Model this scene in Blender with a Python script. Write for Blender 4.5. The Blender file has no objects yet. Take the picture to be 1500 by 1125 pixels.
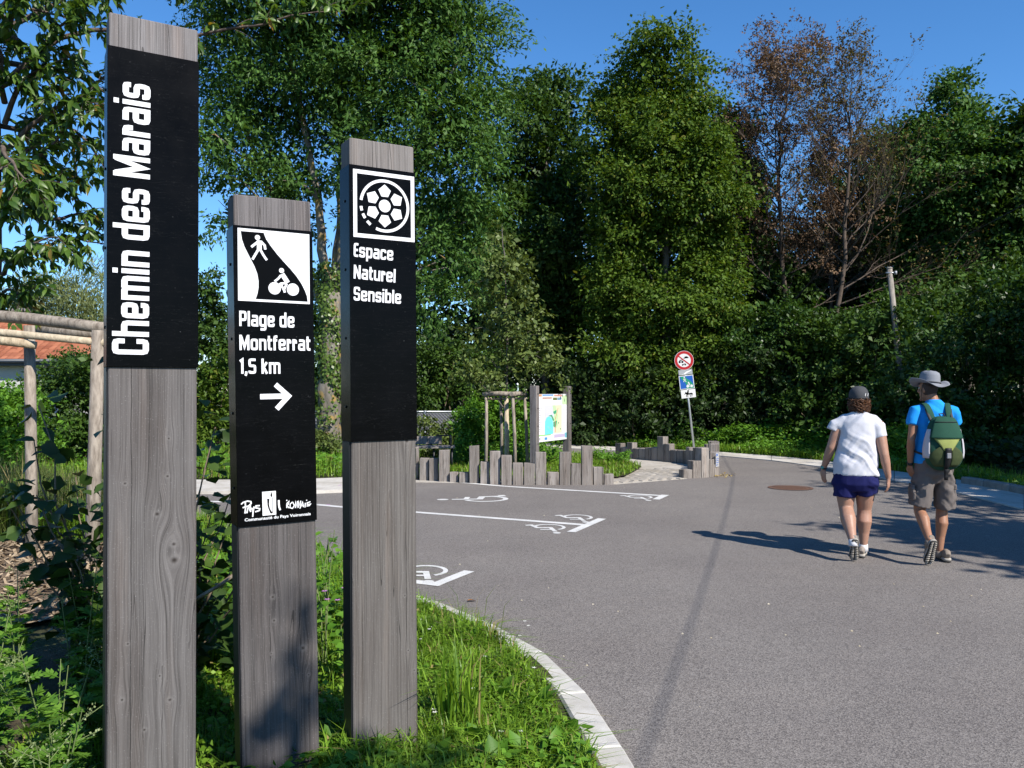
import bpy, bmesh, math, random
import numpy as np
from mathutils import Vector, Matrix, Euler, noise as mnoise

# ------------------------------------------------------------------ camera, sky, sun, exposure
SC = bpy.context.scene
COL = SC.collection
FPX = 1220.0                      # focal length in pixels of the 1500 px wide photograph
PITCH = math.radians(0.49)
CAM_H = 1.6
cam_data = bpy.data.cameras.new('camera')
cam_data.sensor_width = 36.0
cam_data.lens = 36.0 * FPX / 1500.0
cam_data.clip_start = 0.05
cam_data.clip_end = 3000
cam = bpy.data.objects.new('camera', cam_data)
cam.location = (0, 0, CAM_H)
cam.rotation_euler = (math.radians(90) + PITCH, 0, 0)
COL.objects.link(cam)
SC.camera = cam

SUN_EL = math.radians(40.6)
SUN_AZ = math.radians(139)        # clockwise from +Y: behind the camera, to the right
world = bpy.data.worlds.new('World')
SC.world = world
world.use_nodes = True
wn = world.node_tree
wn.nodes.clear()
w_out = wn.nodes.new('ShaderNodeOutputWorld')
w_bg = wn.nodes.new('ShaderNodeBackground')
w_sky = wn.nodes.new('ShaderNodeTexSky')
w_sky.sky_type = 'NISHITA'
w_sky.sun_disc = False
w_sky.sun_elevation = SUN_EL
w_sky.sun_rotation = SUN_AZ
w_sky.altitude = 800
w_sky.air_density = 1.0
w_sky.dust_density = 0.0
w_sky.ozone_density = 6.0
w_hsv = wn.nodes.new('ShaderNodeHueSaturation')
w_hsv.inputs['Saturation'].default_value = 1.16
w_bg.inputs['Strength'].default_value = 0.122
wn.links.new(w_sky.outputs[0], w_hsv.inputs['Color'])
wn.links.new(w_hsv.outputs[0], w_bg.inputs['Color'])
wn.links.new(w_bg.outputs[0], w_out.inputs['Surface'])

sun_data = bpy.data.lights.new('sun', 'SUN')
sun_data.energy = 5.0
sun_data.angle = math.radians(0.53)
sun_data.color = (1.0, 0.94, 0.86)
sun = bpy.data.objects.new('sun', sun_data)
SUN_DIR = Vector((math.sin(SUN_AZ) * math.cos(SUN_EL), math.cos(SUN_AZ) * math.cos(SUN_EL), math.sin(SUN_EL)))
sun.rotation_euler = SUN_DIR.to_track_quat('Z', 'Y').to_euler()
sun.location = (20, -20, 25)
COL.objects.link(sun)

SC.view_settings.view_transform = 'Standard'
SC.view_settings.look = 'None'
SC.view_settings.exposure = 0.68
SC.view_settings.gamma = 1.0
SC.view_settings.use_curve_mapping = False
SC.cycles.max_bounces = 8
SC.cycles.diffuse_bounces = 3
SC.cycles.glossy_bounces = 3
SC.cycles.transmission_bounces = 4
SC.cycles.transparent_max_bounces = 4
SC.cycles.caustics_reflective = False
SC.cycles.caustics_refractive = False

# ------------------------------------------------------------------ geometry helpers
random.seed(7)
CP, SP = math.cos(PITCH), math.sin(PITCH)
CAMLOC = Vector((0, 0, CAM_H))


def ray(x, y):
    u, v = (x - 750.0) / FPX, (562.5 - y) / FPX
    return Vector((u, CP - v * SP, SP + v * CP))


def at(x, y, Y):
    """the world point seen at photograph pixel x, y at distance Y"""
    d = ray(x, y)
    return CAMLOC + d * (Y / d.y)


def gr(x, y, z=0.0):
    """the point of the level z seen at pixel x, y"""
    d = ray(x, y)
    return CAMLOC + d * ((z - CAM_H) / d.z)


def tag(o, label=None, cat=None, group=None, kind=None):
    if label: o['label'] = label
    if cat: o['category'] = cat
    if group: o['group'] = group
    if kind: o['kind'] = kind
    return o


def link(o, parent=None):
    COL.objects.link(o)
    if parent is not None:
        o.parent = parent
    return o


def empty(name, loc=(0, 0, 0), rotz=0.0, parent=None):
    o = bpy.data.objects.new(name, None)
    o.location = loc
    o.rotation_euler = (0, 0, rotz)
    o.empty_display_size = 0.2
    return link(o, parent)


def mesh_obj(name, me, mat=None, parent=None, smooth=False):
    o = bpy.data.objects.new(name, me)
    if mat is not None and not me.materials:
        me.materials.append(mat)
    if smooth:
        me.polygons.foreach_set('use_smooth', [True] * len(me.polygons))
    return link(o, parent)


def np_mesh(name, V, F, smooth=False):
    """V (n,3) float array, F list of (k, m) int arrays, each of one face size"""
    me = bpy.data.meshes.new(name)
    V = np.asarray(V, dtype=np.float32)
    if not isinstance(F, (list, tuple)):
        F = [F]
    F = [np.asarray(f, dtype=np.int32) for f in F if len(f)]
    nl = sum(f.size for f in F)
    npol = sum(len(f) for f in F)
    me.vertices.add(len(V))
    me.vertices.foreach_set('co', V.ravel())
    me.loops.add(nl)
    me.polygons.add(npol)
    me.loops.foreach_set('vertex_index', np.concatenate([f.ravel() for f in F]))
    sizes = np.concatenate([np.full(len(f), f.shape[1]) for f in F])
    starts = np.concatenate([[0], np.cumsum(sizes)[:-1]]).astype(np.int32)
    me.polygons.foreach_set('loop_start', starts)
    if smooth:
        me.polygons.foreach_set('use_smooth', np.ones(npol, dtype=bool))
    me.update(calc_edges=True)
    me.validate()
    return me


def bm_obj(name, bm, mat=None, parent=None, smooth=False):
    me = bpy.data.meshes.new(name)
    bm.normal_update()
    bm.to_mesh(me)
    bm.free()
    return mesh_obj(name, me, mat, parent, smooth)


def bm_box(bm, lo, hi, bevel=0.0, M=None):
    vs = [bm.verts.new((x, y, z)) for x in (lo[0], hi[0]) for y in (lo[1], hi[1]) for z in (lo[2], hi[2])]
    idx = [(0, 1, 3, 2), (4, 6, 7, 5), (0, 4, 5, 1), (2, 3, 7, 6), (0, 2, 6, 4), (1, 5, 7, 3)]
    fs = [bm.faces.new([vs[i] for i in f]) for f in idx]
    if bevel > 0:
        es = list({e for f in fs for e in f.edges})
        r = bmesh.ops.bevel(bm, geom=es, offset=bevel, segments=1, affect='EDGES', profile=0.5)
        vs = list({v for f in r['faces'] for v in f.verts} | {v for v in vs if v.is_valid})
    if M is not None:
        bmesh.ops.transform(bm, matrix=M, verts=[v for v in vs if v.is_valid])
    return vs


def box(name, lo, hi, mat, parent=None, bevel=0.0):
    bm = bmesh.new()
    bm_box(bm, lo, hi, bevel)
    return bm_obj(name, bm, mat, parent)


def tube_arrays(pts, rad, seg=8, cap=True, jitter=0.0, rng=None):
    """a tube along pts; returns V, quads, tris"""
    pts = np.asarray(pts, float)
    n = len(pts)
    rad = np.broadcast_to(np.asarray(rad, float), (n,))
    tan = np.gradient(pts, axis=0)
    tan /= np.linalg.norm(tan, axis=1)[:, None] + 1e-9
    ref = np.array([0, 0, 1.0]) if abs(tan[0][2]) < 0.9 else np.array([1.0, 0, 0])
    V = []
    a = np.linspace(0, 2 * math.pi, seg, endpoint=False)
    for i in range(n):
        x = np.cross(ref, tan[i]); x /= np.linalg.norm(x) + 1e-9
        y = np.cross(tan[i], x)
        ref = y if abs(np.dot(y, tan[i])) < .5 else ref
        ref = np.cross(tan[i], x)
        ref = np.cross(x, np.cross(ref, x)) if False else ref
        rr = rad[i] * (1 + (rng.uniform(-jitter, jitter, seg) if jitter else 0))
        V.append(pts[i] + np.outer(np.cos(a) * rr, x) + np.outer(np.sin(a) * rr, y))
        ref = y
    V = np.concatenate(V)
    i = np.arange(n - 1)[:, None] * seg
    j = np.arange(seg)[None, :]
    k = (j + 1) % seg
    Q = np.stack([i + j, i + k, i + seg + k, i + seg + j], -1).reshape(-1, 4)
    T = np.zeros((0, 3), int)
    if cap:
        V = np.concatenate([V, pts[:1], pts[-1:]])
        b, t = n * seg, n * seg + 1
        jj = np.arange(seg); kk = (jj + 1) % seg
        T = np.concatenate([np.stack([np.full(seg, b), kk, jj], -1),
                            np.stack([np.full(seg, t), (n - 1) * seg + jj, (n - 1) * seg + kk], -1)])
    return V, Q, T


class Acc:
    """collects tubes, leaves and polygons into one mesh"""
    def __init__(self):
        self.V, self.F, self.n = [], {}, 0

    def add(self, V, *Fs):
        for f in Fs:
            f = np.asarray(f, int)
            if f.size:
                self.F.setdefault(f.shape[1], []).append(f + self.n)
        self.V.append(np.asarray(V, float))
        self.n += len(V)

    def tube(self, pts, rad, seg=6, cap=True, **k):
        self.add(*tube_arrays(pts, rad, seg, cap, **k))

    def poly(self, pts):
        self.add(pts, np.arange(len(pts))[None, :])

    def mesh(self, name, smooth=False):
        return np_mesh(name, np.concatenate(self.V), [np.concatenate(f) for f in self.F.values()], smooth)

    def obj(self, name, mat, parent=None, smooth=False):
        return mesh_obj(name, self.mesh(name, smooth), mat, parent)


def tube(name, pts, rad, mat, parent=None, seg=10, smooth=True, cap=True, **k):
    a = Acc(); a.tube(pts, rad, seg, cap, **k)
    o = a.obj(name, mat, parent, smooth=False)
    if smooth:
        o.data.polygons.foreach_set('use_smooth', [len(p.vertices) == 4 for p in o.data.polygons])
    return o


def sheet(name, pts, z, mat, thick=0.0, parent=None):
    """a flat polygon (list of x, y), optionally with a skirt of depth thick"""
    bm = bmesh.new()
    vs = [bm.verts.new((p[0], p[1], z)) for p in pts]
    f = bm.faces.new(vs)
    f.normal_update()
    if f.normal.z < 0:
        f.normal_flip()
    if thick:
        r = bmesh.ops.extrude_face_region(bm, geom=[f])
        top = [g for g in r['geom'] if isinstance(g, bmesh.types.BMVert)]
        for v in vs:
            v.co.z = z - thick
    bmesh.ops.triangulate(bm, faces=bm.faces[:])
    bmesh.ops.recalc_face_normals(bm, faces=bm.faces[:]) if thick else None
    return bm_obj(name, bm, mat, parent)


# ------------------------------------------------------------------ material helpers
class Mat:
    def __init__(self, name):
        self.m = bpy.data.materials.new(name)
        self.m.use_nodes = True
        self.nt = self.m.node_tree
        self.nt.nodes.clear()
        self.out = self.nt.nodes.new('ShaderNodeOutputMaterial')

    def n(self, kind, props=None, **ins):
        nd = self.nt.nodes.new('ShaderNode' + kind)
        for k, v in (props or {}).items():
            setattr(nd, k, v)
        for k, v in ins.items():
            key = int(k[1:]) if k[0] == 'i' and k[1:].isdigit() else k.replace('_', ' ')
            s = nd.inputs[key]
            self.set(s, v)
        return nd

    def set(self, s, v):
        if isinstance(v, bpy.types.NodeSocket):
            self.nt.links.new(v, s)
        elif isinstance(v, bpy.types.Node):
            self.nt.links.new(v.outputs[0], s)
        else:
            if isinstance(v, (tuple, list)) and len(v) == 3 and s.type == 'RGBA':
                v = (*v, 1)
            s.default_value = v

    def math(self, op, a, b=0.0, clamp=False):
        return self.n('Math', {'operation': op, 'use_clamp': clamp}, i0=a, i1=b).outputs[0]

    def mix(self, f, a, b, blend='MIX'):
        nd = self.nt.nodes.new('ShaderNodeMix')
        nd.data_type = 'RGBA'
        nd.blend_type = blend
        self.set(nd.inputs[0], f); self.set(nd.inputs[6], a); self.set(nd.inputs[7], b)
        return nd.outputs[2]

    def ramp(self, f, stops, interp='LINEAR'):
        nd = self.nt.nodes.new('ShaderNodeValToRGB')
        nd.color_ramp.interpolation = interp
        el = nd.color_ramp.elements
        while len(el) > 1:
            el.remove(el[-1])
        for i, (p, c) in enumerate(stops):
            e = el[0] if i == 0 else el.new(p)
            e.position = p
            c = (c, c, c) if isinstance(c, (int, float)) else c
            e.color = (*c, 1)
        self.set(nd.inputs[0], f)
        return nd.outputs[0]

    def noise(self, scale, detail=4, rough=0.55, vec=None, dist=0.0):
        nd = self.n('TexNoise', Scale=scale, Detail=detail, Roughness=rough, Distortion=dist)
        if vec is not None:
            self.set(nd.inputs['Vector'], vec)
        return nd.outputs[0]

    def coord(self, kind='Object'):
        return self.n('TexCoord').outputs[kind]

    def mapping(self, vec, scale=(1, 1, 1), loc=(0, 0, 0)):
        return self.n('Mapping', Vector=vec, Scale=scale, Location=loc).outputs[0]

    def bump(self, h, strength=0.3, dist=0.01):
        return self.n('Bump', Height=h, Strength=strength, Distance=dist).outputs[0]

    def principled(self, color, rough=0.8, normal=None, spec=0.3, metal=0.0):
        p = self.n('BsdfPrincipled', Base_Color=color, Roughness=rough, Metallic=metal)
        p.inputs['Specular IOR Level'].default_value = spec
        if normal is not None:
            self.set(p.inputs['Normal'], normal)
        return p.outputs[0]

    def done(self, shader):
        self.nt.links.new(shader, self.out.inputs['Surface'])
        return self.m


def plain(name, color, rough=0.6, spec=0.3, metal=0.0, var=0.12, scale=30, bump=0.0, bscale=200):
    m = Mat(name)
    v = m.coord()
    n = m.noise(scale, 4, .6, v)
    c = m.mix(n, tuple(x * (1 - var) for x in color), tuple(min(1, x * (1 + var)) for x in color))
    nb = m.bump(m.noise(bscale, 3, .6, v), bump, .004) if bump else None
    return m.done(m.principled(c, rough, nb, spec, metal))


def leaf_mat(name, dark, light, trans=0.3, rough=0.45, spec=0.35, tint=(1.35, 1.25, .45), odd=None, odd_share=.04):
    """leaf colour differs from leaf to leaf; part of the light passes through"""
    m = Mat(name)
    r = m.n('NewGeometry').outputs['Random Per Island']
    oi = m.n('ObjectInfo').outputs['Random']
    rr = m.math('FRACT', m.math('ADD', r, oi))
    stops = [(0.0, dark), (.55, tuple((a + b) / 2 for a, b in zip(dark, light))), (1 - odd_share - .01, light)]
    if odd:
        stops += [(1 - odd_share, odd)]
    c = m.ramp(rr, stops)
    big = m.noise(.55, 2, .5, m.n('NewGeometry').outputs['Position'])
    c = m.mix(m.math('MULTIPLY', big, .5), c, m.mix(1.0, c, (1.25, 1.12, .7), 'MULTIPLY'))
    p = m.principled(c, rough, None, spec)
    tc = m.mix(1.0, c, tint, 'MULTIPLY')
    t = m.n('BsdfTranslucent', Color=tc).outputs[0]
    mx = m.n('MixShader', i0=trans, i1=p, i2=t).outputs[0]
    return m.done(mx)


def wood_mat(name, dark, light, knots=(), seed=0.0, per_object=False, fine=1.0, crack=0.004, bleached=None, splits=()):
    """weathered sawn timber, grain along local z, knots on the local xz face"""
    m = Mat(name)
    oc = m.coord()
    if per_object:
        rnd = m.n('ObjectInfo').outputs['Random']
        off = m.n('CombineXYZ', X=m.math('MULTIPLY', rnd, 37.0), Y=m.math('MULTIPLY', rnd, 11.0), Z=m.math('MULTIPLY', rnd, 91.0))
        oc = m.n('VectorMath', {'operation': 'ADD'}, i0=oc, i1=off.outputs[0]).outputs[0]
    s = m.n('SeparateXYZ', Vector=oc)
    x, y, z = s.outputs
    g = m.math('ADD', x, m.math('MULTIPLY', y, .9))
    warp = m.noise(1.0, 3, .5, m.mapping(oc, (3.0, 3.0, .7), (seed, seed * 2, seed)))
    g = m.math('ADD', g, m.math('MULTIPLY', m.math('SUBTRACT', warp, .5), .035))
    core = None
    for kx, kz, kr in knots:
        dx = m.math('DIVIDE', m.math('SUBTRACT', x, kx), kr * 2.6)
        dz = m.math('DIVIDE', m.math('SUBTRACT', z, kz), kr * 6.0)
        e = m.math('EXPONENT', m.math('MULTIPLY', m.math('ADD', m.math('MULTIPLY', dx, dx), m.math('MULTIPLY', dz, dz)), -1.0))
        g = m.math('SUBTRACT', g, m.math('MULTIPLY', m.math('MULTIPLY', dx, e), kr * 1.9))
        ax = m.math('DIVIDE', m.math('SUBTRACT', x, kx), kr * .55)
        az = m.math('DIVIDE', m.math('SUBTRACT', z, kz), kr * .5)
        k = m.math('EXPONENT', m.math('MULTIPLY', m.math('ADD', m.math('MULTIPLY', ax, ax), m.math('MULTIPLY', az, az)), -1.6))
        core = k if core is None else m.math('MAXIMUM', core, k)
    gz = m.n('CombineXYZ', X=m.math('MULTIPLY', g, 190.0 * fine), Y=seed * 3.1, Z=m.math('MULTIPLY', z, .8)).outputs[0]
    rings = m.noise(1.0, 3, .62, gz)
    wide = m.noise(1.0, 2, .5, m.n('CombineXYZ', X=m.math('MULTIPLY', g, 34.0 * fine), Y=seed * 2.2, Z=m.math('MULTIPLY', z, .5)).outputs[0])
    gf = m.n('CombineXYZ', X=m.math('MULTIPLY', g, 620.0 * fine), Y=seed, Z=m.math('MULTIPLY', z, 6.0)).outputs[0]
    fib = m.noise(1.0, 2, .6, gf)
    mixv = m.math('ADD', m.math('MULTIPLY', rings, .44), m.math('ADD', m.math('MULTIPLY', fib, .34), m.math('MULTIPLY', wide, .22)))
    c = m.ramp(mixv, [(.35, dark), (.46, tuple((a * .55 + b * .45) for a, b in zip(dark, light))), (.56, tuple((a * .2 + b * .8) for a, b in zip(dark, light))), (.64, light)])
    big = m.noise(1.0, 4, .6, m.mapping(oc, (6, 6, 1.6), (seed, 3, 1)))
    c = m.mix(m.ramp(big, [(.38, 0.0), (.66, .75)]), c, m.mix(1.0, c, (.72, .68, .66), 'MULTIPLY'))
    brown = m.noise(1.0, 3, .6, m.mapping(oc, (14, 14, .8), (seed + 5, 1, 7)))
    c = m.mix(m.ramp(brown, [(.52, 0.0), (.70, .6)]), c, m.mix(1.0, c, (1.08, .97, .89), 'MULTIPLY'))
    ck = m.noise(1.0, 1, .4, m.n('CombineXYZ', X=m.math('MULTIPLY', g, 26.0), Y=seed * 7 + 2, Z=m.math('MULTIPLY', z, .55)).outputs[0])
    ckd = m.math('LESS_THAN', m.math('ABSOLUTE', m.math('SUBTRACT', ck, .5)), crack)
    ckm = m.math('MULTIPLY', ckd, m.ramp(m.noise(1.0, 2, .5, m.mapping(oc, (9, 9, 1.1), (seed, 9, 4))), [(.45, 0.0), (.55, 1.0)]))
    c = m.mix(m.math('MULTIPLY', ckm, .8), c, (.02, .018, .017))
    for sx_, z0_, z1_, sl in splits:   # drying splits that run with the grain
        wob = m.math('MULTIPLY', m.math('SUBTRACT', m.noise(1.0, 3, .6, m.mapping(oc, (1, 1, 5), (sx_ * 50, 0, 0))), .5), .012)
        dx = m.math('SUBTRACT', m.math('ADD', x, m.math('ADD', wob, m.math('MULTIPLY', z, sl))), sx_ + sl * z0_)
        w_ = m.math('LESS_THAN', m.math('ABSOLUTE', dx), m.math('MULTIPLY', m.noise(1.0, 2, .5, m.mapping(oc, (0, 0, 9), (sx_ * 9, 1, 0))), .0022))
        w_ = m.math('MULTIPLY', w_, m.math('MULTIPLY', m.math('GREATER_THAN', z, z0_), m.math('LESS_THAN', z, z1_)))
        ckm = m.math('MAXIMUM', ckm, w_)
        c = m.mix(m.math('MULTIPLY', w_, .85), c, (.018, .016, .015))
    if core is not None:
        halo = m.math('MULTIPLY', m.math('SUBTRACT', m.math('POWER', core, .30), core), .55, True)
        c = m.mix(halo, c, (.25, .235, .225))
        c = m.mix(m.math('MULTIPLY', core, .95, True), c, (.020, .015, .012))
    if per_object:
        k_ = m.math('FRACT', m.math('MULTIPLY', rnd, 17.31))
        c = m.mix(1.0, c, m.ramp(k_, [(0, (.70, .69, .68)), (.5, (1.0, .98, .96)), (1, (1.22, 1.2, 1.19))]), 'MULTIPLY')
        st = m.noise(1.0, 4, .65, m.mapping(oc, (30, 30, 3.0), (1, 2, 3)))
        c = m.mix(m.ramp(st, [(.52, 0.0), (.66, .75)]), c, m.mix(1.0, c, (.42, .40, .38), 'MULTIPLY'))
    if bleached:                     # the rain-washed top above the sheet is paler
        c = m.mix(m.math('GREATER_THAN', z, bleached), c, m.mix(1.0, c, (1.55, 1.57, 1.62), 'MULTIPLY'))
    specks = m.noise(260, 2, .5, oc)
    c = m.mix(m.ramp(specks, [(.65, 0.0), (.70, .6)]), c, (.30, .29, .285))
    h = m.math('SUBTRACT', mixv, m.math('MULTIPLY', ckm, 1.0))
    nb = m.bump(h, .55, .0035)
    return m.done(m.principled(c, .82, nb, .22))


def bark_mat(name, dark, light, scale=14, lichen=None):
    m = Mat(name)
    oc = m.coord()
    n = m.noise(1.0, 6, .65, m.mapping(oc, (scale, scale, scale * .25)))
    c = m.ramp(n, [(.3, dark), (.64, light)])
    if lichen:
        c = m.mix(m.ramp(m.noise(3.5, 4, .6, oc), [(.52, 0.0), (.62, .85)]), c, lichen)
    return m.done(m.principled(c, .9, m.bump(n, .6, .02), .15))


M = {}
M['totem_wood_a'] = wood_mat('weathered larch a', (.044, .040, .038), (.156, .145, .140), [(.198, 1.43, .008), (.194, 1.295, .010), (.16, 1.162, .015), (.218, .992, .026), (.216, 1.05, .014), (.055, 1.277, .009), (.066, .715, .008), (.204, .494, .012), (.048, .523, .010), (.12, .404, .010), (.17, .585, .008)], 1.3, bleached=2.7, splits=[(.075, .0, 1.7, 0), (.178, .0, .62, 0), (.10, 2.7, 3.0, 0), (.20, 2.74, 3.0, .05)])
M['totem_wood_b'] = wood_mat('weathered larch b', (.033, .030, .029), (.120, .110, .107), [(.126, .788, .011), (.13, .695, .010), (.243, .568, .016), (.117, .568, .007), (.264, .457, .008)], 4.7, bleached=2.15, splits=[(.092, 2.15, 2.5, 0), (.215, 2.15, 2.5, 0), (.115, .55, 1.2, 0), (.232, .2, 1.2, 0)])
M['totem_wood_c'] = wood_mat('weathered larch c', (.046, .041, .037), (.158, .145, .134), [(.234, .722, .008), (.248, .485, .008), (.275, .395, .008), (.248, 1.384, .016)], 8.2, bleached=2.45, splits=[(.195, 2.4, 2.8, .06), (.10, 2.45, 2.8, 0), (.242, .05, 1.4, 0)])
M['paling_wood'] = wood_mat('weathered oak paling', (.110, .099, .090), (.32, .295, .272), (), 2.0, True, .45)
M['board_wood'] = wood_mat('weathered board post', (.10, .093, .09), (.23, .215, .21), (), 5.0, True, .6)
M['bench_wood'] = wood_mat('weathered bench plank', (.10, .09, .085), (.26, .24, .225), (), 9.0, True, .5)
M['log_wood'] = bark_mat('peeled log', (.11, .088, .068), (.32, .275, .225), 22)
M['pale_log_wood'] = bark_mat('pale peeled log', (.25, .20, .135), (.50, .42, .30), 26)
M['bark'] = bark_mat('grey bark', (.055, .048, .04), (.16, .145, .12), 10)
M['ash_bark'] = bark_mat('ash bark', (.07, .062, .05), (.21, .19, .16), 8, (.30, .20, .06))
M['cherry_bark'] = bark_mat('cherry bark', (.05, .038, .033), (.14, .11, .09), 18)
M['dead_bark'] = bark_mat('dead twig bark', (.05, .038, .03), (.125, .098, .078), 9)
M['stem'] = plain('green stem', (.13, .17, .06), .7)
M['brown_stem'] = plain('woody stem', (.17, .13, .09), .8)


def asphalt():
    m = Mat('asphalt')
    oc = m.coord()
    v1 = m.n('TexVoronoi', {'feature': 'F1'}, Vector=oc, Scale=150.0)
    stone = m.n('SeparateColor', Color=v1.outputs['Color']).outputs[0]
    fine = m.noise(420, 3, .7, oc)
    blot = m.noise(.55, 5, .6, oc)
    streak = m.noise(1.0, 4, .6, m.mapping(oc, (.9, 2.6, 1)))
    c = m.ramp(m.math('ADD', m.math('MULTIPLY', stone, .6), m.math('MULTIPLY', fine, .4)), [(.22, (.090, .081, .076)), (.55, (.188, .170, .154)), (.80, (.248, .226, .205)), (.9, (.36, .335, .31))])
    c = m.mix(m.ramp(blot, [(.38, 0.0), (.64, .7)]), c, m.mix(1.0, c, (.80, .79, .80), 'MULTIPLY'))
    c = m.mix(m.ramp(streak, [(.45, 0.0), (.75, .35)]), c, m.mix(1.0, c, (1.18, 1.15, 1.12), 'MULTIPLY'))
    pale = m.noise(55, 2, .5, oc)
    c = m.mix(m.ramp(pale, [(.79, 0.0), (.81, .7)]), c, (.36, .34, .31))
    h = m.math('ADD', v1.outputs['Distance'], m.math('MULTIPLY', fine, .5))
    return m.done(m.principled(c, .85, m.bump(h, .55, .004), .3))


def concrete(name, a, b, joint=None):
    m = Mat(name)
    oc = m.coord()
    n = m.noise(9, 6, .65, oc)
    f = m.noise(180, 3, .6, oc)
    c = m.ramp(m.math('ADD', m.math('MULTIPLY', n, .7), m.math('MULTIPLY', f, .3)), [(.3, a), (.7, b)])
    st = m.noise(1.6, 5, .7, oc)
    c = m.mix(m.ramp(st, [(.44, 0.0), (.68, .8)]), c, m.mix(1.0, c, (.66, .63, .57), 'MULTIPLY'))
    return m.done(m.principled(c, .85, m.bump(f, .25, .003), .25))


def road_paint():
    m = Mat('worn road paint')
    oc = m.coord()
    n = m.noise(70, 4, .7, oc)
    b = m.noise(3, 4, .6, oc)
    c = m.ramp(b, [(.3, (.50, .495, .475)), (.7, (.66, .655, .635))])
    c = m.mix(m.ramp(n, [(.34, .75), (.44, 0.0)]), c, (.22, .205, .195))
    return m.done(m.principled(c, .7, m.bump(n, .2, .003), .3))


def soil(name, a, b, c2, scale=5):
    m = Mat(name)
    oc = m.coord()
    n = m.noise(scale, 8, .7, oc)
    k = m.noise(scale * .13, 3, .6, oc)
    c = m.ramp(n, [(.3, a), (.7, b)])
    c = m.mix(m.ramp(k, [(.42, 0.0), (.62, 1.0)]), c, c2)
    return m.done(m.principled(c, .95, m.bump(n, .8, .03), .1))


M['asphalt'] = asphalt()
M['concrete'] = concrete('pale concrete', (.40, .375, .335), (.58, .55, .50))
M['kerb'] = concrete('concrete kerb', (.37, .355, .325), (.54, .52, .48))
M['stone_kerb'] = concrete('old stone kerb', (.16, .15, .13), (.32, .30, .27))
M['plaza_concrete'] = concrete('plaza concrete', (.34, .31, .27), (.50, .465, .41))
M['paver'] = concrete('paver', (.26, .235, .205), (.42, .385, .335))
M['paint'] = road_paint()
M['meadow'] = soil('meadow ground', (.035, .04, .015), (.09, .085, .04), (.05, .075, .02))
M['verge_soil'] = soil('verge soil', (.035, .03, .02), (.10, .08, .05), (.04, .05, .02), 12)
M['mulch'] = soil('mulch ground', (.07, .05, .035), (.22, .165, .12), (.16, .12, .085), 30)
M['black_sheet'] = None


def black_sheet():
    m = Mat('black lacquered sheet metal')
    oc = m.coord()
    n = m.noise(8, 4, .6, oc)
    c = m.ramp(n, [(.3, (.0016, .0017, .0019)), (.7, (.0026, .0027, .0031))])
    dust = m.noise(190, 2, .5, oc)
    c = m.mix(m.ramp(dust, [(.755, 0.0), (.785, .25)]), c, (.35, .36, .37))
    w = m.noise(1.0, 3, .6, m.mapping(oc, (3, 3, 40), (2, 1, 5)), 1.5)
    w2 = m.math('LESS_THAN', m.math('ABSOLUTE', m.math('SUBTRACT', w, .5)), .0012)
    c = m.mix(m.math('MULTIPLY', w2, .06), c, (.3, .3, .3))
    return m.done(m.principled(c, m.ramp(n, [(.3, .20), (.7, .27)]), None, .055))


M['black_sheet'] = black_sheet()
M['white_print'] = plain('white print', (.68, .68, .69), .45, .4, var=.03)
M['black_print'] = plain('black print', (.0022, .0023, .0026), .3, .05)
M['dark_metal'] = plain('dark painted steel', (.012, .013, .015), .45, .4)
M['galv'] = plain('galvanised steel', (.42, .45, .47), .4, .5, .6)
M['pole_grey'] = plain('grey blue pole paint', (.34, .43, .48), .5)
# ================================================================== THE GROUND
def g2(x, y):
    p = gr(x, y)
    return (p.x, p.y)


tag(sheet('ground', [(-900, -300), (900, -300), (900, 1500), (-900, 1500)], -0.06, M['meadow']), kind='structure')

KERB = [(.62, -3.0), (.62, 1.6), (.60, 2.4), (.56, 3.05), (.487, 3.67), (.387, 4.33), (.192, 5.0), (-.115, 5.58), (-.53, 6.17), (-1.05, 6.72), (-1.65, 7.25), (-2.3, 7.82), (-2.95, 8.42), (-3.6, 9.1), (-4.3, 9.8), (-5.2, 10.5), (-6.3, 11.1), (-8, 11.7), (-12, 12.3), (-26, 12.6)]
STRIP_IN = [(-26, 13.0), (-14, 13.1)]
strip_in = [g2(*p) for p in [(908, 661), (1050, 668), (1130, 675), (1206, 685), (1310, 705), (1400, 722), (1500, 748)]]
strip_out = [g2(*p) for p in [(908, 655.5), (1050, 662.5), (1130, 668.5), (1206, 675.5), (1310, 691), (1400, 703), (1500, 721)]]
strip_in = [(-1.0, 23.9), (1.0, 23.6)] + strip_in + [(7.6, 7.6), (7.9, 3.0), (8.0, -6.0)]
strip_out = [(-1.0, 25.9), (1.0, 25.4)] + strip_out + [(9.3, 9.0), (9.6, 3.0), (9.7, -6.0)]

road = [(KERB[0][0], -12)] + KERB[:] + [(-26, 13.2), (-3.2, 13.3), (-2.2, 14.6), (-2.0, 18.0), (-2.0, 23.0), (-1.0, 24.2)] + strip_in[1:-1] + [(8.2, -6.0), (8.2, -12)]
tag(sheet('road', road, 0.0, M['asphalt']), kind='structure')

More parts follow.
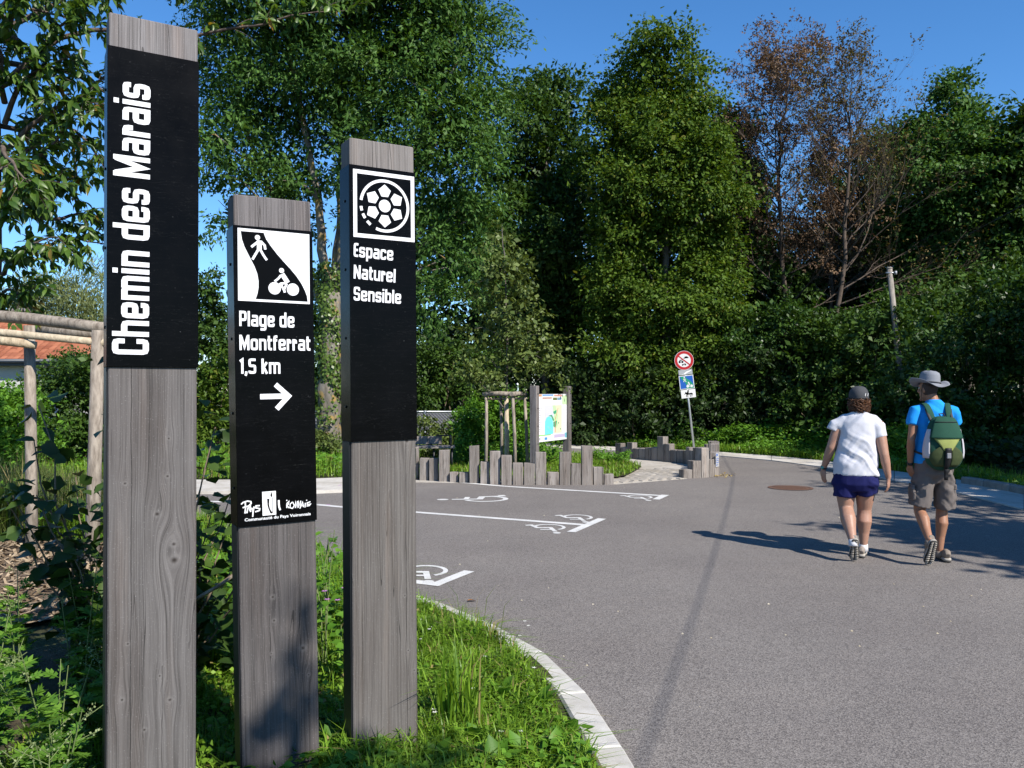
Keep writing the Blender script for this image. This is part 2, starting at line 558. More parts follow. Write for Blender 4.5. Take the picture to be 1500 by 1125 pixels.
# concrete strip along the far side of the road, cast in bays
bays = empty('concrete_path')
tag(bays, kind='structure')
for i in range(len(strip_in) - 1):
    (ax, ay), (bx, by) = strip_in[i], strip_in[i + 1]
    (cx, cy), (dx, dy) = strip_out[i], strip_out[i + 1]
    n = max(1, int(math.hypot(bx - ax, by - ay) / 2.4 + .5))
    for k in range(n):
        t0, t1 = k / n + .004, (k + 1) / n - .004
        L = lambda p, q, t: (p[0] + (q[0] - p[0]) * t, p[1] + (q[1] - p[1]) * t)
        q = [L(strip_in[i], strip_in[i + 1], t0), L(strip_in[i], strip_in[i + 1], t1), L(strip_out[i], strip_out[i + 1], t1), L(strip_out[i], strip_out[i + 1], t0)]
        sheet('concrete_bay', q, 0.018, M['concrete'], .06, bays)

# pavement to the left of the plaza
pave = [g2(440, 724), g2(505, 721.5), (-2.55, 13.6), (-2.45, 15.2), (-3.0, 15.0), (-4.0, 14.6), (-14, 14.7), (-26, 14.6), (-26, 13.05), (-14, 13.05)]
tag(sheet('pavement', pave, 0.05, M['concrete'], .1), kind='structure')


def kerb_stones(pts, width, z, name, side, mat, parent, gap=.006, r=.012):
    for (ax, ay), (bx, by) in zip(pts[:-1], pts[1:]):
        L = math.hypot(bx - ax, by - ay)
        ux, uy = (bx - ax) / L, (by - ay) / L
        n = max(1, round(L / .95))
        for k in range(n):
            t0, t1 = L * k / n + gap / 2, L * (k + 1) / n - gap / 2
            bm = bmesh.new()
            bm_box(bm, (0, 0, -.2), (t1 - t0, width, z + random.uniform(-.003, .003)), r)
            o = bm_obj(name, bm, mat, parent)
            o.matrix_local = Matrix.Translation((ax + ux * t0, ay + uy * t0, 0)) @ Matrix.Rotation(math.atan2(uy, ux), 4, 'Z') @ Matrix.Translation((0, 0 if side > 0 else -width, 0))


kb = empty('kerb')
tag(kb, kind='structure')
kerb_stones(KERB, .15, .045, 'kerb_stone', 1, M['kerb'], kb)
rk = empty('stone_kerb')
tag(rk, kind='structure')
rkp = [g2(1406, 709), g2(1440, 714.5), g2(1478, 721.5), g2(1530, 733), (8.9, 11.0), (9.2, 9.9)]
kerb_stones(rkp[::-1], .16, .13, 'kerb_stone', -1, M['stone_kerb'], rk, .02, .02)

# verge with the totems
verge = [(p[0] - .10, p[1] - .02) for p in KERB] + [(-26, -3)]
NV = 90
vv = Acc()


def verge_z(x, y):
    return .05 + .045 * mnoise.noise((x * .9, y * .9, 3.1)) + .10 * max(0, min(1, (-x - 1.2) / 3)) + .04 * mnoise.noise((x * 3, y * 3, 1))


import bisect


def inside(poly, x, y):
    c = False
    n = len(poly)
    for i in range(n):
        x1, y1 = poly[i]; x2, y2 = poly[i - 1]
        if (y1 > y) != (y2 > y) and x < (x2 - x1) * (y - y1) / (y2 - y1) + x1:
            c = not c
    return c


def ground_patch(name, poly, zf, step, mat, kind='structure', edge=.0):
    """a gently uneven surface that fills the polygon"""
    bm = bmesh.new()
    vs = [bm.verts.new((x, y, 0)) for x, y in poly]
    f = bm.faces.new(vs)
    f.normal_update()
    if f.normal.z < 0: f.normal_flip()
    xs = [p[0] for p in poly]; ys = [p[1] for p in poly]
    for ax, lo, hi in ((0, min(xs), max(xs)), (1, min(ys), max(ys))):
        t = lo + step
        while t < hi:
            co = (t, 0, 0) if ax == 0 else (0, t, 0)
            no = (1, 0, 0) if ax == 0 else (0, 1, 0)
            bmesh.ops.bisect_plane(bm, geom=bm.verts[:] + bm.edges[:] + bm.faces[:], plane_co=co, plane_no=no)
            t += step
    bmesh.ops.triangulate(bm, faces=bm.faces[:])
    for v in bm.verts:
        v.co.z = zf(v.co.x, v.co.y)
    o = bm_obj(name, bm, mat, None, True)
    tag(o, kind=kind)
    return o


ground_patch('verge', verge, lambda x, y: verge_z(x, y) - .012, .45, M['verge_soil'])
MULCH = [(-6.8, 5.2), (-5.2, 5.0), (-3.4, 5.1), (-2.6, 5.6), (-2.5, 6.6), (-3.0, 7.4), (-3.9, 8.0), (-5.0, 8.1), (-6.9, 7.7)]
ground_patch('mulch_bed', MULCH, lambda x, y: verge_z(x, y) + .012, .4, M['mulch'])
rng = np.random.default_rng(3)


def chips(name, poly, n, size, mat, zf, seed, kind='stuff'):
    r = np.random.default_rng(seed)
    xs = [p[0] for p in poly]; ys = [p[1] for p in poly]
    V, k = [], 0
    while k < n:
        x, y = r.uniform(min(xs), max(xs)), r.uniform(min(ys), max(ys))
        if not inside(poly, x, y): continue
        k += 1
        a, l, w = r.uniform(0, 6.28), size * r.uniform(.4, 1.5), size * r.uniform(.12, .3)
        ca, sa, ti = math.cos(a), math.sin(a), r.uniform(-.5, .5)
        z = zf(x, y) + .012
        for u, v in ((-l, -w), (l, -w), (l, w), (-l, w)):
            V.append((x + u * ca - v * sa, y + u * sa + v * ca, z + u * ti + .01 * r.random()))
    o = mesh_obj(name, np_mesh(name, V, np.arange(4 * n).reshape(-1, 4)), mat)
    return tag(o, kind=kind)


M['chip'] = leaf_mat('wood chips', (.10, .07, .045), (.38, .30, .22), .0, .8, .1)
chips('wood_chip_mulch', MULCH, 5200, .045, M['chip'], lambda x, y: verge_z(x, y) + .012, 5)

# plaza with pavers
plaza = [(-1.9, 14.62), (1.78, 14.3), (3.15, 15.2), (3.75, 15.75), (4.0, 16.6), (3.95, 18.35), (2.7, 20.2), (1.2, 21.6), (-1.6, 21.4), (-2.0, 18.0)]
tag(sheet('plaza', plaza, 0.004, M['plaza_concrete'], .05), kind='structure')
pz = bpy.data.objects['plaza']
pv = bmesh.new()
PAV = [(1.70, 14.42), (3.10, 15.22), (3.7, 15.9), (3.85, 16.5), (3.2, 17.2), (1.9, 16.6), (1.2, 15.2)]
rr = random.Random(5)
ang = math.radians(28)
for i in range(-2, 34):
    for j in range(-14, 22):
        lx, ly = i * .105, j * .205 + (.1 if i % 2 else 0)
        x = 1.7 + lx * math.cos(ang) - ly * math.sin(ang)
        y = 14.4 + lx * math.sin(ang) + ly * math.cos(ang)
        if inside(PAV, x, y):
            bm_box(pv, (-.05, -.099, -.02), (.05, .099, .016 + rr.uniform(-.004, .004)), .004, Matrix.Translation((x, y, 0)) @ Matrix.Rotation(ang, 4, 'Z'))
tag(bm_obj('paver', pv, M['paver'], pz), kind='stuff')
ISLAND = [g2(662, 690), g2(700, 704), g2(800, 705), (1.55, 14.75), g2(915, 694), g2(940, 687), g2(925, 679), g2(890, 671), g2(862, 666), (.9, 22.6), (-1.9, 22.4), (-1.9, 15.4)]
ISLAND = [(-1.8, 15.0), (-.5, 14.75), (1.45, 14.6), (2.1, 15.35), g2(940, 687), g2(922, 679), g2(885, 671.5), (1.5, 20.6), (.8, 21.2), (-1.3, 21.2), (-1.9, 18)]
ground_patch('lawn', ISLAND, lambda x, y: .045 + .03 * mnoise.noise((x, y, 2)), .5, M['verge_soil'])


# ------------------------------------------------------------------ painted bay markings
def paint_quad(bm, p, z=.004):
    vs = [bm.verts.new((q[0], q[1], z)) for q in p]
    f = bm.faces.new(vs)
    f.normal_update()
    if f.normal.z < 0: f.normal_flip()


def line_between(a, b, w):
    dx, dy = b[0] - a[0], b[1] - a[1]
    L = math.hypot(dx, dy)
    nx, ny = -dy / L * w / 2, dx / L * w / 2
    return [(a[0] + nx, a[1] + ny), (b[0] + nx, b[1] + ny), (b[0] - nx, b[1] - ny), (a[0] - nx, a[1] - ny)]


def bay_line(pxs, stub, label, ext=None):
    t = empty('bay_marking', (*g2(*pxs[-1]), 0))
    tag(t, label, 'road marking', 'white parking bay lines')
    inv = Matrix.Translation(-Vector(t.location))
    pts = [g2(*p) for p in pxs]
    if ext: pts.insert(0, ext)
    bm = bmesh.new()
    for a, b in zip(pts[:-1], pts[1:]):
        paint_quad(bm, line_between(a, b, .115))
    bmesh.ops.transform(bm, matrix=inv, verts=bm.verts)
    bm_obj('long_line', bm, M['paint'], t)
    bm = bmesh.new()
    paint_quad(bm, [g2(*p) for p in stub], .0055)
    bmesh.ops.transform(bm, matrix=inv, verts=bm.verts)
    bm_obj('end_bar', bm, M['paint'], t)


bay_line([(665.3, 706.1), (741, 712.7), (975, 726.6)], [(969, 725.0), (980.5, 725.6), (966, 732.3), (955.5, 731.8)], 'white bay line running along the front of the timber palisade')
bay_line([(463, 739.3), (499, 742.8), (610.7, 750.7), (858, 769.3)], [(876, 759.6), (888, 760.6), (843, 780.3), (830.2, 779.4)], 'long white bay line with two small wheelchair symbols at its end bar', (-6.0, 12.4))
bay_line([(480, 838), (610.7, 852.8), (648, 856.8)], [(680, 836.2), (695, 838), (641, 859.4), (626, 857.6)], 'white bay corner nearest the grass verge beside the totem', (-2.6, 8.55))


def wheelchair(px_origin, ax_up, ax_right, name_label, group=None):
    """ISO wheelchair sign: unit square mapped by two ground vectors"""
    ox, oy = g2(*px_origin)
    t = empty('wheelchair_symbol', (ox, oy, 0))
    tag(t, name_label, 'road marking', 'painted wheelchair symbols')

    def mp(u, v):
        return (ax_right[0] * u + ax_up[0] * v, ax_right[1] * u + ax_up[1] * v)

    def strokes(nm, lines, w, z):
        bm = bmesh.new()
        for ln in lines:
            for q in stroke_quads(ln, w):
                paint_quad(bm, [mp(*p) for p in q], z)
        bm_obj(nm, bm, M['paint'], t)
    arc = [(.42 + .33 * math.cos(a), .32 + .30 * math.sin(a)) for a in [math.radians(v) for v in range(118, 352, 13)]]
    strokes('wheel', [arc], .075, .0042)
    strokes('figure', [[(.36, .80), (.40, .40), (.70, .38), (.80, .08), (.93, .11)]], .10, .0046)
    strokes('arm', [[(.38, .60), (.66, .59)]], .075, .005)
    bm = bmesh.new()
    paint_quad(bm, [mp(.35 + .085 * math.cos(k * math.pi / 7), .93 + .085 * math.sin(k * math.pi / 7)) for k in range(14)], .0042)
    bm_obj('head', bm, M['paint'], t)


def stroke_quads(pts, w, round_c=0.0):
    """mitred quads along a polyline of the given width"""
    P = [np.array(p, float) for p in pts]
    n = len(P)
    off = []
    for i in range(n):
        d0 = P[i] - P[i - 1] if i > 0 else P[1] - P[0]
        d1 = P[i + 1] - P[i] if i < n - 1 else P[-1] - P[-2]
        d0 = d0 / (np.linalg.norm(d0) + 1e-12); d1 = d1 / (np.linalg.norm(d1) + 1e-12)
        n0 = np.array([-d0[1], d0[0]]); n1 = np.array([-d1[1], d1[0]])
        m = n0 + n1
        m = m / (np.linalg.norm(m) + 1e-12)
        s = 1 / max(.35, float(np.dot(m, n1)))
        off.append(m * s * w / 2)
    return [[P[i] + off[i], P[i + 1] + off[i + 1], P[i + 1] - off[i + 1], P[i] - off[i]] for i in range(n - 1)]


b0 = g2(742, 735)
wheelchair((742, 735.8), (-1.02, -.02), (.02, .86), 'large white wheelchair symbol in the middle of the bay')
def small_sym(px, label, s=.52):
    wheelchair(px, (.05 * s / .5, -s * 1.25), (-s, -.02), label)
small_sym((953, 725.6), 'small wheelchair symbol beside the bay line along the palisade')
small_sym((867, 754.2), 'small wheelchair symbol above the long bay line')
small_sym((828, 768.2), 'small wheelchair symbol below the long bay line')
small_sym((661, 828.5), 'small wheelchair symbol in the bay corner behind the right totem', .56)

# manhole
mh = empty('manhole_cover', (*g2(1158, 715), 0))
tag(mh, 'rusty round manhole cover set in the asphalt', 'manhole cover')
M['rust'] = plain('rusty iron', (.15, .085, .06), .75, .3, .3, .3, 40, .4)


def disc(bm, r0, r1, z, seg=32):
    a = [(math.cos(k * 2 * math.pi / seg), math.sin(k * 2 * math.pi / seg)) for k in range(seg)]
    if r0 <= 0:
        bm.faces.new([bm.verts.new((x * r1, y * r1, z)) for x, y in a])
    else:
        i = [bm.verts.new((x * r0, y * r0, z)) for x, y in a]
        o = [bm.verts.new((x * r1, y * r1, z)) for x, y in a]
        for k in range(seg):
            bm.faces.new((i[k], o[k], o[(k + 1) % seg], i[(k + 1) % seg]))


bm = bmesh.new(); disc(bm, 0, .30, .006)
bm_obj('cover_plate', bm, M['rust'], mh)
bm = bmesh.new(); disc(bm, .308, .36, .009)
bm_obj('rim', bm, M['rust'], mh)
bm = bmesh.new()
for i in range(-7, 8):
    for j in range(-7, 8):
        if math.hypot(i, j) < 6.9:
            bm_box(bm, (i * .04 - .013, j * .04 - .013, .006), (i * .04 + .013, j * .04 + .013, .011))
tag(bm_obj('tread_stud', bm, M['rust'], mh), kind='stuff')

# ================================================================== THE THREE TOTEMS
def chamfer(pts, c):
    out = [np.array(pts[0], float)]
    for a, b, d in zip(pts[:-2], pts[1:-1], pts[2:]):
        a, b, d = (np.array(q, float) for q in (a, b, d))
        v0, v1 = a - b, d - b
        l0, l1 = np.linalg.norm(v0), np.linalg.norm(v1)
        k = min(c, l0 * .45, l1 * .45)
        p0, p2 = b + v0 / l0 * k, b + v1 / l1 * k
        out += [p0, .25 * p0 + .5 * b + .25 * p2, p2]
    out.append(np.array(pts[-1], float))
    return out


SW = .168                          # stroke of the narrow sign lettering, cap height 1
XH = .76
W_ = .55
L_, R_, B_, T_, C_ = SW / 2, W_ - SW / 2, SW / 2, XH - SW / 2, 1 - SW / 2
MX = XH * .5


def glyphs():
    G = {}
    bowl = [(R_, T_), (L_, T_), (L_, B_), (R_, B_)]
    G['C'] = (W_, [[(R_, .66), (R_, C_), (L_, C_), (L_, B_), (R_, B_), (R_, .34)]])
    G['h'] = (W_, [[(L_, 0), (L_, 1)], [(L_, T_), (R_, T_), (R_, 0)]])
    G['e'] = (W_, [[(R_, .23), (R_, B_), (L_, B_), (L_, T_), (R_, T_), (R_, MX), (L_ + SW / 2, MX)]])
    G['c'] = (W_ - .02, [[(R_ - .02, T_ - .17), (R_ - .02, T_), (L_, T_), (L_, B_), (R_ - .02, B_), (R_ - .02, B_ + .17)]])
    w = .84
    G['m'] = (w, [[(L_, 0), (L_, XH)], [(L_, T_), (w / 2, T_), (w / 2, 0)], [(w / 2, T_), (w - SW / 2, T_), (w - SW / 2, 0)]])
    G['i'] = (SW, [[(L_, 0), (L_, XH)], [(L_, .86), (L_, 1.0)]])
    G['n'] = (W_, [[(L_, 0), (L_, XH)], [(L_, T_), (R_, T_), (R_, 0)]])
    G['u'] = (W_, [[(L_, XH), (L_, B_), (R_, B_)], [(R_, 0), (R_, XH)]])
    G['d'] = (W_, [[(R_, T_), (L_, T_), (L_, B_), (R_, B_)], [(R_, 0), (R_, 1)]])
    G['b'] = (W_, [[(L_, 0), (L_, 1)], [(L_, T_), (R_, T_), (R_, B_), (L_, B_)]])
    G['p'] = (W_, [[(L_, -.24), (L_, XH)], [(L_, T_), (R_, T_), (R_, B_), (L_, B_)]])
    G['g'] = (W_, [[(R_, T_), (L_, T_), (L_, B_), (R_, B_)], [(R_, XH), (R_, -.17), (L_, -.17)]])
    G['o'] = (W_, [[(W_ / 2, B_), (L_, B_), (L_, T_), (R_, T_), (R_, B_), (W_ / 2, B_)]])
    G['a'] = (W_, [[(L_, T_), (R_, T_), (R_, 0)], [(R_, MX + .02), (L_, MX + .02), (L_, B_), (R_, B_)]])
    G['s'] = (W_ - .02, [[(R_ - .02, T_ - .14), (R_ - .02, T_), (L_, T_), (L_, MX), (R_ - .02, MX), (R_ - .02, B_), (L_, B_), (L_, B_ + .14)]])
    G['r'] = (.36, [[(L_, 0), (L_, XH)], [(L_, T_), (.36 - SW / 2, T_), (.36 - SW / 2, T_ - .2)]])
    G['t'] = (.34, [[(.12, 1 - .04), (.12, B_), (.34, B_)], [(0, T_), (.34, T_)]])
    G['f'] = (.34, [[(.12, 0), (.12, C_), (.34, C_)], [(0, T_), (.32, T_)]])
    G['l'] = (SW, [[(L_, 0), (L_, 1)]])
    G['P'] = (W_, [[(L_, 0), (L_, 1)], [(L_, C_), (R_, C_), (R_, .42), (L_, .42)]])
    G['E'] = (.40, [[(.40, C_), (L_, C_), (L_, B_), (.40, B_)], [(L_, .5), (.37, .5)]])
    G['S'] = (W_, [[(R_, .72), (R_, C_), (L_, C_), (L_, .5), (R_, .5), (R_, B_), (L_, B_), (L_, .28)]])
    w = .58
    G['N'] = (w, [[(L_, 0), (L_, 1)], [(L_ + .02, .93), (w - SW / 2 - .02, .07)], [(w - SW / 2, 0), (w - SW / 2, 1)]])
    w = .74
    G['M'] = (w, [[(L_, 0), (L_, 1)], [(L_ + .03, .94), (w / 2, .22), (w - L_ - .03, .94)], [(w - L_, 0), (w - L_, 1)]])
    G['k'] = (.46, [[(L_, 0), (L_, 1)], [(L_ + .02, .36), (.39, XH)], [(L_ + .08, .42), (.40, 0)]])
    G['1'] = (.28, [[(.02, .80), (.19, .915), (.19, 0)]])
    G['5'] = (W_, [[(R_ + .05, C_), (L_, C_), (L_, .52), (R_, .52), (R_, B_), (L_, B_), (L_, .2)]])
    G[','] = (.17, [[(.10, .15), (.09, 0), (.04, -.13)]])
    return G


GL = glyphs()


def text_strokes(s, gap=.085, space=.30):
    x, out = 0.0, []
    for ch in s:
        if ch == ' ':
            x += space; continue
        w, st = GL[ch]
        for ln in st:
            c = .09 if len(ln) > 2 and ch not in 'M1,' else 0
            out.append([(p[0] + x, p[1]) for p in (chamfer(ln, c) if c else ln)])
        x += w + gap
    return out, x - gap


class Face:
    """the front face of a board: u along its foot, v upward"""
    def __init__(self, O, ex, ez):
        self.O, self.ex, self.ez = Vector(O), Vector(ex).normalized(), Vector(ez).normalized()
        self.n = self.ex.cross(self.ez).normalized()

    def uv(self, x, y):
        d = ray(x, y)
        t = (self.O - CAMLOC).dot(self.n) / d.dot(self.n)
        p = CAMLOC + d * t - self.O
        return np.array([p.dot(self.ex), p.dot(self.ez)])


def flat(bm, pts, lift):
    """polygon in the board's own x, z at a print's height in front of it"""
    vs = [bm.verts.new((p[0], -lift, p[1])) for p in pts]
    f = bm.faces.new(vs)
    f.normal_update()
    if f.normal.y > 0: f.normal_flip()


def put_strokes(bm, lines, w, mp, lift):
    for k, ln in enumerate(lines):
        for q in stroke_quads(ln, w):
            flat(bm, [mp(p) for p in q], lift + .00004 * (k % 6))


def lettering(face, s, p0, p1, pcap, parent, lift, mat=None, gap=.085, w=None):
    a, b, c = face.uv(*p0), face.uv(*p1), face.uv(*pcap)
    lines, W = text_strokes(s, gap)
    ex = (b - a) / W
    # the cap direction kept square to the line
    e = ex / np.linalg.norm(ex)
    up = np.array([-e[1], e[0]])
    ey = up * abs(float(np.dot(c - a, up)))
    bm = bmesh.new()
    put_strokes(bm, lines, w or SW, lambda p: a + ex * p[0] + ey * p[1], lift)
    bmesh.ops.triangulate(bm, faces=bm.faces[:])
    return bm_obj('lettering', bm, mat or M['white_print'], parent)


def make_totem(Y, top, bot, w, depth, mat, panel_top, panel_bot, label, seed, bolts):
    """top and bot: pixels of the front left edge; panel_*: left edge pixels of the sheet"""
    pt, pb = at(*top, Y), at(*bot, Y)
    ez = (pt - pb).normalized()
    z0 = pb - ez * (pb.z / ez.z)                      # foot of the edge on level 0
    ex = Vector((.861, .509, 0)); ex = (ex - ez * ex.dot(ez)).normalized()
    ey = ez.cross(ex)
    Mx = Matrix((ex, ey, ez)).transposed().to_4x4()
    t = empty('signpost')
    t.matrix_world = Matrix.Translation(z0) @ Mx
    tag(t, label, 'signpost', 'timber totem signs')
    face = Face(z0, ex, ez)
    H = (pt - z0).length
    # timber, with a slightly uneven sawn top
    bm = bmesh.new()
    bm_box(bm, (0, 0, -.3), (w, depth, H), .004)
    o = bm_obj('timber_post', bm, mat, t)
    v1 = face.uv(*panel_top)[1]; v0 = face.uv(*panel_bot)[1]
    bm = bmesh.new()
    bm_box(bm, (-.006, -.009, v0), (w + .003, -.001, v1), .0012)
    panel = bm_obj('sign_panel', bm, M['black_sheet'], t)
    bm = bmesh.new()
    bm_box(bm, (-.0055, -.0008, v0), (-.0015, depth + .002, v1), .0008)
    flange = bm_obj('panel_flange', bm, M['black_sheet'], t)
    bm = bmesh.new()
    bm_box(bm, (-.005, .012, -.2), (-.001, depth - .006, v0 - .002), .0008)
    bar = bm_obj('steel_side_bar', bm, M['dark_metal'], t)
    for k in range(bolts):
        v = v0 + (v1 - v0) * (k + .5) / bolts
        bm = bmesh.new()
        bmesh.ops.create_cone(bm, cap_ends=True, segments=8, radius1=.006, radius2=.005, depth=.004, matrix=Matrix.Translation((-.0075, depth * .45, v)) @ Matrix.Rotation(math.pi / 2, 4, 'Y'))
        bm_obj('bolt', bm, M['dark_metal'], flange)
    return t, panel, face


LIFT = .0093
TW, TD = .29, .11
t1, p1, f1 = make_totem(2.89, (160, 17), (155.8, 1200), .293, TD, M['totem_wood_a'], (160, 67), (153, 537), 'tallest grey timber signpost whose black panel reads Chemin des Marais upright', 1, 4)
t2, p2, f2 = make_totem(3.22, (342, 284), (355.5, 1150), .303, TD, M['totem_wood_b'], (345, 330), (350, 772), 'shortest timber signpost showing walker, cyclist and arrow to Plage de Montferrat', 2, 4)
t3, p3, f3 = make_totem(3.46, (512, 201), (518, 1112), TW, TD, M['totem_wood_c'], (513, 241), (514, 647), 'timber signpost with flower emblem and the words Espace Naturel Sensible', 3, 4)

# totem one: the words run upward
lettering(f1, 'Chemin des Marais', (217.5, 520), (220, 127), (163.5, 520), p1, LIFT)
# totem three
z3 = lambda x, y: (320 + x / 3.75, 180 + y / 3.75)
z4 = lambda x, y: (320 + x / 3.125, 440 + y / 3.125)
lettering(f3, 'Espace', z3(738, 736), z3(955, 759), z3(738, 660), p3, LIFT)
lettering(f3, 'Naturel', z3(738, 856), z3(967, 879), z3(738, 780), p3, LIFT)
lettering(f3, 'Sensible', z3(738, 976), z3(998, 996), z3(738, 900), p3, LIFT)
lettering(f2, 'Plage de', z4(93, 118), z4(345, 126), z4(93, 48), p2, LIFT)
lettering(f2, 'Montferrat', z4(94, 228), z4(418, 231), z4(94, 158), p2, LIFT)
lettering(f2, '1,5 km', z4(95, 336), z4(281, 336), z4(95, 266), p2, LIFT)

# flower emblem
bm = bmesh.new()
fr = [f3.uv(*z3(*q)) for q in ((735, 250), (1070, 303), (1068, 662), (738, 622))]
u0 = fr[0][0]; u1 = fr[1][0]; v1_ = (fr[0][1] + fr[1][1]) / 2; v0_ = (fr[2][1] + fr[3][1]) / 2
th = .0165
for q in ([(u0, v1_ - th), (u1, v1_ - th), (u1, v1_), (u0, v1_)], [(u0, v0_), (u1, v0_), (u1, v0_ + th), (u0, v0_ + th)],
          [(u0, v0_ + th), (u0 + th, v0_ + th), (u0 + th, v1_ - th), (u0, v1_ - th)], [(u1 - th, v0_ + th), (u1, v0_ + th), (u1, v1_ - th), (u1 - th, v1_ - th)]):
    flat(bm, q, LIFT)
bm_obj('emblem_frame', bm, M['white_print'], p3)
cc = f3.uv(*z3(909, 459)); Rr = (v1_ - v0_) * .375
ring = bmesh.new()
circ = lambda a: cc + Rr * np.array([math.cos(math.radians(a)), math.sin(math.radians(a))])
put_strokes(ring, [[circ(a) for a in np.linspace(172, -112, 60)]], Rr * .115, lambda p: p, LIFT)
for a0, a1 in ((186, 196), (203, 214), (222, 233)):
    put_strokes(ring, [[circ(a) for a in np.linspace(a0, a1, 4)]], Rr * .115, lambda p: p, LIFT)
bm_obj('emblem_ring', ring, M['white_print'], p3)
for k in range(6):
    a = math.radians(90 + 60 * k)
    e, s_ = np.array([math.cos(a), math.sin(a)]), np.array([-math.sin(a), math.cos(a)])
    bm = bmesh.new()
    flat(bm, [cc + Rr * (e * r + s_ * q) for r, q in ((.37, -.14), (.37, .14), (.63, .265), (.86, 0), (.63, -.265))][::1], LIFT)
    bm_obj('emblem_petal', bm, M['white_print'], p3)
bm = bmesh.new()
flat(bm, [cc + Rr * .25 * np.array([math.cos(k * math.pi / 12), math.sin(k * math.pi / 12)]) for k in range(24)], LIFT)
bm_obj('emblem_disc', bm, M['white_print'], p3)

# walker and cyclist pictogram
bm = bmesh.new()
flat(bm, [f2.uv(*z3(*q)) for q in ((102, 578), (495, 615), (498, 997), (105, 977))], LIFT)
pic = bm_obj('pictogram_field', bm, M['white_print'], p2)
bm = bmesh.new()
lane = [(119, 596), (245, 606), (258, 640), (285, 680), (320, 725), (355, 765), (392, 805), (425, 845), (452, 885), (472, 925), (483, 955), (486, 984), (201, 969), (211, 940), (217, 905), (217, 870), (210, 830), (196, 792), (178, 757), (158, 718), (140, 682), (126, 642)]
flat(bm, [f2.uv(*z3(*q)) for q in lane], LIFT + .0004)
bmesh.ops.triangulate(bm, faces=bm.faces[:])
bm_obj('pictogram_lane', bm, M['black_print'], p2)
pix = float(np.linalg.norm(f2.uv(*z3(300, 700)) - f2.uv(*z3(300, 800)))) / 100


def zdisc(bm, x, y, r, lift, seg=20, f=f2, sx=1.0):
    c = f.uv(*z3(x, y))
    flat(bm, [c + r * pix * np.array([math.cos(k * 2 * math.pi / seg), math.sin(k * 2 * math.pi / seg)]) for k in range(seg)], lift)


def zlines(bm, lines, w, lift, f=f2, z=z3, px=None):
    put_strokes(bm, [[f.uv(*z(*q)) for q in ln] for ln in lines], w * (px or pix), lambda p: p, lift)


bm = bmesh.new()
zdisc(bm, 211, 632, 14, LIFT + .0008)
zlines(bm, [[(221, 648), (221, 706)]], 26, LIFT + .0008)
zlines(bm, [[(214, 655), (197, 668), (177, 684)], [(230, 654), (250, 675), (254, 698)], [(214, 700), (201, 722), (183, 752)], [(227, 700), (243, 728), (262, 756)]], 13, LIFT + .001)
bm_obj('walker_figure', bm, M['white_print'], p2)
bm = bmesh.new()
zdisc(bm, 305, 910, 34, LIFT + .0008); zdisc(bm, 405, 917, 34, LIFT + .0008); zdisc(bm, 343, 813, 14, LIFT + .0008)
zlines(bm, [[(346, 832), (377, 880)]], 26, LIFT + .001)
zlines(bm, [[(340, 838), (326, 856), (305, 873)], [(372, 882), (340, 884), (332, 890)], [(338, 886), (362, 932)], [(372, 885), (357, 915), (360, 934)]], 12, LIFT + .0012)
bm_obj('cyclist_figure', bm, M['white_print'], p2)
pix4 = float(np.linalg.norm(f2.uv(*z4(200, 300)) - f2.uv(*z4(200, 400)))) / 100
bm = bmesh.new()
zlines(bm, [[(188, 441), (308, 438)]], 24, LIFT, f2, z4, pix4)
zlines(bm, [[(258, 385), (318, 438), (264, 497)]], 23, LIFT + .0002, f2, z4, pix4)
bm_obj('direction_arrow', bm, M['white_print'], p2)
# regional emblem at the foot of the panel
zl = lambda x, y: (340 + x / 11.25, 690 + y / 11.25)
pixl = float(np.linalg.norm(f2.uv(*zl(300, 400)) - f2.uv(*zl(300, 500)))) / 100
bm = bmesh.new()
flat(bm, [f2.uv(*zl(*q)) for q in ((485, 340), (710, 322), (717, 712), (493, 733))], LIFT)
bm_obj('emblem_field', bm, M['white_print'], p2)
bm = bmesh.new()
flat(bm, [f2.uv(*zl(*q)) for q in ((566, 450), (606, 455), (597, 540), (612, 610), (640, 665), (652, 660), (650, 695), (622, 692), (590, 620), (573, 560))], LIFT + .0004)
flat(bm, [f2.uv(*zl(*q)) for q in ((636, 330), (652, 395), (646, 418), (636, 424), (624, 412), (621, 395))], LIFT + .0004)
zlines(bm, [[(654, 425), (656, 690)]], 7, LIFT + .0005, f2, zl, pixl)
bmesh.ops.triangulate(bm, faces=bm.faces[:])
bm_obj('emblem_brushmark', bm, M['black_print'], p2)
bm = bmesh.new()
zlines(bm, [[(758, 475), (760, 540), (766, 590), (783, 640)]], 30, LIFT, f2, zl, pixl)
zlines(bm, [[(140, 545), (170, 515), (245, 490), (300, 500), (305, 530), (265, 570), (165, 600)], [(208, 500), (212, 610), (203, 695)], [(232, 690), (255, 600), (290, 565), (285, 640), (300, 668)], [(310, 600), (325, 640), (352, 600)], [(352, 580), (335, 680), (330, 750)], [(445, 565), (385, 570), (375, 600), (445, 615), (440, 645), (370, 668)]], 22, LIFT, f2, zl, pixl)
zlines(bm, [[(888, 470), (892, 490)], [(895, 520), (890, 605)], [(890, 530), (925, 498), (915, 545), (890, 560), (930, 605)], [(985, 505), (945, 540), (945, 600), (985, 612), (1015, 560), (985, 505)], [(1030, 605), (1035, 500), (1060, 590), (1065, 490)], [(1080, 600), (1085, 495), (1110, 580), (1120, 485)], [(1105, 615), (1150, 510), (1165, 590)], [(1115, 570), (1175, 560)], [(1195, 520), (1190, 595)], [(1216, 470), (1218, 485)], [(1280, 500), (1225, 520), (1225, 545), (1280, 540), (1260, 565), (1215, 572)]], 17, LIFT + .0001, f2, zl, pixl)
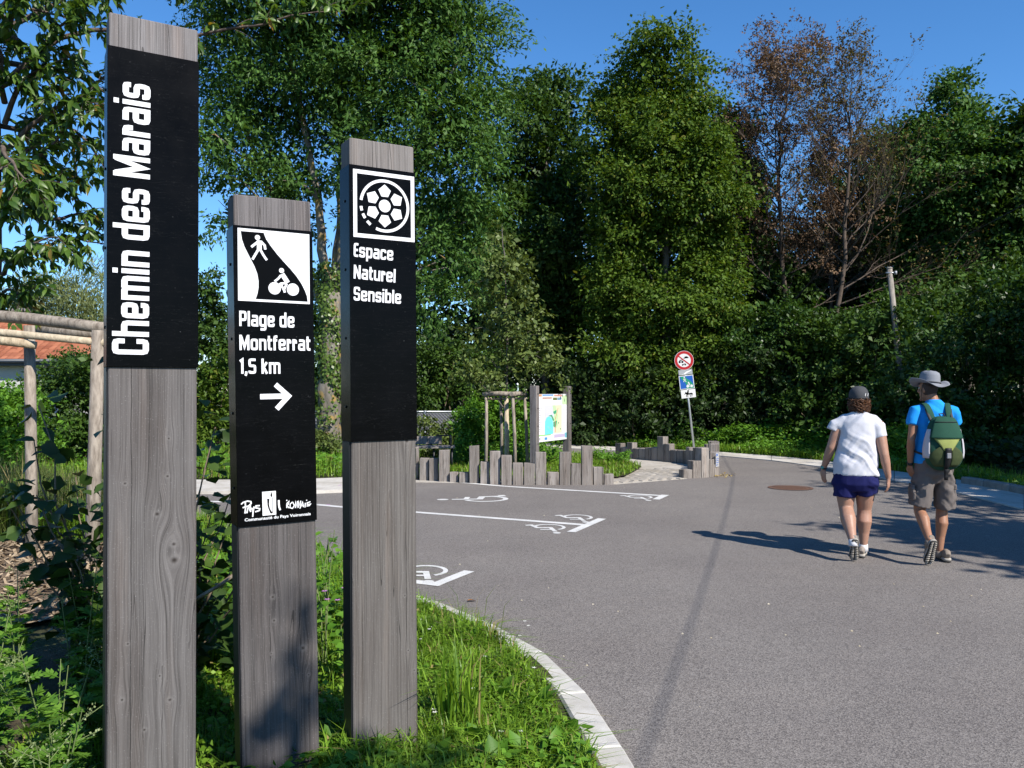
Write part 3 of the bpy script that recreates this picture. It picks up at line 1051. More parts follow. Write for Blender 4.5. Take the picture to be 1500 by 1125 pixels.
bm_obj('brush_lettering', bm, M['white_print'], p2)
# small line of type in the plain built-in face
cu = bpy.data.curves.new('type', 'FONT')
cu.body = 'Communaut\u00e9 du Pays Voironnais'
cu.offset = .022
cu.resolution_u = 2
tmp = bpy.data.objects.new('type', cu)
COL.objects.link(tmp)
bpy.context.view_layer.update()
tm = bpy.data.meshes.new_from_object(tmp.evaluated_get(bpy.context.evaluated_depsgraph_get()))
bpy.data.objects.remove(tmp)
co = np.zeros(len(tm.vertices) * 3); tm.vertices.foreach_get('co', co); co = co.reshape(-1, 3)
a_, b_, c_ = f2.uv(*zl(197, 826)), f2.uv(*zl(1284, 720)), f2.uv(*zl(197, 776))
w0, w1 = co[:, 0].min(), co[:, 0].max()
capH = .72
ex_ = (b_ - a_) / (w1 - w0); ey_ = np.array([0, c_[1] - a_[1]]) / capH
uvs = a_ + np.outer(co[:, 0] - w0, ex_) + np.outer(co[:, 1], ey_)
tm.vertices.foreach_set('co', np.stack([uvs[:, 0], np.full(len(uvs), -LIFT), uvs[:, 1]], -1).astype(np.float32).ravel())
tm.materials.clear()
mesh_obj('small_lettering', tm, M['white_print'], p2)
# ================================================================== FOLIAGE TOOLS
LEAF4 = np.array([(0, 0, 0), (.5, .45, .06), (0, 1, -.02), (-.5, .45, .06)])           # a rhombic leaf, base, side, tip, side
LEAF4F = [np.array([[0, 1, 2, 3]])]
LEAF6 = np.array([(0, 0, 0), (.36, .25, .09), (.42, .55, .08), (0, 1, -.12), (-.42, .55, .08), (-.36, .25, .09), (0, .5, -.01)])
LEAF6F = [np.array([[0, 1, 2, 6], [6, 2, 3, 4], [0, 6, 4, 5]])[:, :]]
LEAF6F = [np.array([[0, 1, 2, 6], [0, 6, 4, 5]]), np.array([[6, 2, 3], [6, 3, 4]])]


def leaf_arrays(P, D, N, length, width, shape=LEAF4):
    """leaves at P pointing along D with normals near N"""
    D = D / (np.linalg.norm(D, axis=1)[:, None] + 1e-9)
    S = np.cross(D, N)
    S /= np.linalg.norm(S, axis=1)[:, None] + 1e-9
    U = np.cross(S, D)
    l = np.asarray(length)[:, None, None]; w = np.asarray(width)[:, None, None]
    sh = shape[None]
    V = P[:, None, :] + S[:, None, :] * sh[..., 0:1] * w + D[:, None, :] * sh[..., 1:2] * l + U[:, None, :] * sh[..., 2:3] * l
    return V.reshape(-1, 3)


def add_leaves(acc, P, D, N, length, width, shape=LEAF4, faces=LEAF4F):
    n, k = len(P), len(shape)
    V = leaf_arrays(P, D, N, length, width, shape)
    base = (np.arange(n) * k)[:, None, None]
    acc.add(V, *[(f[None] + base).reshape(-1, f.shape[1]) for f in faces])


def unit(r, n):
    v = r.normal(size=(n, 3))
    return v / np.linalg.norm(v, axis=1)[:, None]


def sprays(r, lobes, n, shell=.5, up=.25, flat=.75, noise_amp=.22):
    """spray centres and outward directions in a list of ellipsoidal lobes ((x,y,z),(rx,ry,rz))"""
    vol = np.array([l[1][0] * l[1][1] * l[1][2] for l in lobes]) ** .72
    ids = r.choice(len(lobes), n, p=vol / vol.sum())
    C = np.array([l[0] for l in lobes])[ids]; R = np.array([l[1] for l in lobes])[ids]
    d = unit(r, n)
    d[:, 2] += up
    d /= np.linalg.norm(d, axis=1)[:, None]
    rad = 1 - (1 - shell) * r.random(n) ** 1.4
    rad *= 1 + noise_amp * np.sin(d[:, 0] * 7 + ids) * np.sin(d[:, 2] * 6 + ids * 2.1) + r.normal(0, noise_amp * .35, n)
    return C + d * R * rad[:, None], d


def spray_leaves(r, C, d, per, slen, leaf_l, leaf_w, droop=.25, spread=.45, lift=.6):
    """leaf positions, axes and normals of leafy twigs that start at C and run along d"""
    n = len(C)
    ax = d + r.normal(0, .5, (n, 3)); ax[:, 2] -= droop
    ax /= np.linalg.norm(ax, axis=1)[:, None]
    t = r.random((n, per))
    sl = slen * r.uniform(.6, 1.35, n)
    P = C[:, None, :] + ax[:, None, :] * (t * sl[:, None])[..., None] + r.normal(0, spread * slen * .5, (n, per, 3)) * np.array([1, 1, .65])
    D = ax[:, None, :] * .7 + r.normal(0, .6, (n, per, 3)); D[..., 2] -= droop * .8
    N = r.normal(0, .42, (n, per, 3)) + d[:, None, :] * .6 + np.array([0, 0, lift])
    k = n * per
    return P.reshape(k, 3), D.reshape(k, 3), N.reshape(k, 3), leaf_l * r.uniform(.65, 1.3, k), leaf_w * r.uniform(.7, 1.25, k)


def clumps(r, lobes, n, shell, up, size, k=6):
    """sprays gathered into leafy clumps, with an inner share that closes the crown"""
    m = max(1, int(n * .8) // k)
    C0, d0 = sprays(r, lobes, m, shell + .2, up)
    C = np.repeat(C0, k, 0) + r.normal(0, size * .42, (m * k, 3)) * np.array([1, 1, .62])
    d = np.repeat(d0, k, 0) + r.normal(0, .35, (m * k, 3))
    C1, d1 = sprays(r, [(c, tuple(q * .72 for q in R_)) for c, R_ in lobes], max(1, n - m * k), .15, up)
    C = np.concatenate([C, C1]); d = np.concatenate([d, d1])
    return C, d / np.linalg.norm(d, axis=1)[:, None], m * k


def inner_leaves(a, r, C, d, n_out, per, slen, leaf, droop, lift, shape, faces):
    """the outer sprays with their leaves, and fewer, bigger shade leaves inside the crown"""
    add_leaves(a, *spray_leaves(r, C[:n_out], d[:n_out], per, slen, leaf[0], leaf[1], droop, lift=lift), shape, faces)
    add_leaves(a, *spray_leaves(r, C[n_out:], d[n_out:], max(6, int(per * .6)), slen * 1.2, leaf[0] * 1.5, leaf[1] * 1.7, droop, lift=lift), shape, faces)


def limb(acc, r, a, b, ra, rb, seg=5, steps=5, wob=.08, sag=0.0):
    a, b = np.asarray(a, float), np.asarray(b, float)
    t = np.linspace(0, 1, steps + 1)[:, None]
    L = np.linalg.norm(b - a)
    p = a + (b - a) * t + r.normal(0, wob * L / steps, (steps + 1, 3)) * np.sin(t * math.pi)
    p[:, 2] += np.sin(t[:, 0] * math.pi) * sag * L
    acc.tube(p, np.linspace(ra, rb, steps + 1), seg, cap=False)
    return p


def tree(name, base, lobes, leaf, n_sprays, per, label, mat, bark, trunks, seed, slen=.45, droop=.25, group='trees at the edge of the wood', cat='tree', limb_r=.05, twigs=2, shell=.5, shape=LEAF4, faces=LEAF4F, up=.25, lift=.6, trunk_name='trunk', ivy=None):
    """trunks: list of (list of points, r0, r1), in metres from the base"""
    r = np.random.default_rng(seed)
    t = empty(name, base)
    tag(t, label, cat, group)
    tips = []
    for k, (pts, r0, r1) in enumerate(trunks):
        a = Acc()
        pts = np.asarray(pts, float)
        m = max(6, 3 * len(pts))
        s = np.linspace(0, len(pts) - 1, m)
        P = np.stack([np.interp(s, np.arange(len(pts)), pts[:, q]) for q in range(3)], -1)
        P[1:-1] += r.normal(0, .02, (m - 2, 3)) * np.array([1, 1, .2])
        R = np.linspace(r0, r1, m); R[0] *= 1.25
        a.tube(P, R, 9, jitter=.06, rng=r)
        a.obj(trunk_name, bark, t, smooth=True)
        tips.append(P)
    br = Acc()
    allp = np.concatenate(tips)
    for c, R in lobes:
        c = np.asarray(c, float)
        dz = c[2] - allp[:, 2]
        dist = np.linalg.norm(allp[:, :2] - c[:2], axis=1) + np.abs(dz - .7 * np.linalg.norm(allp[:, :2] - c[:2], axis=1)) * .8
        a = allp[np.argmin(dist + r.random(len(allp)) * .4)]
        p = limb(br, r, a, c, limb_r, limb_r * .4, 5, 5, .12, .06)
        for _ in range(twigs):
            e = c + unit(r, 1)[0] * np.asarray(R) * .8
            limb(br, r, p[r.integers(2, 6)], e, limb_r * .4, limb_r * .12, 4, 4, .12)
    if br.n:
        br.obj('branches', bark, t)
    C, d, n_out = clumps(r, lobes, n_sprays, shell, up, slen)
    a = Acc()
    inner_leaves(a, r, C, d, n_out, per, slen, leaf, droop, lift, shape, faces)
    cr = a.obj('crown', mat, t)
    tag(cr, kind='stuff')
    return t


def lobes_in(r, spec):
    """spec: rows of (x, z, half width, half height, depth) turned into lobes around the base"""
    return [((x, r.uniform(-.35, .35) * dp, z), (w, dp, h)) for x, z, w, h, dp in spec]


M['leaf_ash'] = leaf_mat('ash leaf', (.028, .076, .016), (.090, .180, .042), .3, .5, .16)
M['leaf_wood'] = leaf_mat('field maple leaf', (.036, .080, .010), (.105, .175, .024), .3, .55, .16, odd=(.15, .17, .03), odd_share=.03)
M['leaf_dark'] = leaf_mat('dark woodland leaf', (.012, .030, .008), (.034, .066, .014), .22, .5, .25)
M['leaf_mid'] = leaf_mat('hazel leaf', (.022, .056, .010), (.066, .128, .022), .28, .5, .25)
M['leaf_oak'] = leaf_mat('young oak leaf', (.055, .090, .020), (.13, .175, .05), .25, .5, .3)
M['leaf_dry'] = leaf_mat('dry brown leaf', (.115, .075, .055), (.235, .165, .115), .2, .8, .1, tint=(1.1, .9, .6))
M['leaf_olive'] = leaf_mat('withering olive leaf', (.07, .06, .025), (.16, .13, .06), .2, .8, .1)
M['leaf_willow'] = leaf_mat('willow leaf', (.11, .15, .055), (.22, .26, .12), .28, .5, .3)
M['leaf_cherry'] = leaf_mat('cherry leaf', (.034, .080, .012), (.10, .18, .028), .34, .38, .4, odd=(.28, .16, .03), odd_share=.012)
M['leaf_shrub'] = leaf_mat('shrub leaf', (.018, .050, .009), (.056, .118, .020), .3, .4, .35)
M['leaf_dogwood'] = leaf_mat('dogwood leaf', (.020, .045, .012), (.050, .095, .020), .26, .42, .3)
M['leaf_nettle'] = leaf_mat('nettle leaf', (.052, .14, .012), (.125, .27, .030), .32, .5, .25)
M['leaf_mugwort'] = leaf_mat('mugwort leaf', (.05, .135, .014), (.13, .26, .036), .3, .45, .3)
M['bud'] = leaf_mat('mugwort bud', (.16, .21, .09), (.28, .33, .18), .2, .7, .15)
M['grass'] = leaf_mat('grass blade', (.080, .170, .012), (.205, .35, .038), .34, .42, .3, odd=(.28, .24, .10), odd_share=.05)
M['grass_dry'] = leaf_mat('meadow grass', (.05, .085, .02), (.13, .17, .05), .3, .5, .25, odd=(.26, .22, .11), odd_share=.12)
M['ivy'] = leaf_mat('ivy leaf', (.035, .075, .012), (.12, .19, .035), .22, .4, .35)
M['flower_violet'] = plain('violet flower', (.40, .16, .42), .6)
M['flower_white'] = plain('white flower', (.62, .62, .55), .6)


def at0(x, Y):
    """ground point under pixel column x at distance Y"""
    return ((x - 750) / FPX * Y, Y, 0.0)


def zpx(y, Y):
    return CAM_H - (y - 573.0) / FPX * Y


def px_lobes(cx, Y, rows, seed, depth=1.0):
    """rows: (x px, y px, half width px, half height px) of leaf masses at distance Y"""
    r = np.random.default_rng(seed)
    s = Y / FPX
    out = []
    for x, y, w, h in rows:
        out.append((((x - cx) * s, r.uniform(-.5, .5) * depth, zpx(y, Y)), (w * s, max(w * s, .5) * r.uniform(.8, 1.1), h * s)))
    return out


# ------------------------------------------------------------------ the ash with several stems
Y = 19.5
s = Y / FPX
ash_lobes = px_lobes(487, Y, [
    (350, -40, 90, 75), (440, -60, 95, 80), (540, -60, 95, 80), (630, -30, 85, 75), (690, 20, 45, 55), (655, 60, 70, 60), (580, 40, 80, 60), (480, 20, 85, 60), (380, 40, 85, 60), (320, 80, 50, 55),
    (345, 140, 60, 55), (420, 120, 75, 55), (500, 110, 75, 55), (590, 120, 75, 55), (665, 130, 60, 60), (700, 175, 38, 45), (640, 200, 60, 50), (560, 190, 70, 50), (470, 195, 60, 45), (390, 190, 65, 48), (330, 210, 45, 45),
    (345, 262, 38, 32), (400, 255, 45, 38), (440, 270, 35, 35), (540, 250, 50, 42), (615, 265, 55, 45), (675, 255, 48, 48), (640, 320, 45, 38), (690, 325, 40, 40), (655, 385, 48, 36), (630, 440, 34, 30), (335, 330, 22, 22), (318, 305, 18, 24), (560, 320, 30, 30), (420, 320, 26, 24), (695, 395, 30, 36), (445, -130, 120, 60), (590, -130, 110, 60), (340, -120, 90, 60)], 11, 1.6)
P = lambda x, y, dy=0.0: ((x - 487) * s, dy, zpx(y, Y))
ash = tree('ash_tree', at0(487, Y), ash_lobes, (.125, .052), 6200, 24, 'tall dark green ash tree with several pale ivy-clad stems rising from one base', M['leaf_ash'], M['ash_bark'],
           [([P(485, 700), P(482, 600), P(484, 520), P(488, 430)], .30, .24),
            ([P(486, 470), P(474, 380), P(466, 300), P(450, 210), P(430, 100), P(400, -20)], .13, .04),
            ([P(488, 460), P(492, 350, .2), P(494, 250, .3), P(498, 150, .3), P(505, 0, .2)], .11, .04),
            ([P(489, 450), P(500, 370), P(508, 300), P(520, 220), P(550, 120), P(590, 0)], .14, .04),
            ([P(488, 470), P(525, 380, -.2), P(560, 300, -.3), P(620, 200, -.4), P(670, 100, -.4)], .10, .03),
            ([P(484, 470), P(440, 390, .3), P(400, 300, .4), P(360, 210, .5), P(335, 120, .5)], .10, .03)], 21, slen=.5, droop=.35, group=None, limb_r=.045, lift=.5)
r = np.random.default_rng(5)
n = 5200
zz = r.uniform(.9, 4.6, n); aa = r.uniform(0, 6.28, n)
rad = (.24 + .10 * r.random(n) + .06 * np.sin(zz * 5 + aa * 2)) * np.where(zz < 1.5, .9 * r.random(n) + .3, 1)
Pv = np.stack([np.cos(aa) * rad - .06, np.sin(aa) * rad, zz], -1)
Nn = np.stack([np.cos(aa), np.sin(aa), np.full(n, .35)], -1) + r.normal(0, .3, (n, 3))
Dd = np.stack([-np.sin(aa) * r.normal(0, .6, n), np.cos(aa) * r.normal(0, .6, n), np.full(n, -1.0)], -1)
a = Acc(); add_leaves(a, Pv, Dd, Nn, r.uniform(.05, .095, n), r.uniform(.045, .085, n))
tag(a.obj('ivy', M['ivy'], ash), kind='stuff')

# ------------------------------------------------------------------ the trees of the wood edge
def wood_tree(cx, Y, rows, leaf, n, per, label, mat, seed, bark='bark', trunk_w=.16, **k):
    lb = [(c, (R_[0] * .86, R_[1] * .86, R_[2] * .84)) for c, R_ in px_lobes(cx, Y, rows, seed, k.pop('depth', 1.6))]
    top = max(c[2] for c, _ in lb)
    lean = k.pop('lean', 0.0)
    tr = [([(0, 0, -.2), (lean * .3, 0, top * .35), (lean * .7, .1, top * .7), (lean, .1, top)], trunk_w, trunk_w * .22)]
    return tree(k.pop('name', 'broadleaf_tree'), at0(cx, Y), lb, leaf, n, per, label, mat, M[bark], tr, seed, **k)


wood_tree(800, 28, [(760, 130, 28, 28), (805, 135, 40, 30), (840, 160, 26, 30), (770, 190, 45, 36), (820, 210, 40, 40), (745, 240, 40, 40), (790, 270, 50, 40), (830, 290, 35, 40), (760, 330, 55, 45), (815, 360, 50, 45), (740, 400, 50, 45), (790, 430, 55, 45), (835, 440, 40, 45), (770, 500, 60, 45), (820, 520, 50, 50)], (.16, .09), 2300, 22,
          'dark leafy tree in the gap between the ash and the tall sunlit tree', M['leaf_mid'], 31, slen=.6)
wood_tree(975, 25, [(968, 75, 34, 30), (935, 95, 26, 30), (1005, 105, 32, 30), (960, 130, 55, 32), (905, 135, 36, 30), (1010, 150, 30, 26), (930, 175, 52, 34), (990, 185, 48, 32), (890, 190, 28, 34), (960, 225, 62, 36), (905, 240, 42, 34), (1020, 235, 40, 34), (1055, 230, 30, 28), (940, 280, 60, 38), (1010, 285, 55, 36), (1062, 290, 30, 34), (895, 290, 36, 36), (960, 335, 62, 38), (1030, 340, 50, 38), (900, 350, 40, 36), (1068, 360, 24, 36), (985, 390, 60, 38), (925, 400, 50, 36), (1045, 410, 42, 38), (885, 420, 32, 36), (965, 445, 58, 36), (1020, 460, 54, 38), (1065, 470, 30, 34), (910, 465, 40, 34), (960, 500, 55, 36), (1030, 520, 50, 36), (900, 520, 45, 36), (975, 555, 50, 34), (1050, 560, 40, 32), (930, 570, 45, 32), (1000, 600, 55, 26)], (.115, .075), 5600, 24,
          'tallest sunlit yellow green tree behind the round no motor vehicles sign', M['leaf_wood'], 32, slen=.5, lift=.7)
wood_tree(1420, 26, [(1395, 140, 16, 22), (1395, 175, 24, 28), (1425, 165, 16, 22), (1350, 200, 30, 26), (1390, 215, 40, 30), (1440, 205, 30, 28), (1345, 250, 36, 30), (1400, 265, 45, 34), (1450, 250, 36, 34), (1370, 310, 48, 34), (1430, 320, 48, 36), (1340, 350, 30, 34), (1390, 370, 48, 34), (1450, 380, 42, 36), (1410, 420, 50, 34), (1360, 430, 40, 34)], (.13, .08), 3200, 24,
          'bright green pointed tree standing to the right of the bare trees', M['leaf_ash'], 33, slen=.5)
wood_tree(1500, 25, [(1490, 200, 26, 30), (1530, 190, 40, 40), (1480, 250, 34, 34), (1530, 260, 50, 40), (1500, 310, 48, 36), (1560, 320, 50, 40), (1490, 370, 46, 38), (1545, 390, 50, 40), (1500, 430, 50, 40), (1600, 260, 50, 60), (1600, 380, 50, 60)], (.16, .10), 2200, 22,
          'broad green tree cut by the right edge of the picture', M['leaf_mid'], 34, slen=.5)
wood_tree(1062, 29, [(1060, 195, 26, 22), (1035, 220, 30, 26), (1080, 215, 22, 24), (1065, 255, 36, 30), (1100, 270, 26, 30), (1085, 320, 36, 36), (1120, 350, 30, 30), (1100, 400, 40, 40), (1140, 420, 40, 36), (1110, 470, 50, 40), (1160, 480, 45, 36), (1130, 530, 50, 40)], (.17, .10), 1600, 22,
          'low green tree tucked between the tall sunlit tree and the reddish dead tree', M['leaf_mid'], 35, slen=.55)
wood_tree(1290, 31, [(1215, 300, 40, 30), (1250, 255, 26, 26), (1290, 215, 30, 26), (1320, 250, 36, 36), (1290, 300, 40, 36), (1330, 330, 40, 40), (1250, 350, 50, 40), (1300, 400, 55, 40), (1230, 410, 50, 40), (1190, 380, 36, 36), (1190, 440, 50, 40), (1260, 460, 60, 40), (1330, 460, 50, 44)], (.16, .10), 1900, 22,
          'dark green tree showing through the branches of the bare tree', M['leaf_dark'], 36, slen=.6)
# the shaded second row closes the wood
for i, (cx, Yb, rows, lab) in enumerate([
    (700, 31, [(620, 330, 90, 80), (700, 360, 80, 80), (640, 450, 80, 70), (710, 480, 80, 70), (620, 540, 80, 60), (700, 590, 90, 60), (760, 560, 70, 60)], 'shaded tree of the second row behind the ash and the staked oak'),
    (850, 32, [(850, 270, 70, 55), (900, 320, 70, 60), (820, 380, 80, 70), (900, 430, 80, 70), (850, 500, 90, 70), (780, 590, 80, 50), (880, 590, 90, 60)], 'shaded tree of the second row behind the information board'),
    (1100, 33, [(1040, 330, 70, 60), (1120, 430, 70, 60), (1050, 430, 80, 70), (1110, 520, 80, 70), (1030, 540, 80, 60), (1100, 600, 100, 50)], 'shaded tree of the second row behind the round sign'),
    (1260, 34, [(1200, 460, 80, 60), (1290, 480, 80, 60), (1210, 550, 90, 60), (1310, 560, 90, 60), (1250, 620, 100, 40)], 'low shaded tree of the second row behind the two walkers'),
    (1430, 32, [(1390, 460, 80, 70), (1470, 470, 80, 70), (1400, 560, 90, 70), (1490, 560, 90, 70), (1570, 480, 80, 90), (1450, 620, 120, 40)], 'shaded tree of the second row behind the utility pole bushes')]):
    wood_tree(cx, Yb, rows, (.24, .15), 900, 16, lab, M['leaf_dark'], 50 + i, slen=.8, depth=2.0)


# ------------------------------------------------------------------ dying and bare trees
def twiggy(acc, r, p, d, L, rad, lev, tips, up=.12, fan=.55, n0=5):
    d = d / np.linalg.norm(d)
    m = 4 if lev > 1 else 3
    pts = [p]
    q = p.copy()
    for k in range(m):
        d = d + r.normal(0, .13, 3); d[2] += up * .25
        d /= np.linalg.norm(d)
        q = q + d * L / m
        pts.append(q.copy())
    acc.tube(np.array(pts), np.linspace(rad, rad * .45, m + 1), 5 if lev > 2 else (4 if lev > 1 else 3), cap=False)
    if lev <= 1:
        tips.append((q, d))
    if lev == 0:
        return
    for k in range(n0):
        f = r.uniform(.25, 1.0)
        b = pts[0] + 0
        i = min(m - 1, int(f * m)); b = np.array(pts[i]) + (np.array(pts[i + 1]) - np.array(pts[i])) * (f * m - i)
        e = d + unit(r, 1)[0] * fan * 1.3
        e[2] += up
        twiggy(acc, r, b, e, L * r.uniform(.42, .66), rad * (1 - f * .5) * .5, lev - 1, tips, up, fan, n0)


def dead_tree(name, base, trunk, r0, r1, n_limbs, limb_len, label, seed, leaves, leaf_mat_, h0=.25, lev=3, fan=.55, up=.2, per=5, extra=()):
    r = np.random.default_rng(seed)
    t = empty(name, base)
    tag(t, label, 'tree', 'dying trees in the wood edge')
    pts = np.asarray(trunk, float)
    s_ = np.linspace(0, len(pts) - 1, 14)
    Pt = np.stack([np.interp(s_, np.arange(len(pts)), pts[:, q]) for q in range(3)], -1)
    Pt[1:] += r.normal(0, .05, (13, 3)) * np.array([1, 1, 0])
    a = Acc(); a.tube(Pt, np.linspace(r0, r1, 14), 7)
    a.obj('trunk', M['dead_bark'], t, True)
    br, tips = Acc(), []
    for k in range(n_limbs):
        f = h0 + (1 - h0) * (k + r.random()) / n_limbs
        i = min(12, int(f * 13))
        b = Pt[i] + (Pt[i + 1] - Pt[i]) * (f * 13 - i)
        th = k * 2.4 + r.uniform(-.5, .5)
        dv = np.array([math.cos(th), math.sin(th) * .8, r.uniform(.25, .9) + up])
        twiggy(br, r, b, dv, limb_len * (1.15 - .75 * f) * r.uniform(.7, 1.25), r0 * .32 * (1.2 - f * .7), lev, tips, up, fan)
    for b, dv, L, rr_ in extra:
        twiggy(br, r, np.array(b, float), np.array(dv, float), L, rr_, lev, tips, .05, fan)
    br.obj('branches', M['dead_bark'], t)
    if leaves:
        C = np.array([q for q, _ in tips]); d = np.array([q for _, q in tips])
        sel = r.choice(len(C), min(len(C), leaves), replace=False)
        lv = Acc()
        add_leaves(lv, *spray_leaves(r, C[sel], d[sel], per, .12, .085, .05, .3, .5))
        tag(lv.obj('crown', leaf_mat_, t), kind='stuff')
    return t


Y = 27.0; s = Y / FPX
dead_tree('dying_tree', at0(1145, Y), [(0, 0, 0), (0, 0, zpx(480, Y)), (-.05, 0, zpx(300, Y)), (.05, .1, zpx(190, Y)), (.3, .1, zpx(112, Y))], .11, .02, 36, 3.0, 'dying tree with a sparse reddish brown crown against the sky', 61, 4200, M['leaf_dry'], .24, 3, .62, .25, 7)
dead_tree('dying_tree', at0(1215, 27.5), [(0, 0, 0), (.0, 0, 4.5), (.1, 0, 6.5), (.1, 0, zpx(235, Y))], .09, .02, 20, 2.3, 'smaller dying tree with brown leaves between the reddish tree and the bare tree', 62, 2400, M['leaf_dry'], .30, 3, .62, .25, 7)
Y = 25.0
dead_tree('bare_tree', at0(1205, Y), [(0, 0, 0), (.55, 0, zpx(400, Y)), (.75, 0, zpx(300, Y)), (.85, 0, zpx(200, Y)), (.7, .1, zpx(128, Y))], .085, .015, 30, 2.6, 'bare leafless tree with fine upright twigs above the utility pole', 63, 2400, M['leaf_olive'], .25, 3, .5, .45, 3,
          [((.5, 0, 4.2), (1.0, -.2, .25), 3.0, .026), ((.5, 0, 4.6), (1.0, 0, .55), 3.0, .026), ((.45, 0, 4.0), (1, -.3, .1), 2.8, .022), ((.6, 0, 5.2), (.8, 0, .9), 2.8, .026)])

# ------------------------------------------------------------------ bushes
def bush(name, cx, Y, rows, leaf, n, per, label, mat, seed, z0=0.0, stems=7, group='bushes along the road and fence', slen=.35, cat='bush', lift=.6, droop=.2, depth=.8, shell=.45, stem_mat='brown_stem'):
    lb = px_lobes(cx, Y, rows, seed, depth)
    r = np.random.default_rng(seed + 900)
    t = empty(name, at0(cx, Y))
    tag(t, label, cat, group)
    st = Acc()
    for k in range(stems):
        c, R = lb[r.integers(len(lb))]
        a0 = np.array([c[0] * .35 + r.normal(0, .12), c[1] * .4 + r.normal(0, .12), z0 - .1])
        limb(st, r, a0, np.array(c) + r.normal(0, .25, 3) * np.array(R), .025, .006, 5, 6, .12)
    st.obj('stems', M[stem_mat], t)
    C, d, n_out = clumps(r, lb, n, shell, .3, slen)
    C[:, 2] = np.maximum(C[:, 2], .08)
    a = Acc()
    inner_leaves(a, r, C, d, n_out, per, slen, leaf, droop, lift, LEAF4, LEAF4F)
    tag(a.obj('foliage', mat, t), kind='stuff')
    return t


bush('bush', 1420, 19.5, [(1330, 540, 60, 50), (1390, 500, 60, 50), (1450, 470, 60, 60), (1500, 460, 60, 60), (1360, 600, 70, 50), (1430, 580, 70, 60), (1500, 560, 70, 70), (1560, 500, 70, 80), (1400, 650, 70, 45), (1470, 640, 80, 50), (1560, 620, 80, 70)], (.12, .06), 1900, 18, 'big dark bush on the right behind the man with the backpack', M['leaf_shrub'], 71, depth=1.2)
bush('bush', 1270, 22, [(1215, 520, 50, 45), (1270, 490, 55, 50), (1330, 470, 50, 45), (1230, 580, 60, 45), (1300, 560, 60, 50), (1190, 610, 50, 36), (1260, 630, 70, 36), (1340, 620, 60, 50), (1380, 470, 45, 40), (1430, 440, 50, 40), (1480, 425, 50, 40)], (.13, .07), 1700, 18, 'broad bush round the foot of the utility pole', M['leaf_mid'], 72, depth=1.2)
bush('bush', 1165, 23.5, [(1110, 500, 40, 40), (1150, 475, 38, 34), (1195, 500, 44, 40), (1238, 510, 40, 40), (1130, 540, 46, 40), (1180, 530, 50, 40), (1230, 535, 46, 40), (1275, 500, 36, 40)], (.11, .065), 1300, 20, 'tall leafy bush hiding the feet of the dying trees', M['leaf_shrub'], 93)
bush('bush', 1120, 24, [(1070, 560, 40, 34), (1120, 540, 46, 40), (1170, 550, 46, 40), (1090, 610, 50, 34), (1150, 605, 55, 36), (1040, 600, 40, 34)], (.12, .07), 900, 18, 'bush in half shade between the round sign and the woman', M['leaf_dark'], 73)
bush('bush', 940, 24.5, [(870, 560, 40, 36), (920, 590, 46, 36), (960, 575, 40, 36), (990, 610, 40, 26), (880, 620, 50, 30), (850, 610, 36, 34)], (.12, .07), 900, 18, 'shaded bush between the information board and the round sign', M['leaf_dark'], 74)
bush('bush', 640, 24, [(615, 540, 36, 34), (655, 530, 40, 34), (690, 545, 34, 34), (630, 580, 40, 30), (680, 585, 40, 30), (600, 585, 40, 36)], (.11, .06), 800, 18, 'pale green bush above the wire fence beside the right totem', M['leaf_mid'], 75)
bush('bush', 718, 18.5, [(705, 610, 22, 20), (735, 600, 24, 22), (760, 615, 22, 22), (700, 645, 24, 20), (735, 645, 30, 24), (762, 650, 22, 22), (690, 630, 16, 20)], (.08, .045), 700, 18, 'round bright green bush behind the tree stakes', M['leaf_nettle'], 76, slen=.22, depth=.3)
bush('bush', 628, 20.5, [(622, 630, 18, 18), (645, 640, 16, 16), (618, 655, 18, 14), (640, 660, 16, 12)], (.07, .045), 330, 18, 'small reddish green bush behind the bench', M['leaf_oak'], 77, slen=.2, depth=.3)
bush('bush', 678, 20.5, [(676, 620, 9, 18), (680, 645, 12, 18), (672, 665, 12, 12)], (.07, .05), 200, 16, 'slim climbing bush growing on the wire fence', M['leaf_nettle'], 78, slen=.18, depth=.2)
bush('bush', 462, 19.0, [(455, 640, 12, 14), (470, 655, 14, 14), (462, 675, 14, 12), (482, 660, 10, 10)], (.07, .045), 260, 16, 'reddish tinged bush at the foot of the ash', M['leaf_oak'], 79, slen=.2, depth=.3)
# left side
bush('bush', 95, 17, [(40, 600, 40, 34), (90, 580, 45, 36), (140, 600, 40, 36), (60, 650, 50, 34), (120, 650, 50, 34), (100, 545, 34, 22), (20, 640, 40, 30), (150, 560, 26, 30)], (.09, .05), 1200, 18, 'leafy hedge bush in front of the white house wall', M['leaf_mid'], 81, slen=.3)
bush('bush', 10, 14, [(-10, 600, 34, 26), (25, 610, 26, 22), (10, 650, 40, 26), (45, 655, 26, 20)], (.08, .045), 420, 18, 'sunlit shrub with pale flowers at the left picture edge', M['leaf_nettle'], 82, slen=.25, depth=.4)
bush('bush', 315, 22, [(300, 560, 30, 34), (330, 550, 26, 34), (310, 610, 34, 34), (340, 620, 24, 36), (295, 650, 30, 26)], (.11, .06), 700, 18, 'tall bush seen in the gap between the left and the middle totem', M['leaf_wood'], 83)
bush('bush', 240, 24, [(180, 560, 46, 44), (240, 550, 46, 46), (210, 620, 60, 40), (270, 610, 46, 40), (390, 560, 46, 50), (400, 620, 50, 40), (440, 560, 30, 46), (440, 620, 30, 40)], (.12, .07), 1000, 16, 'bush hidden mostly behind the left totems', M['leaf_mid'], 84)
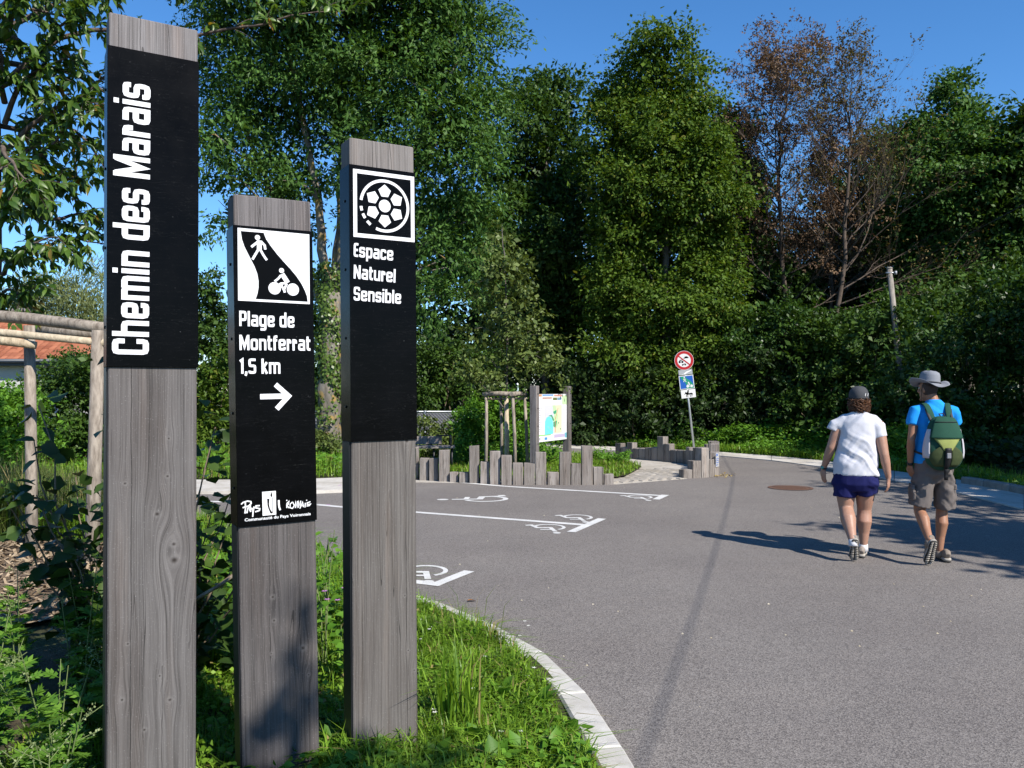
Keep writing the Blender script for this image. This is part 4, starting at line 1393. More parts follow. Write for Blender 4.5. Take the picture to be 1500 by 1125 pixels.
wood_tree(312, 40, [(315, 425, 18, 18), (308, 455, 24, 22), (325, 470, 20, 24), (300, 500, 30, 26), (325, 520, 26, 26)], (.2, .12), 420, 14, 'distant green tree in the gap between the left and the middle totem', M['leaf_mid'], 85, group='distant trees on the left')
for i, (cx, rows, lab) in enumerate([
    (60, [(35, 440, 22, 16), (60, 430, 20, 18), (85, 440, 22, 18), (50, 470, 36, 24), (90, 475, 30, 24), (20, 470, 30, 24)], 'feathery pale willow above the house roof, the one farther left'),
    (125, [(110, 430, 20, 18), (135, 420, 20, 20), (155, 440, 22, 22), (125, 465, 34, 26), (160, 480, 30, 26), (140, 510, 40, 30)], 'feathery pale willow above the house roof, next to the tallest totem')]):
    wood_tree(cx, 44, rows, (.26, .05), 520, 16, lab, M['leaf_willow'], 87 + i, slen=.9, droop=-.5, group='distant trees on the left', lift=.2)
wood_tree(105, 38, [(60, 520, 46, 40), (110, 510, 40, 34), (150, 530, 50, 46), (90, 560, 60, 40), (200, 540, 50, 50), (20, 530, 40, 40)], (.2, .11), 700, 16, 'dark tree behind the tiled roof', M['leaf_dark'], 90, group='distant trees on the left')

wood_tree(470, 33, [(445, 450, 50, 50), (500, 440, 46, 50), (460, 520, 60, 60), (510, 540, 50, 60), (470, 610, 70, 50), (540, 600, 60, 60), (400, 470, 40, 60), (420, 580, 50, 60)], (.2, .12), 900, 18, 'tree far behind the ash, seen between the middle and the third totem', M['leaf_mid'], 91, slen=.6)

# ------------------------------------------------------------------ the staked young oak
Y = 16.2
oak_rows = [(735, 345, 16, 22), (745, 385, 24, 22), (728, 400, 18, 18), (752, 420, 28, 20), (720, 440, 26, 20), (760, 455, 30, 20), (738, 470, 28, 20), (705, 480, 24, 16), (775, 490, 30, 16), (745, 505, 34, 20), (705, 520, 30, 16), (790, 515, 26, 14), (760, 540, 36, 16), (720, 550, 36, 14), (800, 545, 22, 12), (690, 545, 22, 12), (748, 562, 36, 12)]
lb = px_lobes(745, Y, oak_rows, 95, .5)
tree('young_tree', at0(745, Y), lb, (.085, .055), 520, 13, 'slim young oak with a pale trunk held between wooden stakes', M['leaf_oak'], M['bark'],
     [([(0, 0, -.1), (-.02, 0, 1.4), (-.05, 0, 2.6), (-.1, 0, 4.2), (-.13, 0, zpx(335, Y))], .032, .008)], 96, slen=.25, droop=.1, group=None, limb_r=.012, shell=.3)

# ------------------------------------------------------------------ the cherry at the left edge
Y = 8.8
r = np.random.default_rng(17)
ch = empty('cherry_tree', at0(-34, Y))
tag(ch, 'cherry tree with long pointed leaves hanging in at the upper left', 'tree')
cs = Y / FPX
cp = lambda x, y, dy=0.0: np.array([(x + 34) * cs, dy, zpx(y, Y)])
a = Acc(); a.tube(np.array([(0, 0, -.1), (.02, 0, 1.3), (.12, 0, 3.0), (.12, 0, 4.4), (.05, 0, 5.6), (.1, 0, 7.2)]), [.17, .14, .125, .11, .09, .05], 10, jitter=.05, rng=r)
a.obj('trunk', M['cherry_bark'], ch, True)
CH_BR = [[(-5, 330), (40, 280, -.2), (90, 225, -.3), (140, 190, -.4)], [(-5, 420), (30, 400, -.3), (70, 372, -.5), (128, 362, -.6)], [(0, 250), (40, 200, .2), (90, 140, .2), (150, 90, .2), (230, 60, .1)],
         [(5, 180), (60, 110, -.3), (120, 60, -.4), (180, 20, -.5)], [(5, 120), (60, 40, .2), (150, 20, .3), (250, 45, .2), (350, 30, .1), (430, 22, .0), (505, 12, 0)], [(5, 60), (60, 0, -.4), (130, -40, -.5), (250, -20, -.3), (370, 5, -.2), (455, 12, -.2)],
         [(0, 300), (40, 310, .4), (85, 300, .5), (130, 318, .6)], [(-10, 380), (20, 350, .5), (60, 335, .6), (110, 340, .6)], [(-5, 200), (45, 240, -.5), (80, 270, -.7), (110, 300, -.8)], [(0, 100), (40, 150, .5), (80, 180, .6), (130, 250, .6)],
         [(5, 90), (70, 80, .5), (140, 120, .6), (165, 150, .6)], [(-8, 440), (10, 440, -.2), (35, 430, -.3), (55, 442, -.3)], [(5, 40), (80, -30, .3), (180, -60, .3)], [(5, 150), (40, 60, -.6), (90, 20, -.8)], [(5, 220), (60, 180, -.1), (110, 150, -.1), (150, 165, -.1)], [(-10, 30), (40, 20, -.3), (90, 40, -.4), (140, 50, -.4)], [(-10, 130), (30, 130, -.2), (70, 120, -.3), (120, 100, -.3)], [(-10, 270), (25, 265, .2), (60, 262, .2), (100, 250, .2)], [(-15, 0), (30, 60, -.2), (60, 90, -.2), (100, 150, -.3)], [(-15, 340), (20, 320, -.2), (50, 300, -.2), (75, 290, -.2)], [(-20, 180), (15, 180, .3), (40, 215, .3), (60, 250, .3)]]
bra = Acc(); tw = []
for ln in CH_BR:
    pts = np.array([cp(*q) for q in ln])
    s_ = np.linspace(0, len(pts) - 1, 12)
    Pb = np.stack([np.interp(s_, np.arange(len(pts)), pts[:, q]) for q in range(3)], -1)
    Pb[1:] += r.normal(0, .012, (11, 3))
    bra.tube(Pb, np.linspace(.032, .005, 12), 6, cap=False)
    for k in range(2, 12):
        for _ in range(2):
            dv = (Pb[k] - Pb[k - 1]); dv = dv / np.linalg.norm(dv) + unit(r, 1)[0] * .9; dv[2] -= .15
            dv /= np.linalg.norm(dv)
            L = r.uniform(.17, .48)
            tip = Pb[k] + dv * L
            mid = Pb[k] + dv * L * .5 + np.array([0, 0, .015])
            bra.tube(np.array([Pb[k], mid, tip]), [.004, .003, .0018], 4, cap=False)
            tw.append((Pb[k], tip, dv))
bra.obj('branches', M['cherry_bark'], ch)
CL6 = np.array([(0, 0, 0), (.10, .04, .0), (.40, .30, .07), (.36, .58, .06), (0, 1.0, -.16), (-.36, .58, .06), (-.40, .30, .07), (0, .32, 0), (0, .62, -.03)])
CL6F = [np.array([[0, 1, 2, 7], [7, 2, 3, 8], [0, 7, 6, 6]])[:2], np.array([[8, 3, 4], [8, 4, 5], [0, 7, 6]]), np.array([[7, 8, 5, 6]])]
LP, LD, LN = [], [], []
for p0, p1, dv in tw:
    for _ in range(r.integers(8, 14)):
        f = r.uniform(.15, 1.05)
        LP.append(p0 + (p1 - p0) * f)
        e = dv * .45 + unit(r, 1)[0] * .75; e[2] -= .55
        LD.append(e); LN.append(unit(r, 1)[0] * .5 + np.array([0, -.2, .6]))
LP, LD, LN = map(np.array, (LP, LD, LN))


def single_leaf(name, L, W, shape, faces, mat):
    a = Acc(); add_leaves(a, np.zeros((1, 3)), np.array([[0, 1.0, 0]]), np.array([[0, 0, 1.0]]), np.array([L]), np.array([W]), shape, faces)
    me = a.mesh(name)
    me.materials.append(mat)
    return me


def place_leaves(parent, name, me, P, D, N, S):
    """one object per leaf, all sharing a mesh"""
    for p, d, n_, s_ in zip(P, D, N, S):
        y = Vector(d).normalized(); x = y.cross(Vector(n_)).normalized(); z = x.cross(y)
        m = Matrix((x * s_, y * s_, z * s_)).transposed().to_4x4()
        m.translation = Vector(p)
        o = bpy.data.objects.new(name, me)
        o.parent = parent
        o.matrix_local = m
        COL.objects.link(o)


def leafage(parent, P, D, N, L, W, shape, faces, mat, r, name='leaf', rest='foliage', most=300, near=None):
    """the leaves that show largest as objects, the rest as one part"""
    k = len(P)
    order = np.argsort(P[:, 1] if near is None else near)
    big, small = order[:most], order[most:]
    me = single_leaf(name, L, W, shape, faces, mat)
    place_leaves(parent, name, me, P[big], D[big], N[big], r.uniform(.7, 1.2, len(big)))
    if len(small):
        a = Acc(); add_leaves(a, P[small], D[small], N[small], L * r.uniform(.7, 1.2, len(small)), W * r.uniform(.75, 1.15, len(small)), shape, faces)
        tag(a.obj(rest, mat, parent), kind='stuff')


leafage(ch, LP, LD, LN, .135, .055 * 1.25, CL6, CL6F, M['leaf_cherry'], r)
# ================================================================== BUILT THINGS
# ------------------------------------------------------------------ palisades of sawn timbers
def paling(parent, a, b, depth, h, r, z0=-.1):
    """one timber between the ground points a and b (its front face), depth going to the left of a->b"""
    ax, ay = a; bx, by = b
    L = math.hypot(bx - ax, by - ay)
    bm = bmesh.new()
    bm_box(bm, (0.004, 0, z0), (L - .009, depth, h), .007)
    for v in bm.verts:
        if v.co.z > h - .02:
            v.co.z += r.uniform(-.010, .004)
    o = bm_obj('paling', bm, M['paling_wood'], parent)
    o.matrix_local = Matrix.Translation((ax, ay, 0)) @ Matrix.Rotation(math.atan2(by - ay, bx - ax), 4, 'Z') @ Matrix.Rotation(r.uniform(-.012, .012), 4, 'Y')
    return o


pr = random.Random(8)
pal = empty('palisade')
tag(pal, 'front palisade of upright grey timbers of uneven height beside the bay markings', 'palisade', 'timber palisades round the rest area')
PLS = [(40, 60, 597, 807), (62, 125, 668, 812), (125, 187, 668, 815), (187, 258, 615, 820), (258, 318, 757, 823), (318, 385, 757, 826), (385, 453, 588, 830), (455, 517, 690, 833), (517, 590, 622, 836), (590, 664, 650, 839), (664, 736, 700, 840), (736, 812, 700, 840), (812, 887, 628, 840), (890, 967, 757, 840), (967, 1042, 628, 840), (1042, 1112, 702, 840), (1112, 1187, 588, 840), (1187, 1257, 725, 839), (1257, 1323, 770, 838)]
PLS = [(-95, -25, 640, 795), (-25, 40, 720, 802)] + PLS
z6 = lambda x, y: (600 + x / 4.412, 520 + y / 4.412)
for x0, x1, yt, yb in PLS:
    px0, py = z6(x0, yb); px1, _ = z6(x1, yb)
    A = gr(px0, py); B = gr(px1, py)
    h = zpx(z6(0, yt)[1], A.y)
    paling(pal, (A.x, A.y), (B.x, B.y), .16, h, pr)

pal2 = empty('palisade')
tag(pal2, 'curved palisade of upright grey timbers to the right, carrying a white notice', 'palisade', 'timber palisades round the rest area')


def along(path, step):
    P = [np.array(p, float) for p in path]
    seg = [np.linalg.norm(b - a) for a, b in zip(P[:-1], P[1:])]
    tot = sum(seg); n = int(tot / step)
    out = []
    for k in range(n + 1):
        d = tot * k / n
        for (a, b), L in zip(zip(P[:-1], P[1:]), seg):
            if d <= L + 1e-9: break
            d -= L
        out.append(a + (b - a) * min(1, d / L))
    return out


def hpx(y, Y): return zpx(500 + y / 4.6875, Y)


near = along([(3.13, 15.22), (3.42, 15.33), (3.72, 15.52), (3.93, 15.82), (4.03, 16.2)], .185)
NH = [hpx(880, 15.25), hpx(822, 15.3), hpx(732, 15.4), hpx(812, 15.5), hpx(845, 15.65), hpx(760, 15.8), hpx(703, 16.1), .5]
for k in range(len(near) - 1):
    paling(pal2, near[k], near[k + 1], .17, NH[min(k, 7)], pr)
arc = along([(4.03, 16.2), (4.12, 16.8), (4.10, 17.5), (3.92, 18.4)], .185)
AH = [.62, .42, .60, .40, .52, .34, .44, .30, .40, .33, .38, .3, .3]
for k in range(len(arc) - 1):
    paling(pal2, arc[k], arc[k + 1], .17, AH[k % 13], pr)
far = along([(3.90, 18.45), (3.25, 19.35), (2.62, 20.2)], .182)
FH = [hpx(748, 18.4), hpx(745, 18.6), hpx(740, 18.8), hpx(700, 18.95), hpx(650, 19.1), hpx(722, 19.25), hpx(728, 19.4), hpx(668, 19.5), hpx(730, 19.6), hpx(732, 19.7), hpx(692, 19.8), hpx(725, 19.9), hpx(697, 20), hpx(699, 20), hpx(660, 20.1)]
for k in range(len(far) - 1):
    f = k / (len(far) - 1) * 14
    paling(pal2, far[k], far[k + 1], .17, FH[int(f + .5)], pr)
q0, q1 = near[-4], near[-3]
e = (q1 - q0) / np.linalg.norm(q1 - q0); nn = np.array([e[1], -e[0]])
bm = bmesh.new()
c0 = q0 + e * .02 + nn * .012; c1 = q1 - e * .02 + nn * .012
zt, zb = hpx(765, 15.7), hpx(862, 15.7)
for lo, hi, off, mt in ((zb, zt, 0, 0),):
    vs = [bm.verts.new((c[0], c[1], z)) for c, z in ((c0, zb), (c1, zb), (c1, zt), (c0, zt))]
    bm.faces.new(vs)
bmesh.ops.solidify(bm, geom=bm.faces[:], thickness=.002)
M['paper'] = plain('laminated paper', (.62, .63, .66), .35, .4, var=.03)
M['blue_print'] = plain('blue print', (.12, .18, .42), .5)
nt_ = bm_obj('paper_notice', bm, M['paper'], pal2)
bm = bmesh.new()
for z0_, z1_, u0_, u1_ in ((.78, .92, .1, .6), (.55, .6, .1, .85), (.42, .47, .1, .8), (.28, .33, .1, .85), (.1, .18, .1, .4)):
    pts = [(c0 + (c1 - c0) * u + nn * .004, zb + (zt - zb) * z) for u, z in ((u0_, z0_), (u1_, z0_), (u1_, z1_), (u0_, z1_))]
    bm.faces.new([bm.verts.new((p[0], p[1], z)) for p, z in pts])
bm_obj('notice_print', bm, M['blue_print'], nt_)

# ------------------------------------------------------------------ information board
ib = empty('information_board', (.45, 15.5, 0), math.atan2(1.2, .66))
tag(ib, 'information board with a coloured lake map between two square timber posts', 'information board')
PWd = 1.37
for x in (-.03, PWd + .03):
    bm = bmesh.new(); bm_box(bm, (x - .06, -.05, -.2), (x + .06, .09, 1.70), .008)
    o = bm_obj('post', bm, M['board_wood'], ib)
    for z in (.62, .95, 1.28, 1.55):
        bm = bmesh.new()
        bmesh.ops.create_cone(bm, cap_ends=True, segments=8, radius1=.012, radius2=.010, depth=.01, matrix=Matrix.Translation((x, -.055, z)) @ Matrix.Rotation(math.pi / 2, 4, 'X'))
        bm_obj('bolt', bm, M['dark_metal'], o)
zb, zt = zpx(648.5, 15.5), zpx(577.5, 15.5)
x0, x1 = .035, PWd - .035
bm = bmesh.new(); bm_box(bm, (x0, 0, zb), (x1, .02, zt), .002)
bp = bm_obj('map_panel', bm, M['white_print'], ib)


def col(name, c):
    if name not in M: M[name] = plain(name, c, .5, .3, var=.04)
    return M[name]


def panel_shape(name, pts, mat, lift):
    bm = bmesh.new()
    f = bm.faces.new([bm.verts.new((x0 + (x1 - x0) * u, -.001 - lift, zb + (zt - zb) * v)) for u, v in pts])
    f.normal_update()
    if f.normal.y > 0: f.normal_flip()
    bmesh.ops.triangulate(bm, faces=bm.faces[:])
    return bm_obj(name, bm, mat, bp)


def rect(u0, v0, u1, v1): return [(u0, v0), (u1, v0), (u1, v1), (u0, v1)]


panel_shape('map_background', rect(.24, .16, .82, .76), col('print pale lilac', (.52, .52, .60)), .0006)
panel_shape('map_hills', [(.56, .16), (.82, .16), (.82, .76), (.60, .76), (.57, .5)], col('print beige', (.60, .55, .38)), .0010)
panel_shape('map_marsh', [(.50, .76), (.60, .76), (.66, .6), (.70, .52), (.66, .40), (.70, .34), (.64, .26), (.56, .32), (.52, .45), (.55, .55)], col('print pale green', (.42, .60, .32)), .0014)
panel_shape('map_lake', [(.25, .14), (.52, .15), (.525, .30), (.51, .42), (.46, .50), (.38, .53), (.30, .50), (.255, .42), (.25, .3)], col('print cyan', (.14, .56, .56)), .0018)
for q in ([(.52, .62), (.64, .66), (.62, .58), (.55, .57)], [(.36, .54), (.48, .56), (.56, .44), (.52, .42), (.46, .52)], [(.53, .40), (.66, .43), (.63, .33), (.60, .27), (.53, .31)], [(.69, .40), (.73, .37), (.70, .35)], [(.76, .26), (.80, .25), (.78, .21)]):
    panel_shape('map_wood', q, col('print deep green', (.05, .28, .14)), .0022)
panel_shape('map_road', [(.69, .70), (.70, .70), (.60, .45), (.60, .18), (.585, .18), (.585, .46)], col('print red', (.50, .12, .08)), .0026)
panel_shape('blue_banner', rect(.17, .965, .53, .992), col('print blue', (.07, .24, .50)), .0006)
panel_shape('orange_banner', rect(.0, .95, .15, .995), col('print orange', (.50, .26, .12)), .0006)
panel_shape('brown_banner', rect(.17, .905, .48, .93), col('print brown', (.34, .12, .05)), .0006)
panel_shape('photo_print', rect(.52, .87, .66, .925), col('print dark olive', (.12, .14, .05)), .0006)
panel_shape('photo_print', rect(.67, .87, .80, .925), col('print blue grey', (.14, .26, .36)), .0006)
panel_shape('red_lettering_bar', rect(.56, .95, .84, .985), col('print rose', (.50, .24, .20)), .0006)
panel_shape('green_corner', rect(.84, .77, .995, .97), col('print pale green', (0, 0, 0)), .0006)
panel_shape('green_rule', [(0, .125), (.45, .125), (.45, .145), (0, .15)], col('print grass green', (.25, .50, .14)), .0006)
panel_shape('small_emblem', rect(.24, .035, .33, .09), col('print blue', (0, 0, 0)), .0006)
panel_shape('small_emblem', rect(.06, .04, .11, .09), col('print grey', (.36, .36, .38)), .0006)
panel_shape('legend', rect(.56, .06, .93, .13), col('print lilac', (.42, .36, .50)), .0006)
panel_shape('corner_emblem', rect(.93, .04, .995, .15), col('print teal', (.14, .36, .44)), .0006)
bm = bmesh.new()
for k in range(15):
    for u0, u1 in ((.03, .20 - .03 * (k % 3)), (.84, .97 - .02 * (k % 2))):
        v = .73 - k * .036
        bm.faces.new([bm.verts.new((x0 + (x1 - x0) * u, -.0016, zb + (zt - zb) * w)) for u, w in ((u0, v), (u1, v), (u1, v + .009), (u0, v + .009))])
for k in range(14):
    u, v = .29 + .016 * (k * 5 % 13), .19 + .012 * (k * 7 % 11)
    bm.faces.new([bm.verts.new((x0 + (x1 - x0) * a, -.0032, zb + (zt - zb) * b)) for a, b in ((u, v), (u + .03, v), (u + .03, v + .006), (u, v + .006))])
tag(bm_obj('text_lines', bm, col('print grey', (0, 0, 0)), bp), kind='stuff')

# ------------------------------------------------------------------ stakes round the young oak
ts = empty('tree_stakes', at0(745, 16.2))
tag(ts, 'frame of rough wooden stakes and rails round the young oak', 'tree stakes')
loc = lambda x, y, Y: np.array(at(x, y, Y)) - np.array(ts.location)
ST = {'a': ((712.6, 580, 15.85), (711.6, 690, 15.85)), 'b': ((733.5, 581, 16.75), (735.2, 682, 16.75)), 'c': ((751, 580, 15.75), (755.5, 692, 15.75)), 'd': ((768.3, 580, 16.4), (773.5, 690, 16.4))}
for k, (tp, bt) in ST.items():
    tube('stake', [loc(*bt) - np.array([0, 0, .3]), (loc(*tp) + loc(*bt)) / 2 + np.array([.006, 0, 0]), loc(*tp) + np.array([0, 0, .03])], [.034, .032, .029], M['log_wood'], ts, 9)
tops = {k: loc(*v[0]) for k, v in ST.items()}
for a_, b_ in (('a', 'c'), ('c', 'd')):
    p, q = tops[a_], tops[b_]
    d_ = (q - p) / np.linalg.norm(q - p)
    tube('rail', [p - d_ * .07 + np.array([0, -.03, .035]), (p + q) / 2 + np.array([0, -.03, .045]), q + d_ * .06 + np.array([0, -.03, .035])], [.043, .046, .042], M['log_wood'], ts, 8)
for a_, b_ in (('a', 'b'), ('b', 'd')):
    p, q = tops[a_], tops[b_]
    d_ = (q - p) / np.linalg.norm(q - p)
    tube('rail', [p - d_ * .07 + np.array([0, .03, -.05]), q + d_ * .06 + np.array([0, .02, -.05])], [.026, .024], M['pale_log_wood'], ts, 7)
tube('trunk_wrap', [(-.03, 0, .0), (-.035, 0, .8), (-.045, 0, 1.46)], [.055, .05, .045], M['pale_log_wood'], ts, 10)
tube('tie', [tops['b'] + np.array([0, 0, -.28]), (tops['b'] + np.array([-.04, 0, 0])) / 2 + np.array([0, 0, tops['b'][2] * .5 - .16]), np.array([-.04, 0, tops['b'][2] - .06])], .014, M['brown_stem'], ts, 6)

pl = empty('marker_pole', at0(760.8, 19.5))
tag(pl, 'slim grey blue pole standing behind the tree stakes', 'pole')
tube('shaft', [(0.02, 0, -.2), (-.05, 0, zpx(563, 19.5))], .032, M['pole_grey'], pl, 10)
bm = bmesh.new(); bmesh.ops.create_cone(bm, cap_ends=True, segments=10, radius1=.036, radius2=.02, depth=.03, matrix=Matrix.Translation((-.05, 0, zpx(563, 19.5) + .012)))
bm_obj('cap', bm, M['galv'], pl)
br_ = empty('barrier', at0(752, 22.3))
tag(br_, 'low white barrier half hidden behind the tree stakes', 'barrier')
s22 = 22.3 / FPX
for dx, z0_, z1_, w, mt, nm in ((-.12, .15, .42, .52, 'white_print', 'board'), (.45, .62, .68, .85, 'dark_metal', 'rail'), (.35, .25, .31, .7, 'dark_metal', 'rail')):
    bm = bmesh.new(); bm_box(bm, (dx - w / 2, -.015 if nm == 'board' else .03, z0_), (dx + w / 2, .015 if nm == 'board' else .06, z1_), .005)
    bm_obj(nm, bm, M[mt], br_)
for dx in (-.3, .2, .85):
    tube('post', [(dx, .05, -.2), (dx, .05, .75)], .03, M['dark_metal'], br_, 8)

# ------------------------------------------------------------------ round sign with plates
Y = 22.0
sg = empty('road_sign', at0(1017.5, Y))
tag(sg, 'leaning road sign with red ring and blue path plate above the horse plate', 'road sign')
lean = math.radians(-6.6)
SG = Matrix.Rotation(lean, 4, 'Y')
M['sign_red'] = plain('sign red', (.36, .012, .016), .35, .4, var=.05)
M['sign_white'] = plain('sign white', (.60, .60, .60), .35, .4, var=.04)
M['sign_blue'] = plain('sign blue', (.012, .085, .36), .35, .4, var=.05)
M['sign_green'] = plain('sign green', (.012, .22, .12), .35, .4, var=.05)
M['sign_grey'] = plain('sign grey', (.30, .32, .33), .35, .4, var=.2)
sp = Y / FPX
def sgpart(name, bm, mat, parent=None):
    o = bm_obj(name, bm, mat, parent or sg)
    if parent is None: o.matrix_local = SG
    return o
HT = zpx(517, Y) / math.cos(lean)
a = Acc(); a.tube([(0, .03, -.3), (0, .03, HT)], .028, 10)
o = a.obj('post', M['galv'], sg); o.matrix_local = SG
zc = (zpx(528, Y)) / math.cos(lean)
R = .255


def xz_poly(bm, pts, y=0.0):
    f = bm.faces.new([bm.verts.new((p[0], y, p[1])) for p in pts])
    f.normal_update()
    if f.normal.y > 0: f.normal_flip()


def circle(cx, cz, r, n=28): return [(cx + r * math.cos(2 * math.pi * k / n), cz + r * math.sin(2 * math.pi * k / n)) for k in range(n)]


bm = bmesh.new()
bmesh.ops.create_cone(bm, cap_ends=True, segments=32, radius1=R, radius2=R, depth=.02, matrix=Matrix.Translation((0, .0, zc)) @ Matrix.Rotation(math.pi / 2, 4, 'X'))
rs = sgpart('round_plate', bm, M['sign_white'])
bm = bmesh.new()
ci, co_ = circle(0, zc, R * .70, 32), circle(0, zc, R * .97, 32)
for k in range(32):
    xz_poly(bm, [ci[k], co_[k], co_[(k + 1) % 32], ci[(k + 1) % 32]], -.0115)
sgpart('red_ring', bm, M['sign_red'], rs)
bm = bmesh.new()
xz_poly(bm, [(p[0], zc + p[1]) for p in line_between((-R * .52, R * .50), (R * .52, -R * .50), R * .13)], -.0125)
sgpart('red_slash', bm, M['sign_red'], rs)
bm = bmesh.new()
# small dark outlines of a car, a motorcycle and a moped
xz_poly(bm, [(-.02 + .13 * x, zc + .055 + .06 * z) for x, z in ((.1, .2), (.25, .25), (.4, .75), (.85, .75), (1.0, .3), (1.12, .25), (1.12, -.1), (.1, -.1))], -.0119)
xz_poly(bm, circle(-.12, zc - .03, .03, 12), -.0119); xz_poly(bm, circle(-.05, zc - .035, .03, 12), -.0118)
xz_poly(bm, [(-.13, zc), (-.05, zc + .005), (-.04, zc + .05), (-.07, zc + .02), (-.11, zc + .03)], -.0117)
xz_poly(bm, circle(-.05, zc - .115, .022, 12), -.0119); xz_poly(bm, circle(.02, zc - .115, .022, 12), -.0118)
xz_poly(bm, [(-.06, zc - .105), (.02, zc - .105), (.03, zc - .08), (0, zc - .085), (-.04, zc - .09)], -.0117)
sgpart('vehicle_figures', bm, M['black_print'], rs)


def plate(name, ztop, zbot, w, mat, dx=0.0):
    bm = bmesh.new(); bm_box(bm, (dx - w / 2, -.008, zbot), (dx + w / 2, .008, ztop), .003)
    return sgpart(name, bm, mat)


zz_ = lambda y: zpx(y, Y) / math.cos(lean)
pg = plate('grey_plate', zz_(541.5), zz_(549), .37, M['sign_grey'])
bm = bmesh.new()
xz_poly(bm, [(-.14, zz_(548)), (-.05, zz_(547.5)), (.02, zz_(544.5)), (.14, zz_(543)), (.16, zz_(544)), (.06, zz_(546)), (-.02, zz_(548.4))], -.009)
sgpart('faded_print', bm, M['white_print'], pg)
zt_, zb_ = zz_(550), zz_(570)
pb_ = plate('path_plate', zt_, zb_, .385, M['sign_white'])
H_ = zt_ - zb_
bm = bmesh.new(); xz_poly(bm, [(-.175, zb_ + .017), (.175, zb_ + .017), (.175, zt_ - .017), (-.175, zt_ - .017)], -.009)
sgpart('blue_field', bm, M['sign_blue'], pb_)
bm = bmesh.new()
xz_poly(bm, [(-.16 + .33 * u, zb_ + .017 + (H_ - .034) * v) for u, v in ((0, .98), (.42, .98), (.52, .80), (.80, .58), (.98, .30), (1.02, .0), (.38, .0), (.46, .25), (.36, .5), (.12, .75))], -.0096)
bmesh.ops.triangulate(bm, faces=bm.faces[:])
sgpart('green_lane', bm, M['sign_green'], pb_)
bm = bmesh.new()
fx = lambda u, v: (-.175 + .35 * u, zb_ + H_ * v)
for ln, w in (([(.36, .84), (.37, .68)], .03), ([(.36, .70), (.28, .54)], .016), ([(.38, .68), (.47, .53)], .016), ([(.36, .80), (.27, .70)], .014), ([(.37, .80), (.46, .70)], .014), ([(.64, .42), (.72, .30)], .03), ([(.64, .40), (.55, .30)], .013), ([(.72, .30), (.64, .26), (.68, .15)], .014)):
    for q in stroke_quads([fx(*p) for p in ln], w): xz_poly(bm, q, -.0102)
for u, v, rr_ in ((.36, .89, .018), (.63, .47, .018), (.55, .20, .036), (.84, .20, .036)):
    c = fx(u, v); xz_poly(bm, circle(c[0], c[1], rr_, 14), -.0104)
sgpart('walker_and_cyclist', bm, M['sign_white'], pb_)
zt_, zb_ = zz_(570.8), zz_(583)
ph = plate('horse_plate', zt_, zb_, .385, M['sign_white'], .01)
bm = bmesh.new()
hs = lambda u, v: (-.17 + .36 * u, zb_ + (zt_ - zb_) * v)
xz_poly(bm, [hs(*p) for p in ((.26, .58), (.20, .48), (.22, .42), (.30, .52), (.34, .45), (.36, .38), (.62, .40), (.72, .44), (.78, .40), (.80, .30), (.83, .32), (.82, .50), (.74, .58), (.55, .56), (.42, .58), (.36, .70), (.29, .74))], -.009)
for ln in ([(.38, .42), (.34, .25), (.36, .12)], [(.43, .42), (.45, .26), (.43, .12)], [(.64, .44), (.62, .28), (.64, .12)], [(.71, .46), (.75, .28), (.73, .12)]):
    for q in stroke_quads([hs(*p) for p in ln], .016): xz_poly(bm, q, -.0094)
for ln, w in (([(.46, .56), (.50, .80)], .04), ([(.48, .62), (.42, .44)], .022), ([(.50, .74), (.38, .62)], .014)):
    for q in stroke_quads([hs(*p) for p in ln], w): xz_poly(bm, q, -.0097)
c = hs(.51, .88); xz_poly(bm, circle(c[0], c[1], .018, 12), -.0099)
bmesh.ops.triangulate(bm, faces=bm.faces[:])
sgpart('horse_and_rider', bm, M['black_print'], ph)

# ------------------------------------------------------------------ utility pole and cable
M['pole_wood'] = bark_mat('utility pole timber', (.15, .135, .115), (.30, .275, .24), 20)
M['cable'] = plain('black cable', (.012, .012, .013), .5)
Y = 21.0
up_ = empty('utility_pole', (9.98, Y, 0))
tag(up_, 'pale utility pole rising out of the bushes above the man', 'utility pole')
tpx = at(1303, 393, Y)
top = np.array(tpx) - np.array(up_.location)
tube('shaft', [(0, 0, -.3), top * .5, top], [.09, .074, .064], M['pole_wood'], up_, 12)
bm = bmesh.new(); bmesh.ops.create_uvsphere(bm, u_segments=10, v_segments=6, radius=.078, matrix=Matrix.Translation(top) @ Matrix.Diagonal((1, 1, .45, 1)))
bm_obj('cap', bm, M['pole_wood'], up_, True)
tube('bracket', [top + np.array([-.10, -.03, -.12]), top + np.array([.13, -.06, -.12])], .022, M['galv'], up_, 8)
tube('insulator', [top + np.array([.12, -.08, -.17]), top + np.array([.12, -.08, -.08])], .032, M['sign_grey'], up_, 8)
cb = []
off = SUN_DIR / SUN_DIR.z
for (x, y), h in zip([(890, 1060), (940, 970), (1019, 847), (1042, 786), (1054, 740), (1063, 693)], [4.75, 4.68, 4.6, 4.55, 4.52, 4.52]):
    g = gr(x, y); cb.append(np.array(g + off * h))
cb = np.array(cb)
